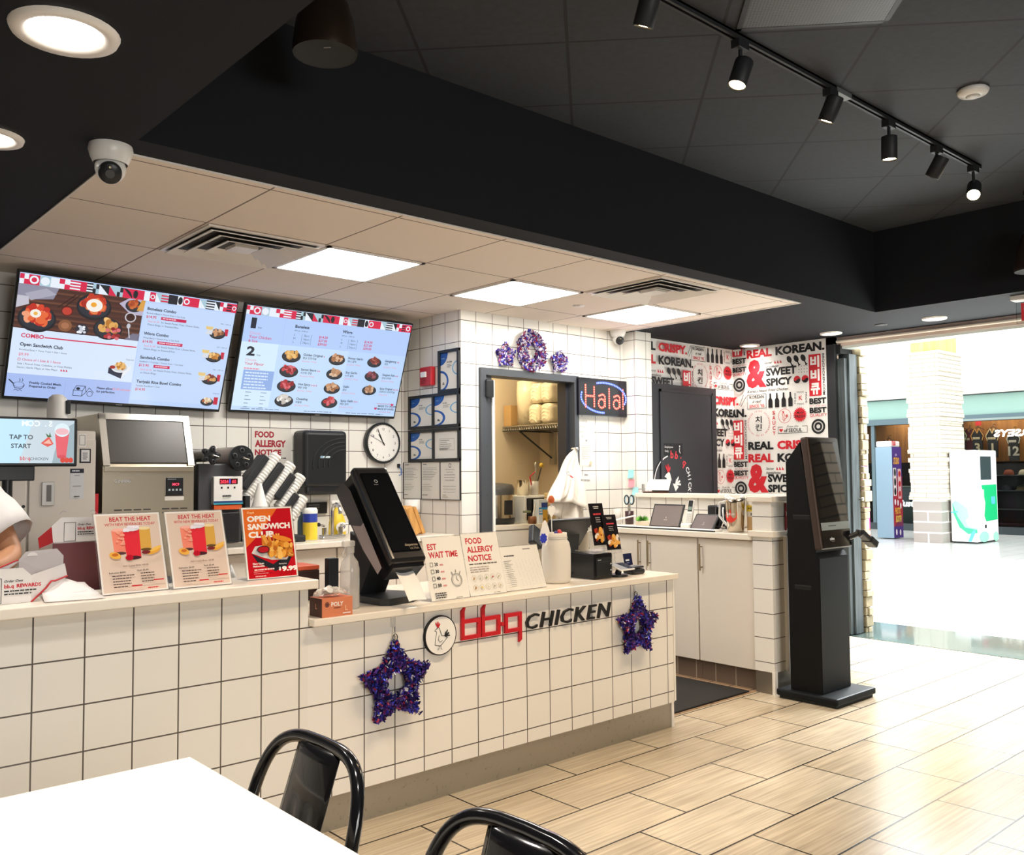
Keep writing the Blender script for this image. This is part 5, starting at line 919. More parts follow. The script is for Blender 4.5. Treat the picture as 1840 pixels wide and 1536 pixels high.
def d_wait(c, w, h):
    c.text('EST', w*.10, h*.80, w*.34, h*.90, RW, .03); c.text('WAIT TIME', w*.10, h*.67, w*.86, h*.77, RW, .03)
    for i, s in enumerate(('20', '30', '40', '50')): v = h*(.54-.11*i); c.box_(w*.10, v, w*.17, v+h*.06, .0018, K_); c.words(s, w*.21, v+h*.006, h*.052, K_, .03); c.words('min', w*.345, v+h*.006, h*.036, RW, .01)
    c.ring(w*.72, h*.30, w*.125, w*.14, GY, 30); c.ring(w*.72, h*.30, w*.10, w*.105, GY, 30); c.line([(w*.72, h*.30), (w*.72, h*.36)], .002, K_); c.line([(w*.72, h*.30), (w*.76, h*.28)], .002, K_)
    for a in (-.1, 0, .1): c.line([(w*(.72+a*.9), h*(.42-abs(a)*.3)), (w*(.72+a*1.15), h*(.46-abs(a)*.3))], .004, GY)
    c.bars(w*.1, h*.125, w*.44, 3, h*.035, h*.016, K_, 3); c.bars(w*.62, h*.03, w*.26, 1, 1, h*.014, GY, 4)
def d_allergy(c, w, h):
    c.text('FOOD', w*.10, h*.83, w*.55, h*.93, RW, .03); c.text('ALLERGY', w*.10, h*.69, w*.84, h*.79, RW, .03); c.text('NOTICE', w*.10, h*.55, w*.74, h*.65, RW, .03); c.bars(w*.1, h*.515, w*.8, 1, 1, h*.018, P_('#57504c'), 2); c.bars(w*.1, h*.46, w*.8, 3, h*.035, h*.012, P_('#a8978f'), 3)
    for j in range(2):
        for i in range(5): u, v = w*(.16+.17*i), h*(.28-.15*j); c.ring(u, v, w*.06, w*.066, P_('#b9b3a4'), 18); c.ell(u, v, w*.018, w*.03, P_(('#c9a06a', '#cfd0c8', '#a8b58a', '#b86a5a', '#c9c2a6', '#b5894a', '#d9c25a', '#cfc8b8', '#a9a498', '#c7b9a0')[i+5*j]), 10, rot=.5*i)
    c.bars(w*.62, h*.035, w*.28, 1, 1, h*.012, GY, 4)
def d_list(c, w, h):
    c.bars(w*.62, h*.93, w*.3, 1, 1, h*.02, K_, 1); c.bars(w*.12, h*.80, w*.25, 1, 1, h*.025, K_, 2)
    for j in range(15): c.bars(w*.08, h*(.68-.042*j), w*.2, 1, 1, h*.012, GY, j); [c.rect(w*(.36+.085*i), h*(.68-.042*j)-h*.01, w*(.37+.085*i), h*(.68-.042*j), P_('#a9a9a9')) for i in range(7) if (i*7+j*3) % 5]
stand('allergen_chart', 'low white allergen chart beside the big jar, its print faint', 2.765, 3.02, 3.16, .823, .07, .200, d_list, tilt=.0)
stand('wait_time_notice', 'white notice of the estimated wait time with four tick boxes, beside the napkin dispenser', 2.322, 2.532, 3.14, .823, .075, .268, d_wait)
stand('allergy_notice', 'white food allergy notice with rows of small round symbols on the lower counter', 2.540, 2.752, 3.145, .823, .075, .274, d_allergy)
# ---- napkin dispenser
t = thing('napkin_dispenser', 'tall black leaning napkin dispenser on the lower counter', 'napkin dispenser', (2.2, 3.35, .823)); DSP = mat('dispenser_black', '#191a1d', .22); Xs = frame((2.10, 0, 0), (0, 1, 0), (0, 0, 1))
side = [(3.421, 1.392), (3.127, 1.018), (3.122, .985), (3.19, .93), (3.36, 1.045), (3.56, 1.298)]
m = MB(Xs); m.prism(side, .012, .168, DSP); m.build('body', t)
u = V((1, 0, 0)); v = (V((0, 3.421, 1.392))-V((0, 3.127, 1.018))).normalized(); Xf = frame((2.10, 3.127, 1.018), u, v); FL = (V((0, 3.421, 1.392))-V((0, 3.127, 1.018))).length
MB(Xf).box(.0, .18, -.015, FL+.012, -.035, .010, DSP, .016, 3).build('front_shell', t); MB(Xf).box(.02, .165, .03, FL-.03, .008, .0125, GLASSY, .006).build('front_window', t)
c = Card(Xf, .0128); c.words('dispense', .092, .055, .014, P_('#a8947e')); c.words('ULTRA', .112, .038, .011, P_('#8a7a68')); c.ring(.085, FL-.075, .006, .009, P_('#9a9a9a'), 16); c.bars(.068, FL-.092, .036, 1, 1, .003, P_('#777777'), 1); c.build('print', t)
Xl = frame((2.099, 0, 0), (0, -1, 0), (0, 0, 1)); SMK = mat('smoked_window', '#4c4a4d', .15); c = Card(Xl, .012); c.poly([(-3.47, 1.335), (-3.415, 1.30), (-3.17, .985), (-3.2, .955), (-3.33, 1.06), (-3.545, 1.30)][::-1], SMK); c.poly([(-3.33, 1.15), (-3.31, 1.165), (-3.17, .985), (-3.2, .955), (-3.31, 1.05), (-3.40, 1.15)], mat('napkin_stack', '#a89c9a', .5)); c.build('side_window', t)
m = MB().box(2.13, 2.24, 3.40, 3.46, .85, 1.12, PLM, .012); m.add([(2.12, 3.39, .85), (2.25, 3.39, .85), (2.25, 3.3, 1.0), (2.12, 3.3, 1.0), (2.12, 3.47, .85), (2.25, 3.47, .85), (2.25, 3.47, 1.12), (2.12, 3.47, 1.12)], [(0, 1, 2, 3), (0, 4, 5, 1), (1, 5, 6, 2), (3, 2, 6, 7), (0, 3, 7, 4), (4, 7, 6, 5)], PLM); m.build('neck', t)
MB().prism([(2.09, 3.47), (2.10, 3.20), (2.13, 3.175), (2.27, 3.20), (2.36, 3.28), (2.33, 3.36), (2.28, 3.47)], .8235, .852, mat('dispenser_base', '#2a2c2f', .4), X=MX.Identity(4)).build('base', t)
MB().sheet([[(2.14+.09*i, 3.20-.05*j+.02*math.sin(3*i), 1.0-.022*j-.03*j*j*.3) for i in (0, .33, .66, 1)] for j in range(4)], PAPER).build('napkin', t)
# ---- glove box, spray bottle, slim black box
a = at(583, 1111, 'z', .823); b = at(628, 1103, 'z', .823); x0, x1, y0 = 1.765, 1.90, 3.092; t = thing('glove_box', 'orange box of clear plastic gloves at the end of the lower counter', 'glove box', (1.83, 3.14, .823)); GO = mat('glove_orange', '#d9825c', .45); GB = mat('glove_brown', '#4a2a24', .45)
MB().box(x0, x1, y0, y0+.095, .8235, .895, GO).build('carton', t); c = Card(frame((x0, y0, .8235), (1, 0, 0), (0, 0, 1))); c.ring(.022, .048, .008, .010, P_('#3a2524'), 18); c.ell(.022, .048, .007, .007, P_('#6b3a33'), 14); c.words('POLY', .04, .04, .016, P_('#f4e9e2'), .03); c.bars(.052, .036, .03, 1, 1, .005, P_('#8a4a3a'), 2); c.words('L', .1, .02, .02, P_('#f0b890'), .03); c.rect(.09, .008, .125, .012, P_('#f4e9e2')); c.build('front_print', t)
c = Card(frame((x0, y0+.095, .8235), (0, -1, 0), (0, 0, 1))); c.rect(0, 0, .095, .071, P_('#4a2a24')); c.words('L', .045, .03, .02, P_('#e8a080'), .02); c.build('side_print', t)
rd = random.Random(9); m = MB()
for k in range(9): cx, cy = x0+.02+rd.random()*.09, y0+.02+rd.random()*.05; m.sheet([[(cx+.022*(i-1.5)+rd.uniform(-.006, .006), cy+.012*(j-1.5), .896+.035*rd.random()*(1-abs(i-1.5)/3)+.004*k*.5) for i in range(4)] for j in range(4)], mat('clear_film', '#e9e6e0', .2, alpha=.6))
m.build('gloves', t)
x, y = 1.975, 3.235; t = thing('spray_bottle', 'clear spray bottle standing between the glove box and the napkin dispenser', 'spray bottle', (x, y, .823)); CL = mat('clear_plastic', '#d9d6d2', .12, alpha=.45); LIQ = mat('clear_liquid', '#b9b4ae', .1, alpha=.6)
MB().lathe([(0, 0), (.036, 0), (.04, .01), (.04, .16), (.034, .19), (.016, .215), (.016, .235)], CL, (x, y, .8235), 20).build('bottle', t); MB().lathe([(0, .003), (.037, .003), (.037, .085), (0, .085)], LIQ, (x, y, .8235), 20).build('liquid', t); MB().cyl((x, y, 1.05), (x, y, 1.075), .019, CL).box(x-.035, x+.02, y-.012, y+.012, 1.075, 1.10, CL, .006).tube([(x-.02, y, 1.075), (x-.032, y, 1.05), (x-.028, y, 1.03)], .004, CL).build('trigger', t)
p = at(597, 1030, 'y', 3.55); single('slim_black_box', MB().box(p.x-.028, p.x+.022, 3.53, 3.57, .8235, at(590, 1003, 'y', 3.55).z, PLM, .004), 'slim upright matt black box behind the glove box', 'box')
p = at(560, 1028, 'y', 3.62); t = thing('storage_tray', 'dark low tray with an orange lid behind the end of the ledge', 'tray', (p.x, 3.62, .87)); MB().box(1.80, 2.02, 3.56, 3.72, .824, .955, mat('dark_maroon', '#33201e', .4), .004).build('tray', t); MB().box(1.80, 2.02, 3.56, 3.72, .956, .975, mat('orange_lid', '#c9593a', .4), .004).build('lid', t)
# ---- big jar with paper decorations
x, y = 3.185, 3.262; t = thing('plastic_jar', 'big empty frosted plastic jar without its lid on the counter', 'jar', (x, y, .823)); FR = mat('frosted_plastic', '#efe9de', .45, alpha=.93)
MB().lathe([(0, 0), (.062, 0), (.071, .012), (.073, .05), (.073, .165), (.066, .2), (.055, .215), (.055, .225), (.058, .228), (.055, .232), (.055, .248), (.052, .248), (.052, .22), (.068, .165), (.068, .02), (0, .012)], FR, (x, y, .8235), 40).build('jar_body', t)
MB().lathe([(.0565, .218), (.0595, .221), (.0565, .224)], FR, (x, y, .8235), 40).build('thread', t)
a = at(1000, 905, 'y', 3.30); t = thing('heart_wand', 'white paper heart and drop decorations on a stick standing in the big jar', 'decoration', (x-.02, 3.27, .84)); WPP = mat('white_card', '#f4f2ee', .6)
MB().cyl((x-.012, 3.27, .84), (x-.02, 3.275, 1.22), .0025, WPL, n=8).build('stick', t)
def flat(pts, y_, m, name, par, th=.003): MB(frame((0, y_, 0), (1, 0, 0), (0, 0, 1))).prism(pts, 0, th, m).build(name, par)
ph = at(990, 918, 'y', 3.27); hs = .052; flat([(ph.x+hs*.5*math.sin(s)**3*1.0, ph.z+hs*.045*(13*math.cos(s)-5*math.cos(2*s)-2*math.cos(3*s)-math.cos(4*s))*.9) for s in [2*PI*i/30 for i in range(30)]], 3.268, WPP, 'heart', t); pd = at(980, 955, 'y', 3.27); flat([(pd.x-.012+.032*math.cos(s)*(1-.45*math.sin(s)), pd.z-.005+.062*math.sin(s)) for s in [2*PI*i/26 for i in range(26)]], 3.262, WPP, 'drop', t)
pb = at(975, 967, 'y', 3.26); flat([(pb.x+.02*math.cos(2*PI*i/16)*(1+.3*(i % 2)), pb.z+.02*math.sin(2*PI*i/16)*(1+.3*(i % 2))) for i in range(16)], 3.255, mat('blue_felt', '#2f3fc0', .6), 'blue_star', t); pr = at(991, 897, 'y', 3.27); MB().lathe([(0, 0), (.014, .004), (.017, .02), (.01, .036), (0, .04)], mat('orange_ribbon', '#c8602f', .5), (pr.x, 3.272, pr.z-.02), 14).build('ribbon', t)
rb = at(1000, 955, 'y', 3.27); MB().ball((rb.x, 3.25, rb.z), .012, mat('red_felt', '#cf4a4a', .6), 12).ball((rb.x-.024, 3.25, rb.z-.004), .01, mat('navy_felt', '#3a3580', .6), 12).ball((rb.x+.012, 3.252, rb.z-.006), .009, mat('red_felt'), 12).build('pompom', t)
# ---- till screen, receipt printer, leaflets, devices
t = thing('till_screen', 'black tilted till screen behind the big jar, seen from its back', 'till', (3.42, 3.55, .823)); a = at(972, 940, 'y', 3.56); b = at(1050, 936, 'y', 3.56)
X = frame((a.x, 3.60, .955), (1, 0, .0), (0, -.10, .13)); MB(X).box(0, b.x-a.x+.0, 0, .20, -.02, .0, PLB, .006).build('screen', t); m = MB(); cx = (a.x+b.x)/2; m.add([(cx-.12, 3.55, 1.05), (cx+.12, 3.55, 1.05), (cx+.05, 3.50, .9), (cx-.05, 3.50, .9), (cx-.1, 3.60, 1.03), (cx+.1, 3.60, 1.03), (cx+.05, 3.62, .85), (cx-.05, 3.62, .85)], [(0, 1, 2, 3), (0, 4, 5, 1), (1, 5, 6, 2), (3, 2, 6, 7), (0, 3, 7, 4), (4, 7, 6, 5)], PLM); m.build('neck', t); MB().box(cx-.12, cx+.12, 3.46, 3.68, .8235, .87, PLM, .012).build('base', t)
a = at(962, 965, 'y', 3.5); t = thing('card_terminal', 'black card terminal tilted on a stalk at the jar side of the till screen', 'card terminal', (a.x, 3.5, .823)); X = MX.Translation((a.x, 3.5, a.z)) @ MX.Rotation(.6, 4, 'Y') @ MX.Rotation(-.5, 4, 'X'); MB(X).box(-.04, .04, -.018, .018, -.06, .06, PLB, .008).build('body', t); MB().cyl((a.x, 3.52, .824), (a.x, 3.51, a.z), .012, PLM).cyl((a.x, 3.52, .8235), (a.x, 3.52, .835), .05, PLM).build('stalk', t)
t = thing('receipt_printer', 'squat black receipt printer under the leaflet holder', 'receipt printer', (3.5, 3.3, .823)); ang = 0.0; MB().box(3.385, 3.525, 3.19, 3.375, .8235, .955, mat('printer_black', '#17181b', .2), .008, 3).build('body', t); MB().box(3.40, 3.512, 3.184, 3.196, .84, .935, PLB, .004).build('front_door', t)
c = Card(frame((3.40, 3.184, .84), (1, 0, 0), (0, 0, 1)), .0005); c.rect(.006, .08, .03, .085, P_('#a0a4a8')); c.ell(.104, .028, .004, .004, P_('#e4e4e4'), 10); c.ell(.104, .06, .004, .004, P_('#e4e4e4'), 10); c.rect(.02, .07, .09, .073, P_('#3a3c40')); c.build('marks', t)
t = thing('leaflet_holder', 'clear tiered leaflet holder with two dark chicken leaflets on top of the receipt printer', 'leaflet holder', (3.56, 3.31, .9555))
def leaflet(c, w, h):
    c.rect(0, 0, w, h, P_('#1f1d22', .15)); rd = random.Random(3); c.bars(w*.3, h*.93, w*.4, 2, h*.04, h*.018, P_('#d9d4d0'), 2, 'c'); c.bars(w*.12, h*.76, w*.76, 1, 1, h*.04, P_('#d8404a'), 7, 'c'); c.bars(w*.3, h*.66, w*.4, 3, h*.05, h*.016, P_('#b9b4b0'), 5, 'c')
    for i in range(26): c.ell(w*rd.uniform(.15, .85), h*rd.uniform(.10, .40), w*rd.uniform(.08, .16), w*rd.uniform(.07, .13), P_(rd.choice(('#d98f34', '#b23e2a', '#e8ae58', '#7a2a20', '#efe4d6')), .3), 9, rot=rd.random()*3)
for i, (xa, ya, za, hh, wd) in enumerate(((3.50, 3.30, .985, .225, .105), (3.575, 3.275, .958, .19, .105))):
    X = frame((xa, ya, za), (1, -.05, 0), (0, .045, hh)); q = MB(X).box(-.004, wd+.004, -.02, hh*.45, -.02, .003, ACRY).build('pocket', t); c = Card(X, .0034); leaflet(c, wd, hh); c.build('leaflet', t)
MB().box(3.46, 3.70, 3.26, 3.40, .9555, .96, ACRY).build('tray', t)
t = thing('card_holder', 'small clear holder with white cards beside the receipt printer', 'holder', (3.74, 3.36, .823))
for i in range(2): X = frame((3.70+.035*i, 3.40-.01*i, .8235), (1, 0, 0), (0, .02, .14)); MB(X).box(0, .045, 0, .15-.05*i, -.012, .0, ACRY).box(.004, .041, .004, .14-.05*i, -.008, -.005, PAPER).build('pocket', t)
p = at(1130, 1008, 'y', 3.42); t = thing('tap_sign', 'dark blue rounded tap to pay sign standing behind the black card reader', 'sign', (p.x, 3.42, .823)); X = frame((p.x-.035, 3.42, .8235), (1, 0, 0), (0, .02, .1)); MB(X).box(0, .07, .02, .088, 0, .006, mat('navy_sign', '#1d2344', .25), .0028).box(.02, .05, 0, .03, 0, .005, mat('navy_sign')).build('board', t); c = Card(X, .0063); c.bars(.012, .054, .046, 1, 1, .009, P_('#e3e6f2'), 8); c.bars(.015, .036, .04, 1, 1, .003, P_('#8f99c0'), 1); c.build('print', t)
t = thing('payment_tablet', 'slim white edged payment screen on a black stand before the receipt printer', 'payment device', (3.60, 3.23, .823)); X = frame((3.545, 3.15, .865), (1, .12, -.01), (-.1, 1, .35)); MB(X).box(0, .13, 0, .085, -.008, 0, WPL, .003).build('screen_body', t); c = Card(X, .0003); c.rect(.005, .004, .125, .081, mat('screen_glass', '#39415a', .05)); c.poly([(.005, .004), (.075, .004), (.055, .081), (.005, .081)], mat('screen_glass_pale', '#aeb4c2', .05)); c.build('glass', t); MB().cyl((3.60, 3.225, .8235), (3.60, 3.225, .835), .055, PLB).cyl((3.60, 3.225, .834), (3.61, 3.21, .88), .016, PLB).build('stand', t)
t = thing('card_reader', 'small rounded black card reader near the open end of the counter', 'card reader', (3.745, 3.24, .823)); MB().box(3.70, 3.80, 3.20, 3.28, .8235, .852, PLB, .012, 3).build('body', t); MB().box(3.705, 3.795, 3.205, 3.275, .855, .866, PLB, .005).build('top_plate', t)
p = at(1046, 970, 'y', 3.62); t = thing('menu_cup', 'tall paper cup with a drink picture behind the till screen', 'cup', (p.x, 3.62, .823)); MB().lathe([(0, 0), (.03, 0), (.042, .21), (.044, .212), (.04, .212), (.028, .005)], mat('cup_cream', '#e4dccb', .5), (p.x, 3.62, .8235), 24).build('cup_body', t); MB().lathe([(.0352, .03), (.0385, .1)], mat('cup_yellow', '#d9a82e', .5), (p.x, 3.62, .824), 24).build('picture_band', t)
# ---- takeout boxes on the ledge
CARD = mat('white_cardboard', '#e3dedb', .6); CARDI = mat('grey_cardboard_inside', '#b9b2b2', .65); REDE = mat('red_cardboard', '#b8262e', .55)
def rewards(c, u, v, s, seed):
    c.box_(u, v-.2*s, u+.28*s, v+.28*s, .012*s, K_); c.words('Order Own', u+.33*s, v+.20*s, .05*s, K_, .02, .4); c.words('bb.q', u+.33*s, v+.09*s, .075*s, R_D, .03); c.words('REWARDS', u+.55*s, v+.09*s, .07*s, R_D, .04); c.bars(u+.33*s, v+.04*s, .6*s, 2, .06*s, .025*s, K_, seed)
t = thing('takeout_box', 'open takeout box nearest the left edge, red rimmed, its grey flap standing up', 'takeout box', (.73, 3.22, .9735)); fx, fy, Z = .60, 3.19, .9738
MB().box(fx, .775, fy, fy+.002, Z, Z+.085, CARD).add([(fx, fy, Z+.085), (.775, fy, Z+.085), (.75, fy, Z+.11), (fx+.02, fy, Z+.11)], [(0, 1, 2, 3)], CARD).build('front_panel', t); c = Card(frame((fx, fy, Z), (1, 0, 0), (0, 0, 1))); rewards(c, .045, .035, .16, 2); c.build('print', t)
MB().add([(.775, fy, Z), (.775, fy, Z+.085), (.905, fy+.115, Z+.105), (.915, fy+.12, Z+.06)], [(0, 1, 2, 3)], CARD).build('side_panel', t); MB().tube([(.7755, fy-.001, Z), (.83, fy+.045, Z+.035), (.85, fy+.06, Z+.055), (.865, fy+.075, Z+.053), (.915, fy+.12, Z+.062)], .003, REDE, 6).build('red_edge', t)
MB().add([(.77, fy+.12, Z+.005), (.90, fy+.118, Z+.05), (.905, fy+.13, Z+.13), (.885, fy+.135, Z+.155), (.79, fy+.135, Z+.15), (.768, fy+.13, Z+.125)], [(0, 1, 2, 3, 4, 5)], CARDI).build('upright_flap', t)
c = Card(frame((.775, fy+.1195, Z), (1, .08, 0), (0, .1, 1)), .006); c.ell(.035, .135, .016, .013, P_('#ded9d6'), 12, 0, PI); c.ell(.095, .14, .016, .013, P_('#2c2826'), 12, 0, PI); c.build('slot', t)
MB().add([(fx, fy+.02, Z+.003), (.775, fy+.02, Z+.003), (.80, fy+.12, Z+.008), (fx, fy+.14, Z+.008)], [(0, 1, 2, 3)], CARDI).add([(fx, fy+.14, Z+.0), (.77, fy+.128, Z+.12), (.76, fy+.14, Z+.12), (fx, fy+.145, Z+.05)], [(0, 1, 2, 3)], CARDI).build('inside', t); MB().tube([(fx, fy+.1, Z+.075), (.70, fy+.12, Z+.10), (.765, fy+.128, Z+.125)], .003, REDE, 6).build('red_rim', t)
t = thing('flattened_carton', 'flat unfolded white carton lying between the open box and the drink poster', 'carton', (.9, 3.2, .9735)); rd = random.Random(3)
MB().sheet([[(.80+.175*i/6+.03*j/5*(1-i/6), 3.10+.225*j/5+.03*(1-i/6)*(1-j/5), Z+.002+.055*(j/5)**1.5*(1-.3*i/6)+.008*math.sin(i*1.1+j)*(j/5)) for i in range(7)] for j in range(6)], CARD).build('sheet', t, solid=.0015)
c = Card(frame((.87, 3.17, Z+.018), (1, 0, 0), (0, 1, .2)), .001); c.rect(.03, .03, .075, .035, P_('#f6f3f1')); c.rect(.01, -.01, .055, -.005, P_('#f6f3f1')); c.build('slot', t)
t = thing('takeout_box', 'open takeout box standing behind, with its printed white end panel and red side flap up', 'takeout box', (.93, 3.45, .8705)); y = 3.43; a = at(95, 975, 'y', y); b = at(187, 975, 'y', y); zt = at(105, 931, 'y', y).z; z0 = at(95, 975, 'y', y).z; x0, x1 = a.x, b.x
MB().add([(x0, y, z0), (x1, y, z0), (x1+.005, y, z0+.05), (x1-.025, y, zt), (x0+.025, y, zt+.002), (x0-.006, y, z0+.055)], [(0, 1, 2, 3, 4, 5)], CARD).build('end_panel', t, solid=.002); c = Card(frame((x0, y-.002, z0), (1, 0, 0), (0, 0, 1))); rewards(c, .035, .03, .135, 4); c.line([(.02, .1), (.03, .11), (.04, .105)], .002, CARDI); c.line([(.12, .105), (.13, .11), (.14, .1)], .002, CARDI); c.build('print', t)
MB().add([(x0, y, z0), (x0-.005, y, z0+.055), (x0-.055, y-.03, z0+.02), (x0-.05, y-.03, z0-.015)], [(0, 1, 2, 3)], REDE).build('side_flap', t, solid=.002)
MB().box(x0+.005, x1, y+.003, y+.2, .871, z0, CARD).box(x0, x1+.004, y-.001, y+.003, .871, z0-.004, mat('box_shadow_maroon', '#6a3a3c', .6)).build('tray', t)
single('white_bag', MB().sheet([[(1.47+.10*i/5, 3.40+.05*j/4, .872+.15*math.sin(PI*j/4)*(.8+.2*math.sin(i*2))) for i in range(6)] for j in range(5)], PAPER, smooth=True), 'crumpled white paper bag seen between the drink posters and the sandwich poster', 'bag', solid=.002)
# ================================================================ side counter by the pilaster
HB_ = mat('handle_bronze', '#9c8a6c', .3, .9)
single('side_worktop', MB().box(4.895, 5.498, 3.268, 4.698, .938, .975, LEDGEW, .004), 'cream worktop along the half wall, carrying tablets and the steel pitcher', 'worktop')
ys = [4.69, 4.142, 3.70, 3.264]
for i, (ya, yb, n, lab) in enumerate(((4.69, 3.703, 2, 'cream double door base cabinet under the side worktop, nearer the doorway'), (3.70, 3.265, 1, 'cream single door base cabinet beside the tiled wing wall'))):
    t = thing('base_cabinet', lab, 'cabinet', (5.2, (ya+yb)/2, 0)); MB().box(4.95, 5.495, yb, ya, .128, .937, WCAB).build('carcass', t); MB().box(4.96, 5.49, yb, ya, .0, .127, DARKT).build('plinth', t)
    eds = [(4.69, 4.144), (4.14, 3.705)] if n == 2 else [(3.698, 3.268)]
    for j, (p, q) in enumerate(eds):
        d = MB().box(4.93, 4.95, q+.002, p-.002, .128, .93, WCAB, .002).build('door', t); hy = q+.055 if (n == 2 and j == 0) else p-.03
        MB().cyl((4.905, hy, .72), (4.905, hy, .895), .0055, HB_, n=10).cyl((4.905, hy, .74), (4.93, hy, .74), .004, HB_, n=8).cyl((4.905, hy, .875), (4.93, hy, .875), .004, HB_, n=8).build('handle', d)
single('floor_mat', MB().box(4.05, 4.86, 3.275, 4.75, .0035, .014, mat('black_rubber_mat', '#1b1a1a', .8, bump=.4, bscale=200), .004), 'black rubber floor mat in the gap between the counters', 'mat')
Z = .9755
single('serving_board', MB().box(4.93, 5.02, 3.565, 4.55, Z, Z+.012, WPL, .003).box(4.925, 4.932, 3.56, 4.55, Z, Z+.009, PLM), 'long thin white board with a black edge along the front of the side worktop', 'board')
def tablet(px0, px1, pzt, x, yl, yr, h, lean, label, lit=None):
    t = thing('tablet', label, 'tablet', (x, (yl+yr)/2, Z)); X = frame((x, yl, Z+.001), (0, -1, 0), (lean, 0, h)); w = yl-yr; hh = math.hypot(lean, h); MB(X).box(0, w, .008, hh, -.012, 0, PLB, .005).build('casing', t); c = Card(X, .0003); c.rect(.012, .012, w-.012, hh-.012, mat('tablet_screen', '#6d6566', .12)); c.ell(w*.5, hh*.42, .005, .006, P_('#8f8786'), 10); c.bars(w*.44, hh*.34, w*.12, 1, 1, .006, P_('#8f8786'), 2); c.build('screen', t)
    m = MB(); m.add([(x+lean*.6, yl-w*.3, Z+h*.6), (x+lean*.6, yl-w*.7, Z+h*.6), (x+lean+.08, yl-w*.7, Z), (x+lean+.08, yl-w*.3, Z)], [(0, 1, 2, 3)], PLB); m.build('rear_stand', t, solid=.004); return t
tablet(0, 0, 0, 5.10, 4.262, 3.985, .165, .07, 'black tablet with a grey screen on a stand, nearer the doorway')
t = tablet(0, 0, 0, 5.07, 3.875, 3.68, .105, .085, 'smaller black tablet lying low between the cordless phone and the steel pitcher')
t = thing('cordless_phone', 'white cordless phone upright in its charging cradle', 'phone', (5.17, 3.955, Z)); X = frame((5.14, 3.965, Z+.02), (0, -1, 0), (.05, 0, .2)); MB(X).box(0, .05, 0, .185, -.02, 0, WPL, .008).build('handset', t); c = Card(X, .0003); c.rect(.006, .10, .044, .18, mat('phone_face', '#2a2c30', .2)); c.rect(.01, .11, .04, .135, P_('#7d8f86', .2))
for i in range(3):
    for j in range(5): c.rect(.008+.013*i, .02+.014*j, .018+.013*i, .029+.014*j, P_('#b9b6b0'))
c.build('keypad', t); MB().box(5.11, 5.21, 3.90, 3.985, Z, Z+.035, WPL, .01, 3).build('cradle', t)
t = thing('headset_charger', 'tangle of black chargers and cables leaning on the half wall', 'charger', (5.30, 3.72, Z)); m = MB().box(5.28, 5.36, 3.70, 3.78, Z, Z+.17, PLB, .012).box(5.27, 5.36, 3.79, 3.87, Z, Z+.16, PLB, .012).box(5.25, 5.35, 3.66, 3.72, Z, Z+.10, PLB, .012); m.build('charger_body', t)
rd = random.Random(12)
for k in range(6):
    y = 3.66+.03*k; MB().tube([(5.30, y, Z+.16), (5.262, y-.02, Z+.12+.02*rd.random()), (5.258, y-.03, Z+.05), (5.25, y-.03+.02*rd.random(), Z+.012), (5.26, y-.06, Z+.01)], .006, PLB if k % 3 else WPL, 8).build('cable', t)
single('adapter', MB().box(5.40, 5.46, 3.66, 3.78, Z+.0, Z+.20, WPL, .02, 3), 'cream rounded charger block behind the black chargers', 'charger')
t = thing('steel_pitcher', 'steel pitcher with a round red thank you sticker on the side worktop', 'pitcher', (5.03, 3.43, Z)); x, y = 5.04, 3.475
MB().lathe([(0, 0), (.052, 0), (.056, .01), (.064, .19), (.07, .212), (.068, .212), (.061, .19), (.05, .008), (0, .006)], mat('mirror_steel', '#c2b8a8', .16, 1), (x, y, Z), 32).build('jug', t); MB().tube([(x+.0, y+.07, Z+.20), (x, y+.12, Z+.19), (x, y+.125, Z+.10), (x, y+.068, Z+.04)], .008, WPL, 10).build('handle', t)
X = frame((x-.0715, y-.003, Z+.10), (0, -1, 0), (-.03, 0, 1)); c = Card(X, .002); 
m = MB(); R = .0615; pts = []
def cyl_pt(u, v): an = PI+u/R; return (x+(R+.0005)*math.cos(an), y+(R+.0005)*math.sin(an), Z+.115+v)
m.add([cyl_pt(0, 0)]+[cyl_pt(.048*math.cos(s), .052*math.sin(s)) for s in [2*PI*i/30 for i in range(30)]], [(0, 1+i, 1+(i+1) % 30) for i in range(30)], mat('sticker_red', '#d23a30', .35)); q = m.build('sticker', t)
m = MB(); vs, fs, a_, b_, c_, d_ = glyphs('Thank you', .02, .3); R = .0622; m.add([cyl_pt(-.033+(p[0]-a_)/(b_-a_)*.066, -.008+(p[1]-c_)/(d_-c_)*.022) for p in vs], fs, P_('#f6e9e4')); m.build('sticker_print', q)
m = MB()
for k in range(7): m.ball((x+rd.uniform(-.04, .04), y+rd.uniform(-.04, .04), Z+.208+rd.uniform(0, .02)), (.022, .02, .016), PAPER, 10)
m.build('napkins', t)
t = thing('heavy_duty_box', 'brown and white carton with black and yellow print beside the tiled post', 'carton', (5.12, 3.33, Z)); MB().box(5.06, 5.18, 3.292, 3.40, Z, Z+.10, mat('kraft_carton', '#b08c5c', .6)).build('lower_carton', t); MB().box(5.07, 5.19, 3.292, 3.41, Z+.1, Z+.235, mat('white_carton', '#e2dcd0', .5)).build('upper_carton', t)
c = Card(frame((5.0695, 3.41, Z+.1), (0, -1, 0), (0, 0, 1))); c.rect(0, .035, .12, .075, P_('#e0c23a')); c.words('HEAVY', .012, .046, .02, K_, .03); c.words('FULL', .05, .085, .012, K_, .01); c.words('8 PC', .03, .008, .02, K_, .02); c.rect(.0, .115, .12, .121, K_); c.build('print', t)
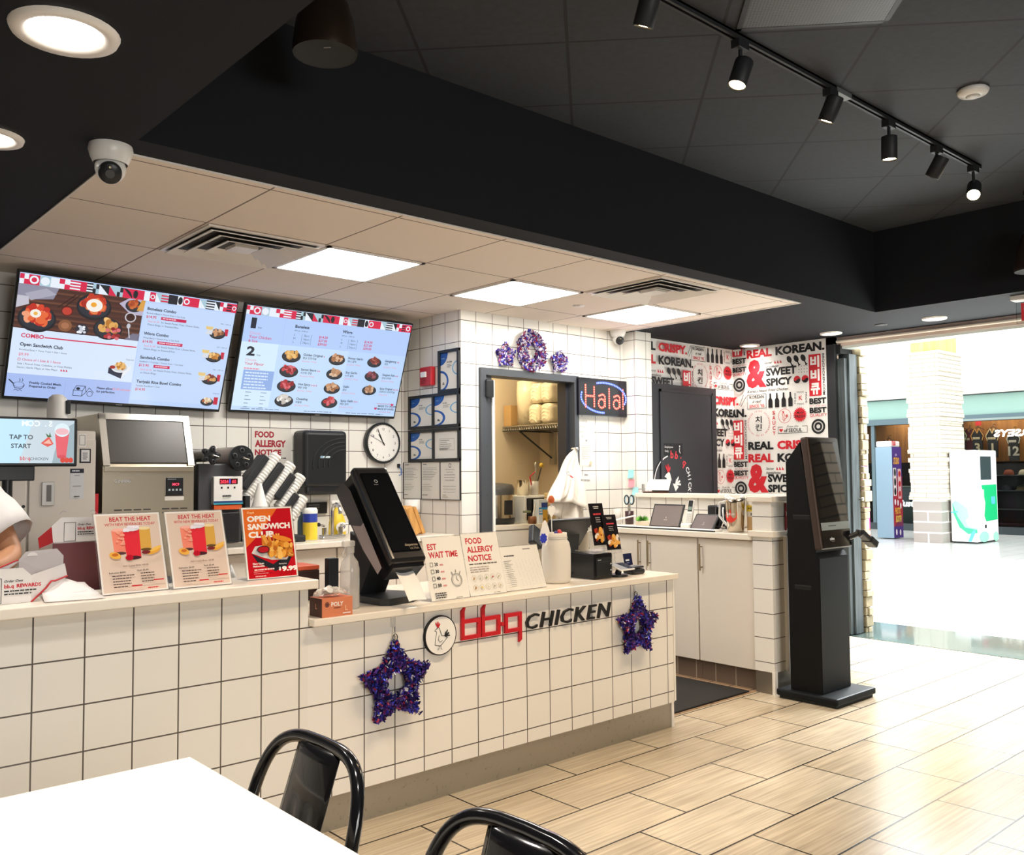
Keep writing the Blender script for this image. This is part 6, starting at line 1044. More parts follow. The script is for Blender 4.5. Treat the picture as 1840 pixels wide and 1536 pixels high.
single('white_caddy', MB().box(5.33, 5.36, 3.32, 3.50, Z, Z+.22, WPL, .01).box(5.325, 5.331, 3.42, 3.47, Z+.14, Z+.21, PLM), 'white plastic sheet holder behind the steel pitcher', 'holder')
# plant, glass, scissors cup
x, y = 5.22, 4.42; t = thing('potted_plant', 'small bright green artificial plant in a cream tray on the side worktop', 'plant', (x, y, Z)); MB().box(x-.03, x+.05, y-.12, y+.04, Z, Z+.035, mat('cream_tray', '#e6d8c0', .5), .004).build('tray', t); m = MB(); LG = [mat('leaf_green', '#4c9a2f', .5), mat('leaf_light', '#7cc04a', .5)]
for k in range(170):
    a = rd.uniform(0, 2*PI); e = rd.uniform(.1, 1.3); d = V((math.cos(a)*math.cos(e), math.sin(a)*math.cos(e), math.sin(e))); L_ = rd.uniform(.03, .06); n = d.orthogonal().normalized()*.004; p = V((x, y, Z+.03)); m.add([p+d*.01-n, p+d*.01+n, p+d*L_*.7+n*1.4, p+d*L_, p+d*L_*.7-n*1.4], [(0, 1, 2, 3, 4)], LG[k % 2])
m.build('leaves', t)
x, y = 5.28, 4.60; t = thing('pen_cup', 'dark cup holding blue handled scissors by the pilaster', 'cup', (x, y, Z)); MB().lathe([(0, 0), (.032, 0), (.034, .1), (.031, .1), (.03, .005)], mat('dark_red_cup', '#3a2226', .3), (x, y, Z), 20).build('cup_body', t)
t = thing('scissors', 'black scissors with pale blue handles standing in the dark cup', 'scissors', (x, y, Z+.01)); SB = mat('scissor_blue', '#a7c9d6', .4); m = MB()
for s in (-1, 1): m.tube([(x+.004*s, y-.022*s-.01*0+.022*math.cos(q)*1.0, Z+.185+.034*math.sin(q)) for q in [2*PI*i/18 for i in range(18)]], .0055, PLB, 8, closed=True)
m.build('handles', t); m = MB()
for s in (-1, 1): m.tube([(x+.003*s, y-.02*s+.016*math.cos(q), Z+.185+.027*math.sin(q)) for q in [2*PI*i/18 for i in range(18)]], .0045, SB, 8, closed=True)
m.build('grip', t); MB().box(x-.003, x+.003, y-.012, y+.012, Z+.012, Z+.155, STEEL).build('blades', t)
x, y = 5.26, 4.68-.0; single('drinking_glass', MB().lathe([(0, 0), (.03, 0), (.036, .12), (.034, .12), (.028, .006), (0, .006)], mat('glass_tumbler', '#e6e2dc', .1, alpha=.45), (5.18, 4.64, Z), 20), 'clear drinking glass beside the dark scissors cup', 'glass')
t = thing('letter_opener', 'white stick with a red end lying across the near end of the side worktop', 'stick', (5.0, 4.56, Z)); MB().cyl((5.0, 4.62, Z+.02), (5.14, 4.42, Z+.075), .006, WPL, n=10).build('shaft', t); MB().cyl((4.995, 4.635, Z+.018), (5.0, 4.62, Z+.02), .014, RED, n=12).build('red_end', t)
# tent sign on the ledge
a = at(1158, 884, 'x', 5.49); b = at(1200, 884, 'x', 5.49); zb = 1.2085; t = thing('tent_sign', 'white tent card with a black side on the half wall ledge', 'tent card', (5.55, (a.y+b.y)/2, zb)); m = MB(); h = .105
m.add([(5.50, a.y, zb+.022), (5.50, b.y, zb+.022), (5.545, b.y+.01, zb+h), (5.545, a.y-.0, zb+h)], [(0, 1, 2, 3)], PAPER); m.build('front_face', t, solid=.003); MB().add([(5.50, b.y-.001, zb), (5.59, b.y-.001, zb), (5.545, b.y+.009, zb+h)], [(0, 1, 2)], PLM).add([(5.59, a.y, zb), (5.59, b.y, zb), (5.545, b.y+.01, zb+h), (5.545, a.y, zb+h)], [(0, 1, 2, 3)], PLM).build('back_face', t, solid=.003)
MB().box(5.485, 5.60, b.y, a.y+.015, zb, zb+.012, mat('dark_wood_base', '#4a2f20', .5), .003).build('base', t); MB().cyl((5.49, a.y+.01, zb+.01), (5.49, a.y+.01, zb+.07), .012, STEEL, n=12).build('clip', t)
# sticky notes and papers on the doorway wall
for px, py, col, lab in ((1134, 852, '#9adfdf', 'pale turquoise sticky note, the upper one on the pilaster'), (1135, 869, '#ef9aa8', 'pink sticky note on the pilaster'), (1142, 883, '#a5dfe6', 'pale turquoise sticky note curling at the lowest place on the pilaster')):
    p = at(px, py, 'x', 5.502); q = MB(frame((5.503, p.y+.03, p.z-.03), (0, -1, 0), (0, 0, 1))); q.sheet([[(.06*i, .065*j/3, .001+.012*(1-j/3)**2) for i in (0, 1)] for j in range(4)], mat('note_'+col[1:], col, .6)); single('sticky_note', q, lab, 'sticky note')
def wallpaper_(name, label, px0, py0, px1, py1, draw, col='#efece6'):
    a = at(px0, py0, 'y', 4.838); b = at(px1, py1, 'y', 4.838); X = frame((a.x, 4.8415, b.z), (1, 0, 0), (0, 0, 1)); w, h = b.x-a.x, a.z-b.z; c = Card(X, .0012); c.rect(0, 0, w, h, P_(col)); draw(c, w, h); return single(name, c, label, 'notice')
wallpaper_('paper_notice', 'paper strip reading boneless chicken only, under the glowing sign', 1037, 748, 1068, 782, lambda c, w, h: [c.words(s, w*.06, h*(.70-.30*i), h*.15, P_('#6a6a68'), .0, wmax=w*.9) for i, s in enumerate(('Boneless', 'Chicken', 'Only'))])
wallpaper_('paper_notice', 'narrow typed paper notice on the tiles above the hanging bags', 1041, 786, 1067, 838, lambda c, w, h: [c.box_(.004, .004, w-.004, h-.004, .002, P_('#c9b9a0')), c.ell(w*.5, h*.9, w*.06, w*.06, GY, 12), c.bars(w*.15, h*.8, w*.7, 9, h*.065, h*.02, P_('#b5b0a8'), 4), c.ell(w*.75, h*.12, w*.08, w*.1, P_('#d9c9a9'), 14)])
# glowing sign
a = at(1039, 677, 'y', 4.80); b = at(1127, 750, 'y', 4.80); t = thing('led_sign', 'glowing LED sign with red dotted word and blue dotted swirl beside the doorway', 'LED sign', ((a.x+b.x)/2, 4.82, b.z)); w, h = b.x-a.x, a.z-b.z; MB().box(a.x, b.x, 4.80, 4.841, b.z, a.z, mat('sign_black', '#15131c', .12), .004).build('panel', t)
X = frame((a.x, 4.80, b.z), (1, 0, 0), (0, 0, 1)); LR = mat('led_red', '#ff4a3c', .4, emit=2.0); LW = mat('led_core', '#ffd9b8', .4, emit=1.6); LB = mat('led_blue', '#4a6bff', .4, emit=2.2); LBc = mat('led_blue_core', '#cfdcff', .4, emit=1.5)
def dots(pts, step, r, m1, m2, c):
    acc = 0
    for (p, q) in zip(pts, pts[1:]):
        d = math.hypot(q[0]-p[0], q[1]-p[1]); s = 0
        while acc+s <= d+1e-9:
            f = (acc+s)/d if d else 0; x_, y_ = p[0]+(q[0]-p[0])*f, p[1]+(q[1]-p[1])*f; c.ell(x_, y_, r, r, m1, 10); c.ell(x_, y_, r*.5, r*.5, m2, 8); s += step
        acc = acc+s-d
c = Card(X, .0008, .00004); st = w*.033; r = st*.56; ar = lambda cx, cy, rx, ry, a0, a1, n=24: [(cx+rx*math.cos(a0+(a1-a0)*i/n), cy+ry*math.sin(a0+(a1-a0)*i/n)) for i in range(n+1)]
def strokes(name, col, core, *paths):
    c = Card(X, .0008, .00004)
    for p in paths: dots(p, st, r, col, core, c)
    c.build(name, t)
def a_paths(x_): return (ar(w*x_, h*.34, w*.062, h*.12, 0, 2*PI), [(w*(x_-.05), h*.54)]+ar(w*(x_+.02), h*.50, w*.05, h*.08, 2.0, 0)+[(w*(x_+.07), h*.22)])
strokes('letter', LR, LW, [(w*.14, h*.80), (w*.14, h*.22)], [(w*.31, h*.76), (w*.31, h*.22)], [(w*.165, h*.52), (w*.30, h*.52)]); strokes('letter', LR, LW, *a_paths(.46)); strokes('letter', LR, LW, [(w*.62, h*.74), (w*.62, h*.22)]); strokes('letter', LR, LW, *a_paths(.77)); strokes('letter', LR, LW, [(w*.91, h*.74), (w*.91, h*.22)])
strokes('blue_swirl', LB, LBc, ar(w*.52, h*.5, w*.45, h*.40, 1.9, -.35, 40)); strokes('blue_swirl', LB, LBc, ar(w*.5, h*.5, w*.45, h*.41, 2.9, 4.75, 40))
MB().tube([((a.x+b.x)/2-.05, 4.82, a.z), ((a.x+b.x)/2, 4.825, a.z+.03), ((a.x+b.x)/2+.05, 4.82, a.z)], .0015, PLB, 6).build('hanging_wire', t)
lamp('led_glow', 'AREA', ((a.x+b.x)/2, 4.79, (a.z+b.z)/2), 1.2, (.75, .35, 1), .3, ((a.x+b.x)/2, 0, (a.z+b.z)/2))
# bags hanging on a hook by the doorway
hk = at(1034, 806, 'y', 4.80); t = thing('bag_bundle', 'bundle of printed white cloth bags hanging from a hook beside the doorway', 'bag bundle', (hk.x, 4.75, hk.z-.55)); CLO = mat('white_cloth', '#dfd8cd', .85, bump=.2, bscale=30)
MB().cyl((hk.x, 4.84, hk.z), (hk.x, 4.79, hk.z), .008, CHROME, n=12).ball((hk.x, 4.785, hk.z), .014, CHROME, 12).build('hook', t)
def bag(px_l, px_r, py_t, py_b, dy, seed, name='bag'):
    rd = random.Random(seed); L = at(px_l, py_b, 'y', 4.78-dy); Rr = at(px_r, py_b, 'y', 4.78-dy); T = hk; g = []
    for j in range(13):
        f = j/12; row = []
        for i in range(15):
            s = i/14; e = f**.75; x_ = T.x+((L.x+(Rr.x-L.x)*s)-T.x)*e; z_ = T.z+(L.z+.05*math.sin(3*s+seed)-T.z)*f; y_ = 4.80-dy*f-.05*math.sin(PI*s)*f+.026*math.sin(s*11+seed*2)*math.sqrt(f)+.01*math.sin(f*9+i); row.append((x_, min(y_, 4.835), z_))
        g.append(row)
    return MB().sheet(g, CLO).build(name, t, solid=.002)
bag(985, 1052, 0, 935, .05, 2); bag(990, 1022, 0, 890, .085, 4); bag(1006, 1062, 0, 915, .09, 1); bag(1012, 1050, 0, 940, .075, 3)
c = Card(frame((hk.x-.11, 4.66, hk.z-.28), (1, 0, -.06), (0, .1, 1)), .02); c.bars(.04, .09, .06, 1, 1, .016, GY, 3); c.bars(.0, .05, .11, 1, 1, .016, GY, 6); c.build('bag_print', t)
c = Card(frame((hk.x-.235, 4.70, hk.z-.20), (1, 0, -.3), (0, .1, 1)), .02); c.ring(.03, .02, .012, .015, K_, 14); c.line([(.05, .01), (.085, .004)], .01, R_D); c.build('bag_mark', t)
MB().box(4.03, 4.10, 4.80, 4.85, 1.90, 2.03, PLB, .012).build('door_sensor', None); o = bpy.data.objects['door_sensor']; tag(o, 'black rounded box at the top corner of the doorway frame', 'sensor')
# ---- storage room beyond the doorway
SY = 5.5; single('storage_worktop', MB().box(4.0, 5.88, SY, 6.24, .915, .952, LEDGEW, .004), 'cream worktop in the storage room seen through the doorway', 'worktop')
t = thing('storage_cabinet', 'cream cabinet under the worktop in the storage room', 'cabinet', (4.9, 5.9, 0)); MB().box(4.0, 5.88, SY+.03, 6.24, .004, .914, WCAB).build('carcass', t)
for x_ in (4.02, 4.62, 5.24): MB().box(x_, x_+.6, SY+.008, SY+.03, .1, .905, WCAB, .002).build('door', t)
t = thing('wire_shelf', 'black wire shelf on a bracket along the side wall of the storage room', 'shelf', (5.65, 5.7, 1.75)); m = MB()
for x_ in (5.42, 5.65, 5.87): m.tube([(x_, 5.0, 1.795), (x_, 6.23, 1.795)], .006, STEEL, 6); m.tube([(x_, 5.0, 1.757), (x_, 6.23, 1.757)], .005, PLB, 6)
for i in range(40): y = 5.02+1.19*i/39; m.tube([(5.42, y, 1.795), (5.87, y, 1.795)], .003, STEEL, 5); m.tube([(5.42, y, 1.757), (5.42, y+.015, 1.795), (5.42, y+.03, 1.757)], .003, STEEL, 5)
m.build('wire_deck', t); MB().tube([(5.46, 6.05, 1.752), (5.88, 6.05, 1.50)], .008, PLB, 6).tube([(5.46, 6.05, 1.752), (5.88, 6.05, 1.752)], .008, PLB, 6).box(5.86, 5.895, 6.02, 6.08, 1.45, 1.80, STEEL).build('bracket', t)
WRAP = mat('wrapped_foam', '#dccdb0', .3, bump=.35, bscale=22)
for k, (px, py, lab) in enumerate(((959, 704, 'wrapped bundle of foam containers on the wire shelf, upper one farther from the sign'), (979, 706, 'wrapped bundle of foam containers on the wire shelf, upper one nearer the sign'), (957, 742, 'wrapped bundle of foam containers on the wire shelf, lower one with torn film'), (979, 740, 'wrapped bundle of foam containers on the wire shelf, lower one nearer the sign'))):
    c0 = at(px, py, 'x', 5.40); hw = .074; zb = 1.801 if k >= 2 else 1.985; zt = zb+.18; t = thing('wrapped_bundle', lab, 'bundle', (5.62, c0.y, zb)); MB().box(5.40, 5.85, c0.y-hw+.003, c0.y+hw-.003, zb, zt, WRAP, .045, 5).build('stack', t)
    rr = MB()
    for q in range(5): rr.tube([(5.399, c0.y+.05, zb+.03+.03*q), (5.396, c0.y+.01*(q % 2), zb+.05+.03*q), (5.399, c0.y-.05, zb+.02+.035*q)], .0018, mat('film_crease', '#f4ecd8', .15), 5)
    rr.build('film_crease', t)
t = thing('tall_bundle', 'tall wrapped stack of cups on the wire shelf by the doorway edge', 'bundle', (5.62, 6.0, 1.801)); MB().lathe([(0, 0), (.085, 0), (.095, .28), (.09, .40), (0, .42)], WRAP, (5.53, 5.99+.03, 1.801), 20).build('stack', t)
single('carton', MB().box(5.43, 5.75, 6.13, 6.23, 1.801, 1.99, mat('kraft_carton')), 'plain brown carton on the wire shelf at the doorway edge', 'carton')
x, y = 4.90, 5.78; t = thing('rice_cooker', 'large steel rice cooker with a black lid in the storage room', 'rice cooker', (x, y, .952)); MB().lathe([(0, 0), (.185, 0), (.19, .04), (.19, .05)], PLB, (x, y, .953), 32).build('base', t); MB().lathe([(.185, .05), (.188, .24)], mat('mirror_steel'), (x, y, .953), 32).build('pot', t); MB().lathe([(.19, .24), (.192, .29), (.17, .325), (.08, .34), (0, .342)], mat('lid_grey', '#4b4a48', .3), (x, y, .953), 32).build('lid', t); MB().box(x-.02, x+.06, y-.196, y-.17, 1.03, 1.15, PLB, .005).build('switch_panel', t)
t = thing('microwave', 'white framed microwave with a dark door in the storage room', 'microwave', (5.3, 5.75, .952)); a = at(943, 891, 'y', 5.62); MB().box(a.x, a.x+.42, 5.62, 6.0, .953, a.z, WPL, .006).build('body', t); MB().box(a.x+.02, a.x+.30, 5.612, 5.622, .975, a.z-.02, GLASSY, .003).build('door', t)
t = thing('steel_canister', 'shiny steel canister on top of the microwave', 'canister', (a.x+.1, 5.75, a.z)); MB().lathe([(0, 0), (.052, 0), (.052, .13), (.054, .132), (.05, .132), (.05, .005)], mat('mirror_steel'), (a.x+.10, 5.75, a.z+.001), 24).build('pot', t)
t = thing('utensil_pot', 'clear pot of tongs and red handled utensils on top of the microwave', 'utensil pot', (a.x+.24, 5.75, a.z)); MB().lathe([(0, 0), (.04, 0), (.042, .12), (.039, .12), (.037, .005)], mat('glass_tumbler'), (a.x+.23, 5.75, a.z+.001), 20).build('pot', t); MB().tube([(a.x+.22, 5.75, a.z+.01), (a.x+.17, 5.74, a.z+.16), (a.x+.22, 5.73, a.z+.2)], .006, RED, 8).build('red_handle', t); MB().cyl((a.x+.23, 5.75, a.z+.01), (a.x+.245, 5.74, a.z+.25), .01, STEEL, n=10).ball((a.x+.246, 5.74, a.z+.26), (.02, .01, .03), STEEL, 10).build('tongs', t); MB().cyl((a.x+.24, 5.76, a.z+.01), (a.x+.33, 5.76, a.z+.25), .005, PLB, n=8).ball((a.x+.33, 5.76, a.z+.26), .022, mat('ladle_yellow', '#c9a23a', .4), 10).build('ladle', t)
a = at(974, 932, 'y', 5.55); t = thing('powder_bag', 'blue and white powder carton before the microwave', 'carton', (a.x, 5.55, .952)); MB().box(a.x-.05, a.x+.05, 5.535, 5.60, .953, 1.15, mat('powder_white', '#dfe4ea', .5)).build('carton_body', t); c = Card(frame((a.x-.05, 5.535, .953), (1, 0, 0), (0, 0, 1))); c.rect(0, .07, .10, .13, P_('#3f8fc4')); c.rect(.03, .13, .1, .17, P_('#2d3f8c')); c.rect(.045, .0, .1, .11, P_('#d9a83a')); c.bars(.006, .115, .05, 2, .02, .012, P_('#f2f2f0'), 3); c.words('55', .05, .02, .02, K_, .02); c.build('print', t)
a = at(953, 935, 'y', 5.53); t = thing('sauce_jar', 'small brown jar with a spoon on the storage worktop', 'jar', (a.x, 5.53, .952)); MB().lathe([(0, 0), (.035, 0), (.038, .03), (.034, .06), (0, .06)], mat('brown_sauce', '#7d4f2e', .4), (a.x+.02, 5.53, .953), 20).lathe([(.0345, .06), (.036, .075), (0, .08)], mat('jar_green', '#5a5f3a', .4), (a.x-.01, 5.56, .953+.03), 16).build('jar_body', t); MB().cyl((a.x+.02, 5.525, 1.0), (a.x+.05, 5.52, 1.12), .006, WPL, n=8).build('spoon', t)
t = thing('cracker_stack', 'tall ribbed sleeve of crackers beside the powder carton', 'food sleeve', (5.36, 5.56, .952)); m = MB()
for k in range(18): m.box(5.33, 5.40, 5.53, 5.60, .953+.014*k, .953+.014*k+.011, mat('cracker', '#d9bd8a', .6), .003, 1)
m.build('sleeve', t)
lamp('storage_lamp', 'AREA', (4.75, 5.7, 2.65), 26, (1, .86, .55), .5, (4.75, 5.7, 0))
# ================================================================ ordering kiosk at the wing wall
KB = mat('kiosk_black', '#090a0b', .6, spec=.25); KF = mat('kiosk_slate', '#0b1115', .55, spec=.25); KBR = mat('kiosk_bronze', '#43362f', .45, .2)
t = thing('ordering_kiosk', 'tall black self ordering kiosk with a leaning dark screen beside the tiled wing wall', 'kiosk', (5.1, 2.9, 0))
MB().box(4.873, 5.335, 2.695, 3.095, .016, .056, KF, .01).box(4.89, 5.32, 2.71, 3.08, .001, .018, PLM).build('base_plate', t)
Xk = frame((4.92, 0, 0), (0, 1, 0), (0, 0, 1)); m = MB(Xk); m.prism([(2.815, .057), (2.815, .855), (2.835, .885), (2.835, .93), (2.925, 1.545), (3.022, 1.425), (3.022, .057)], .0, .33, KB); m.build('cabinet', t)
MB().box(4.922, 5.248, 2.812, 2.8155, .06, .85, KF).build('front_door', t)
FL = V((0, .082, .672)).length; Xf = frame((4.905, 2.785, .905), (1, 0, 0), (0, .082, .672)); W = .36
MB(Xf).box(0, W, 0, FL, -.05, 0, KBR, .012, 3).build('screen_frame', t)
q = MB(Xf).box(.016, W-.008, .008, FL-.01, -.004, .0025, GLASSY, .0015).build('screen', t); c = Card(Xf, .0028); c.rect(.03, .165, W-.02, FL-.03, mat('kiosk_glass', '#15171b', .03)); c.rect(.02, .112, W-.01, .158, mat('kiosk_silver', '#a9b3b3', .3, .6)); c.rect(.10, .135, .19, .139, K_); c.words('adios', .10, .052, .018, P_('#d9dcdc'), .02); c.bars(.115, .046, .06, 1, 1, .003, P_('#8a8c8c'), 1); c.build('panel_print', q)
c = Card(frame((4.9195, 3.0, 0), (0, -1, 0), (0, 0, 1)), .0004); 
for z in (1.08, .66): c.rect(.02, z, .13, z+.028, mat('slot_black', '#08090a', .6)); c.rect(.02, z+.022, .13, z+.026, P_('#3a3c3e'))
c.build('cable_slot', t)
d = at(1560, 950, 'y', 2.74); X = MX.Translation((5.295, 2.755, 1.0)) @ MX.Rotation(math.radians(-8), 4, 'Z') @ MX.Rotation(math.radians(33), 4, 'Y'); q = MB(X).box(-.0, .16, -.03, .03, -.018, .014, PLB, .008, 3).box(.09, .17, -.034, .034, -.022, .022, PLB, .008, 3).build('card_terminal', t)
c = Card(X @ MX.Translation((0, 0, .0145)), .0003); c.rect(.015, -.022, .085, .022, mat('terminal_screen', '#b9cddb', .1)); c.rect(.06, -.02, .083, .02, P_('#3f7fb5')); c.build('screen', q); MB().cyl((5.24, 2.80, .96), (5.30, 2.76, .985), .018, PLB).ball((5.30, 2.757, .985), .024, PLB, 12).build('arm', q)
# banner on the wing wall behind the kiosk
t = thing('wall_banner', 'glossy red banner with grey capital letters on the wing wall behind the kiosk', 'banner', (5.3, 3.12, .3)); X = frame((5.062, 3.1235, .30), (1, 0, 0), (0, 0, 1)); MB(X).box(0, .50, 0, .87, -.0, .003, mat('banner_red', '#93292d', .12, coat=.5)).build('sheet', t); c = Card(X, .0032)
GL = P_('#b9b3b8', .2)
for s, x_, z_ in (('YO', .0, .79), ): c.words(s, .005, z_, .03, P_('#d9b9a9', .2), .01, .3)
for s, z_ in (('O', .66), ('SA', .535), ('C', .41)): c.words(s, .012, z_, .088, GL, .05)
c.poly([(0, .30), (.03, .2), (.06, 0), (.5, 0), (.5, .3)], P_('#7c2236', .2)); c.line([(.01, .38), (.04, .27), (.08, .23)], .01, P_('#cfc9cc', .2)); c.rect(0, .0, .5, .02, P_('#5b1a22', .2)); c.build('print', t)
# ================================================================ table and chairs in front
t = thing('dining_table', 'white topped dining table at the lower left, cut by the frame', 'table', (.1, 1.35, 0)); TT = mat('table_white', '#f3efe6', .25)
MB().box(-.6, .813, .70, 1.998, .722, .75, TT, .004).build('tabletop', t)
MB().cyl((.1, 1.35, .03), (.1, 1.35, .722), .04, PLM).lathe([(0, 0), (.3, .0), (.3, .012), (.06, .035), (0, .035)], PLM, (.1, 1.35, .001), 32).box(-.2, .4, 1.2, 1.5, .70, .7215, PLM).build('pedestal', t)
CHB = mat('chair_gloss_black', '#141416', .14, coat=.4)
def chair(x, y, label):
    t = thing('metal_chair', label, 'chair', (x, y, 0), group='black metal chairs at the white table')
    MB().box(x-.19, x+.15, y-.18, y+.18, .435, .452, CHB, .007, 3).box(x-.17, x+.13, y-.16, y+.16, .41, .436, CHB, .006).build('seat', t)
    for sx, sy in ((-1, -1), (-1, 1), (1, -1), (1, 1)): px, py = x-.02+.145*sx, y+.15*sy; m = MB(); m.tube([(px, py, .43), (px+.03*sx, py+.02*sy, .22), (px+.06*sx, py+.04*sy, .012)], [.019, .017, .013], CHB, 10); m.cyl((px+.06*sx, py+.04*sy, .0005), (px+.06*sx, py+.04*sy, .014), .016, PLM, n=12); m.build('leg', t)
    m = MB()
    for z, k in ((.2, 1.0), ): m.tube([(x-.19, y-.17, z), (x+.15, y+.17, z)], .008, CHB, 8).tube([(x-.19, y+.17, z), (x+.15, y-.17, z)], .008, CHB, 8)
    m.build('stretcher', t)
    pts = []
    for i in range(41):
        a = PI*i/40; q = math.cos(a); s_ = math.sin(a); hw = .218; e = 4.0
        yy = hw*(abs(q)**(2/e))*(1 if q > 0 else -1); zz = .46+.362*(s_**(2/e)); k = (zz-.45)/.372; yy *= 1-.12*(1-k); pts.append((x+.135+.125*k-.02*(abs(yy)/hw)**2*k, y+yy, zz))
    MB().tube(pts, .0135, CHB, 12).build('back_frame', t)
    g = []
    for j in range(15):
        k = j/14; z = .45+.368*k; row = []
        for i in range(13):
            u = i/12-.5; w_ = .165; xx = x+.135+.125*k-.008; rib = .006*math.exp(-((abs(u)-.17)/.035)**2)*(1 if .12 < k < .68 else 0); row.append((xx-.012*(1-4*u*u)*.6+rib, y+u*w_, z))
        g.append(row)
    MB().sheet(g, CHB).build('back_splat', t, solid=.003)
    pp = []
    for i in range(25):
        a = PI*i/24; pp.append((x+.135+.07*.0+.0+(.07*(.58+.0)*1), y+.026*math.cos(a), .0))
    pts = [(x+.135+.125*k-.0165, y+.026*s_, .45+.368*k) for k, s_ in [(.12+.45*i/10, -1) for i in range(11)]]+[(x+.135+.125*k_-.0165, y-.026*math.cos(b_), .45+.368*k_) for b_, k_ in [(PI*i/8, .57+.07*math.sin(PI*i/8)) for i in range(9)]]+[(x+.135+.125*k-.0165, y+.026, .45+.368*k) for k in [.57-.45*i/10 for i in range(11)]]
    MB().tube(pts, .0035, CHB, 6).build('pressed_rib', t); return t
chair(.695, 1.665, 'black metal chair with a pressed rib back at the white table, nearer the counter')
chair(.695, 1.045, 'black metal chair at the white table nearest the camera, only its curved back top showing')
# ================================================================ person behind the counter, cut by the left edge
def skin_body(name, verts, edges, rad, m, parent, root=0, lv=2):
    me = bpy.data.meshes.new(name); o = bpy.data.objects.new(name, me); COL.objects.link(o); inv = wmat(parent).inverted(); me.from_pydata([inv @ V(v) for v in verts], edges, []); o.parent = parent; me.materials.append(m)
    md = o.modifiers.new('skin', 'SKIN'); md.use_smooth_shade = True
    for i, r in enumerate(rad): me.skin_vertices[0].data[i].radius = r if isinstance(r, tuple) else (r, r)
    me.skin_vertices[0].data[root].use_root = True; s = o.modifiers.new('sub', 'SUBSURF'); s.levels = lv; s.render_levels = lv; return o
SKIN = mat('skin', '#c68f6b', .5, var=.05, bscale=18); SHIRT = mat('white_shirt', '#ece8e6', .8, bump=.1, bscale=60); PANT = mat('dark_trousers', '#24262c', .8); HAIR = mat('dark_hair', '#1b1512', .6)
px, py = .52, 3.98; t = thing('person', 'person in a white short sleeved shirt behind the counter, only an arm in view', 'person', (px, py, 0))
vs = [(px, py, .93), (px, py, 1.12), (px, py-.01, 1.30), (px, py-.01, 1.40), (px, py-.02, 1.47), (px-.01, py-.05, 1.57), (px-.01, py-.05, 1.66),
      (px+.17, py-.04, 1.385), (.80, 3.80, 1.20), (.835, 3.715, 1.085), (.77, 3.64, 1.05), (.69, 3.52, 1.045), (.66, 3.48, 1.045),
      (px-.17, py-.04, 1.385), (px-.24, py-.08, 1.12), (px-.16, py-.28, 1.02), (px-.06, py-.44, 1.0),
      (px+.09, py, .88), (px+.10, py-.01, .50), (px+.10, py+.03, .09), (px-.09, py, .88), (px-.10, py-.01, .50), (px-.10, py+.03, .09), (px+.10, py-.12, .04), (px-.10, py-.12, .04)]
ed = [(0, 1), (1, 2), (2, 3), (3, 4), (4, 5), (5, 6), (3, 7), (7, 8), (8, 9), (9, 10), (10, 11), (11, 12), (3, 13), (13, 14), (14, 15), (15, 16), (0, 17), (17, 18), (18, 19), (19, 23), (0, 20), (20, 21), (21, 22), (22, 24)]
rd_ = [(.15, .11), (.14, .10), (.15, .105), (.11, .08), .055, (.075, .09), (.06, .075), .062, .052, .046, .043, .032, .028, .062, .05, .042, .03, .085, .06, .042, .085, .06, .042, .035, .035]
skin_body('body', vs, ed, rd_, SKIN, t)
for hx, hy, hz, sx in ((.66, 3.48, 1.045, 1), (px-.06, py-.44, 1.0, -1)):
    dv = V((-.45*sx, -.85, -.2)).normalized(); sd = V((dv.y, -dv.x, 0)).normalized()*sx; H0 = V((hx, hy, hz)); v = [H0, H0+dv*.05]; e = [(0, 1)]; r = [(.026, .018), (.036, .016)]
    for f in range(4):
        b = H0+dv*(.085-.006*abs(f-1.4))+sd*(.026*(1.5-f)/1.5); k = len(v); l = (.034, .042, .038, .028)[f]; v += [b, b+dv*l*.6+V((0, 0, -.008)), b+dv*l+V((0, 0, -.03))]; e += [(1, k), (k, k+1), (k+1, k+2)]; r += [.0095, .0085, .007]
    k = len(v); v += [H0+dv*.03+sd*.034, H0+dv*.062+sd*.05+V((0, 0, -.006)), H0+dv*.085+sd*.045+V((0, 0, -.018))]; e += [(0, k), (k, k+1), (k+1, k+2)]; r += [.011, .0095, .008]
    skin_body('hand', v, e, r, SKIN, t)
# shirt: torso shell with a wide right sleeve ending above the elbow
m = MB(); prof = [(.175, .90, .13), (.165, 1.05, .12), (.175, 1.2, .125), (.20, 1.34, .12), (.17, 1.425, .10), (.07, 1.475, .07)]; g = []
for a, z, b in prof: g.append([(px+a*math.cos(2*PI*i/24), py-.01+b*math.sin(2*PI*i/24), z) for i in range(25)])
m.sheet(g, SHIRT)
sh = V((px+.13, py-.04, 1.385)); el = V((.835, 3.745, 1.145)); d = (el-sh); dn_ = d.normalized(); aa = dn_.orthogonal().normalized(); bb = dn_.cross(aa); g = []
for k in range(9):
    f = k/8; c_ = sh+d*f+V((0, 0, .02*math.sin(PI*f))); r_ = .085+.012*f+.004*math.sin(k*2.2); g.append([tuple(c_+aa*math.cos(2*PI*i/20)*r_*(1+.03*math.sin(3*i))+bb*math.sin(2*PI*i/20)*r_) for i in range(21)])
m.sheet(g, SHIRT)
sh = V((px-.13, py-.04, 1.385)); el = V((px-.225, py-.07, 1.17)); d = (el-sh); dn_ = d.normalized(); aa = dn_.orthogonal().normalized(); bb = dn_.cross(aa); g = []
for k in range(6): f = k/5; c_ = sh+d*f; g.append([tuple(c_+aa*math.cos(2*PI*i/20)*.08+bb*math.sin(2*PI*i/20)*.08) for i in range(21)])
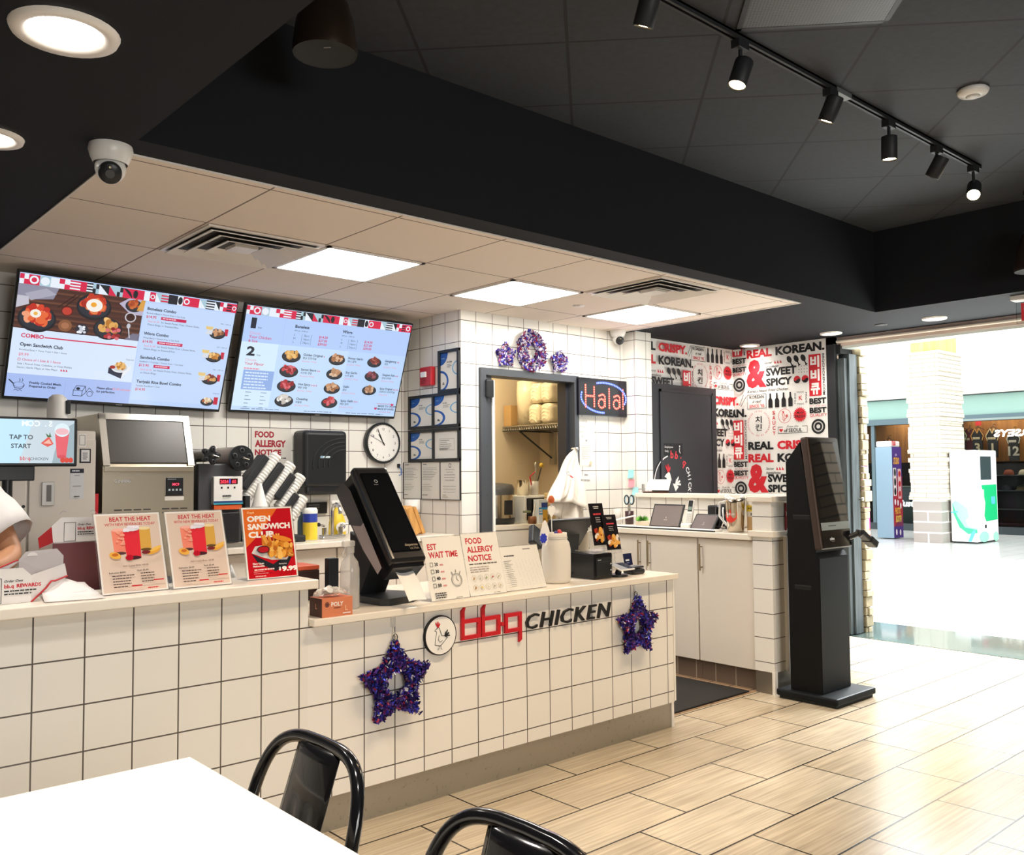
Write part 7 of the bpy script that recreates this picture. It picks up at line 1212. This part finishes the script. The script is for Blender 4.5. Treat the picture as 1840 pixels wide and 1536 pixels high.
m.sheet(g, SHIRT); m.ball((px+.15, py-.035, 1.375), (.10, .092, .088), SHIRT, 20).ball((px-.15, py-.035, 1.375), (.10, .092, .088), SHIRT, 20); m.build('shirt', t, solid=.003)
m = MB(); 
for s in (-1, 1): m.tube([(px+.085*s, py, .93), (px+.10*s, py-.01, .5), (px+.10*s, py+.02, .07)], [.115, .085, .065], PANT, 16)
m.ball((px, py, .92), (.17, .125, .1), PANT, 18); m.build('trousers', t)
m = MB().ball((px-.01, py-.035, 1.655), (.088, .10, .085), HAIR, 18); m.build('hair', t)
hx, hy, hz = px-.01, py-.05, 1.60; m = MB()
for s in (-1, 1): m.ball((hx+.03*s, hy-.088, hz), (.012, .006, .007), WPL, 10).ball((hx+.03*s, hy-.093, hz), .005, K_, 8)
m.build('eyes', t); MB().ball((hx, hy-.10, hz-.03), (.013, .018, .02), SKIN, 10).ball((hx-.078, hy, hz-.01), (.012, .02, .03), SKIN, 10).ball((hx+.078, hy, hz-.01), (.012, .02, .03), SKIN, 10).build('nose_and_ears', t); MB().ball((hx, hy-.09, hz-.06), (.022, .006, .006), mat('lips', '#a8605a', .5), 10).build('mouth', t)
MB().box(px+.06, px+.14, py-.2, py+.08, .001, .07, PLM, .02).box(px-.14, px-.06, py-.2, py+.08, .001, .07, PLM, .02).build('shoes', t)
# ================================================================ the mall beyond the opening
SST = grid_mat('pale_stacked_stone', '#ddd5c6', '#a1967f', 'hz', (.46, .085), (0, 0), .006, rough=.8, offset=.5, col2='#d0c6b4', bump=.8)
GCT = grid_mat('grey_block_tile', '#a19a92', '#e6e2dc', 'hz', (.62, .2), (17.2, -.01), .014, rough=.5, offset=.5)
t = thing('stone_column', 'pale stone clad column with a grey tiled foot in the bright mall', 'column', (17.5, 7.6, 0)); x0, x1, y0, y1 = 17.2, 18.25, 7.30, 7.90
MB().box(x0+.03, x1-.03, y0+.03, y1-.03, .003, .81, GCT).build('tiled_foot', t); m = MB(); rd = random.Random(8); z = .81
while z < 3.58: 
    h = rd.uniform(.06, .12); h = min(h, 3.6-z); a = rd.uniform(-.02, .02); m.box(x0-a, x1+a, y0-a, y1+a, z, z+h, SST); z += h
m.build('stone_cladding', t); MB().box(x0+.06, x1-.06, y0+.06, y1-.06, 3.6, 6.2, wood_mat('honey_wood', '#d9a95c', '#e8c27c', 'z', 2, .4)).build('wooden_top', t); MB().box(x0-.04, x1+.04, y0-.04, y1+.04, 3.57, 3.62, mat('stone_cap', '#efe6d6', .7)).build('cap', t)
# cash machine like kiosk
t = thing('cash_kiosk', 'large white kiosk with green swirls and a dark screen beside the stone column', 'kiosk', (17.9, 7.1, 0)); CW_ = mat('kiosk_white', '#f2f3f2', .3)
MB().box(17.5, 18.5, 6.81, 7.28, .03, 1.735, CW_, .02, 3).box(17.53, 18.45, 6.84, 7.25, .003, .03, PLM).build('cabinet', t)
c = Card(frame((17.5, 7.28, 0), (0, -1, 0), (0, 0, 1)), .002, .0006); GN, GN2, CY = P_('#3fcf8f', .3), P_('#9fe6c6', .3), P_('#5fd9e6', .3); c.poly([(.03, .75), (.10, .80), (.30, .66), (.33, .5), (.27, .43), (.30, .33), (.36, .30), (.47, .30), (.47, .22), (.36, .2), (.22, .25), (.10, .45), (.04, .65)], GN2); c.poly([(.03, .75), (.12, .5), (.25, .3), (.47, .26), (.47, .2), (.3, .18), (.15, .3), (.05, .55)], GN); c.poly([(.0, .58), (.12, .6), (.14, .575), (.0, .56)], CY); c.poly([(.30, .04), (.36, .2), (.42, .26), (.44, .22), (.36, .04)], CY); c.words('CASH', .08, 1.42, .08, P_('#dfe4e2'), .02); c.bars(.09, 1.36, .25, 1, 1, .05, P_('#e4e8e6'), 2); c.build('side_print', t)
c = Card(frame((17.5, 6.81, 0), (1, 0, 0), (0, 0, 1)), .002, .0006); c.rect(.22, 1.18, .72, 1.62, mat('kiosk_screen', '#3d4a4c', .1)); c.poly([(.24, 1.08), (.95, 1.09), (.96, .42), (.42, .40), (.34, .5), (.40, .75)], P_('#22c27a', .3)); c.rect(.68, .72, .86, .86, P_('#57b7d9')); c.rect(.34, .28, .42, .34, PLM); c.rect(.20, .78, .34, 1.0, P_('#e9f4ef')); c.ell(.3, .12, .22, .1, GN2, 18); c.ell(.85, .1, .12, .09, GN2, 14); c.build('front_print', t)
# photo booth
t = thing('photo_booth', 'tall photo booth with a purple and red printed side and cartoon lettering on top', 'photo booth', (18.2, 8.6, 0)); BB = mat('booth_blue_grey', '#8aa3b5', .4)
MB().box(17.66, 18.06, 8.46, 8.80, .02, 1.84, BB).build('cabinet', t); c = Card(frame((17.66, 8.46, 0), (1, 0, 0), (0, 0, 1)) @ MX.Diagonal((.38, 1, 1, 1)), .003, .0008)
c.rect(0, .02, 1.05, 1.84, P_('#4a2d86')); c.rect(0, .25, 1.05, .95, P_('#b3243a')); c.poly([(0, .25), (1.05, .25), (1.05, .45)], P_('#7c2358')); c.rect(0, .95, 1.05, 1.25, P_('#8f2a56')); c.rect(.06, .86, .40, 1.42, P_('#efeaec')); c.rect(.56, .80, .92, 1.40, P_('#e6c2c6'))
for i in range(3): c.ell(.23, .95+.19*i, .11, .08, K_, 14); c.ell(.74, .9+.2*i, .13, .06, R_D, 12)
c.words('STUDIO', .08, 1.50, .13, P_('#f0b23c'), .04, .25, wmax=.9); c.words('photo', .28, 1.66, .06, P_('#e0c2ea'), .02, .25); c.words('PHOTO', .10, .50, .13, P_('#efb54a'), .04, .3, wmax=.85); c.words('BOOTH', .16, .34, .13, P_('#f0d05a'), .04, .3, wmax=.85)
for u, v in ((.15, .74), (.45, .72), (.75, .66), (.2, .14), (.62, .13)): c.ell(u, v, .09, .06, P_('#efe9f2'), 14)
c.build('side_print', t); MB().box(17.66, 18.05, 8.47, 8.79, 1.84, 1.96, mat('booth_white', '#f2ecee', .4), .03).build('header', t); c = Card(frame((17.66, 8.47, 1.84), (1, 0, 0), (0, 0, 1)) @ MX.Diagonal((.38, 1, 1, 1)), .004, .0006); c.words('STUDIO', .06, .03, .09, P_('#d8404a'), .05, wmax=.92); c.build('header_print', t)
t = thing('pink_booth', 'white and pink booth half hidden behind the stone pier', 'photo booth', (17.3, 9.0, 0)); MB().box(16.2, 17.0, 8.62, 9.3, .02, 1.95, mat('booth_white')).build('cabinet', t); c = Card(frame((16.2, 8.62, 0), (1, 0, 0), (0, 0, 1)), .004, .0008); PK = P_('#ee4fb0'); c.rect(.1, .02, .8, .70, PK); c.rect(.1, .02, .8, .25, P_('#f0705e')); c.ring(.62, 1.1, .10, .16, P_('#f07fb0'), 24, asp=1.3); c.ell(.62, 1.5, .16, .2, P_('#c9b4e6'), 20); c.ell(.6, 1.58, .13, .12, P_('#3f2a4a'), 18); c.ell(.66, 1.47, .08, .1, P_('#b24fd0'), 14); c.build('side_print', t)
c = Card(frame((16.2, 9.3, 0), (0, -1, 0), (0, 0, 1)), .004, .0008); c.rect(.0, .02, .68, .7, PK); c.rect(0, .02, .68, .25, P_('#f0705e')); c.build('end_print', t)
# shop window display: jerseys on hangers, caps on shelves
JB = mat('jersey_black', '#1c1a1e', .7); JM = mat('jersey_maroon', '#5e1f2b', .7); HW = wood_mat('shop_panel_wood', '#8a5a30', '#a9743e', 'z', 2, .6)
single('display_wall', MB().box(21.35, 21.40, 3.5, 11.2, 1.55, 2.58, HW), 'warm wooden display wall behind the hanging jerseys in the shop', 'display wall')
lamp('shop_lamp', 'AREA', (21.0, 7.4, 2.55), 60, (1, .8, .55), 2.0, (21.3, 7.4, 0)); lamp('shop_lamp', 'AREA', (21.0, 9.6, 2.55), 26, (1, .85, .65), 1.2, (21.3, 9.6, 0))
def jersey(px, py, num, nm, col, tr, label, w=.31, txt='#e9dfc8', X0=21.2):
    p = at(px, py, 'x', X0); y = p.y; zt = p.z; t = thing('jersey', label, 'jersey', (X0, y, zt-.62)); X = frame((X0, y+w/2, zt-.64), (0, -1, 0), (0, 0, 1)); b = [(.06, 0), (w-.06, 0), (w-.05, .38), (w-.02, .48), (w-.10, .62), (w*.64, .64), (w*.5, .54), (w*.36, .64), (.10, .62), (.02, .48), (.05, .38)]
    MB(X).prism(b, 0, .05, col).build('cloth', t); c = Card(X, .052, .0008); T = P_(tr); c.line([(w*.36, .64), (w*.5, .54), (w*.64, .64)], .02, T); c.line([(.05, .38), (.02, .48), (.10, .62)], .018, T); c.line([(w-.05, .38), (w-.02, .48), (w-.10, .62)], .018, T); c.words(num, w/2, .12, .2, P_(txt), .03, al='c'); c.bars(w*.2, .45, w*.6, 1, 1, .05, P_(txt), len(nm)+len(num)); c.build('number_print', t)
    MB().tube([(X0+.012, y-.13, zt-.03), (X0+.012, y, zt+.04), (X0+.012, y+.13, zt-.03)], .008, PLB, 6).tube([(X0+.012, y, zt+.04), (X0+.012, y, zt+.10), (21.35, y, zt+.10)], .006, PLB, 6).build('hanger', t)
jersey(1727, 770, '0', 'MIAMI', JB, '#b9c49a', 'black jersey numbered 0 in the shop window, beside the stone column', txt='#e6e4c4'); jersey(1757, 770, '3', 'CITY', JB, '#d9a25c', 'black jersey numbered 3 with a red tag in the shop window'); jersey(1784, 770, '1', 'STARS', JB, '#e0c9a0', 'black jersey numbered 1 in the shop window'); jersey(1822, 775, '12', 'SVE', JB, '#e9e9e9', 'dark jersey numbered 12 in the shop window, nearest the right edge', txt='#f0efec'); jersey(1742, 772, ' ', '', JM, '#3a1a20', 'maroon jersey half hidden between two black jerseys', X0=21.29); jersey(1597, 790, ' ', 'CAVS', JM, '#e0a080', 'maroon and white jersey in the shop window, beyond the photo booth')
p = at(1757, 762, 'x', 21.1); single('price_tag', MB().box(21.12, 21.14, p.y-.06, p.y+.06, p.z-.03, p.z+.17, mat('tag_red', '#c8303a', .5)), 'red tag hanging in front of the jersey numbered 3', 'tag')
CAPS = ['#c9a15c', '#d9c9a8', '#8f4a3a', '#e0b75a', '#4a5a66', '#d7d3c9', '#a9653a', '#cfd6d9', '#2b2d33', '#e9e4d4']
def cap(y, z, col, label): t = thing('cap', label, 'cap', (21.1, y, z), group='caps on the shop shelves'); mm = mat('cap_'+col.strip('#'), col, .7); MB().lathe([(.105, 0), (.105, .04), (.085, .09), (.04, .115), (0, .118)], mm, (21.1, y, z), 14).build('crown', t); MB().prism([(.0+.11*math.cos(a), .10*math.sin(a)) for a in [PI/2+PI*i/10 for i in range(11)]], .0, .012, mm, X=MX.Translation((21.02, y, z))).build('peak', t)
sh = []
for z in (.55, .95, 1.28): sh.append(z)
m = MB()
for z in (.50, .90, 1.23): m.box(20.95, 21.30, 5.2, 8.05, z, z+.02, mat('shelf_glass', '#a9b9bb', .2))
single('cap_shelves', m.box(21.28, 21.30, 5.2, 8.05, .3, 1.5, mat('shelf_back', '#2a2628', .7)).box(20.96, 21.3, 8.0, 8.04, .2, 1.45, PLM).box(20.96, 21.3, 5.2, 5.24, .2, 1.45, PLM).box(21.0, 21.28, 5.2, 8.05, .17, .2, mat('shelf_maroon', '#4f2430', .7)), 'dark shelves of caps behind the shop glass, beside the white kiosk', 'shelves')
k = 0
for z, n_ in ((1.2505, 8), (.9205, 8), (.5205, 6)):
    for i in range(n_): cap(5.42+.30*i+(.05 if z < 1 else 0), z, CAPS[(k*7+3) % 10], 'small cap on the dark shelves behind the shop glass, in the row '+('at the top' if z > 1.2 else 'in the middle' if z > .9 else 'at the bottom')); k += 1
single('display_case', MB().box(20.7, 21.25, 8.4, 10.3, .02, .55, mat('case_dark', '#39423c', .5)).box(20.7, 21.25, 8.4, 10.3, .95, 1.0, mat('case_top', '#dcebe8', .3)).box(20.72, 21.25, 8.5, 10.3, .55, .95, mat('case_glass', '#a8c4bf', .1)), 'low glass display case in the shop beyond the stone column', 'display case')
a = at(1640, 905, 'x', 20.40); c = Card(frame((20.415, a.y+.42, a.z-.08), (0, -1, 0), (0, 0, 1)), .001, .0006); c.words('Custom', .05, .02, .15, P_('#eef2f2'), .04, .2); single('window_lettering', c, 'white lettering on the shop glass beside the stone column', 'lettering')
a = at(1812, 775, 'x', 20.40); c = Card(frame((20.415, a.y+.3, a.z-.1), (0, -1, 0), (0, 0, 1)), .001, .0006); vs, fs, q0, q1, q2, q3 = glyphs('JERSEYS', .04, -.2); kx = .9/(q1-q0); c.put([(.9-(x_-q0)*kx, y_*.2) for x_, y_ in vs], [f[::-1] for f in fs], P_('#eef0f0')); single('window_lettering', c, 'mirrored white lettering on the shop glass above the caps', 'lettering')
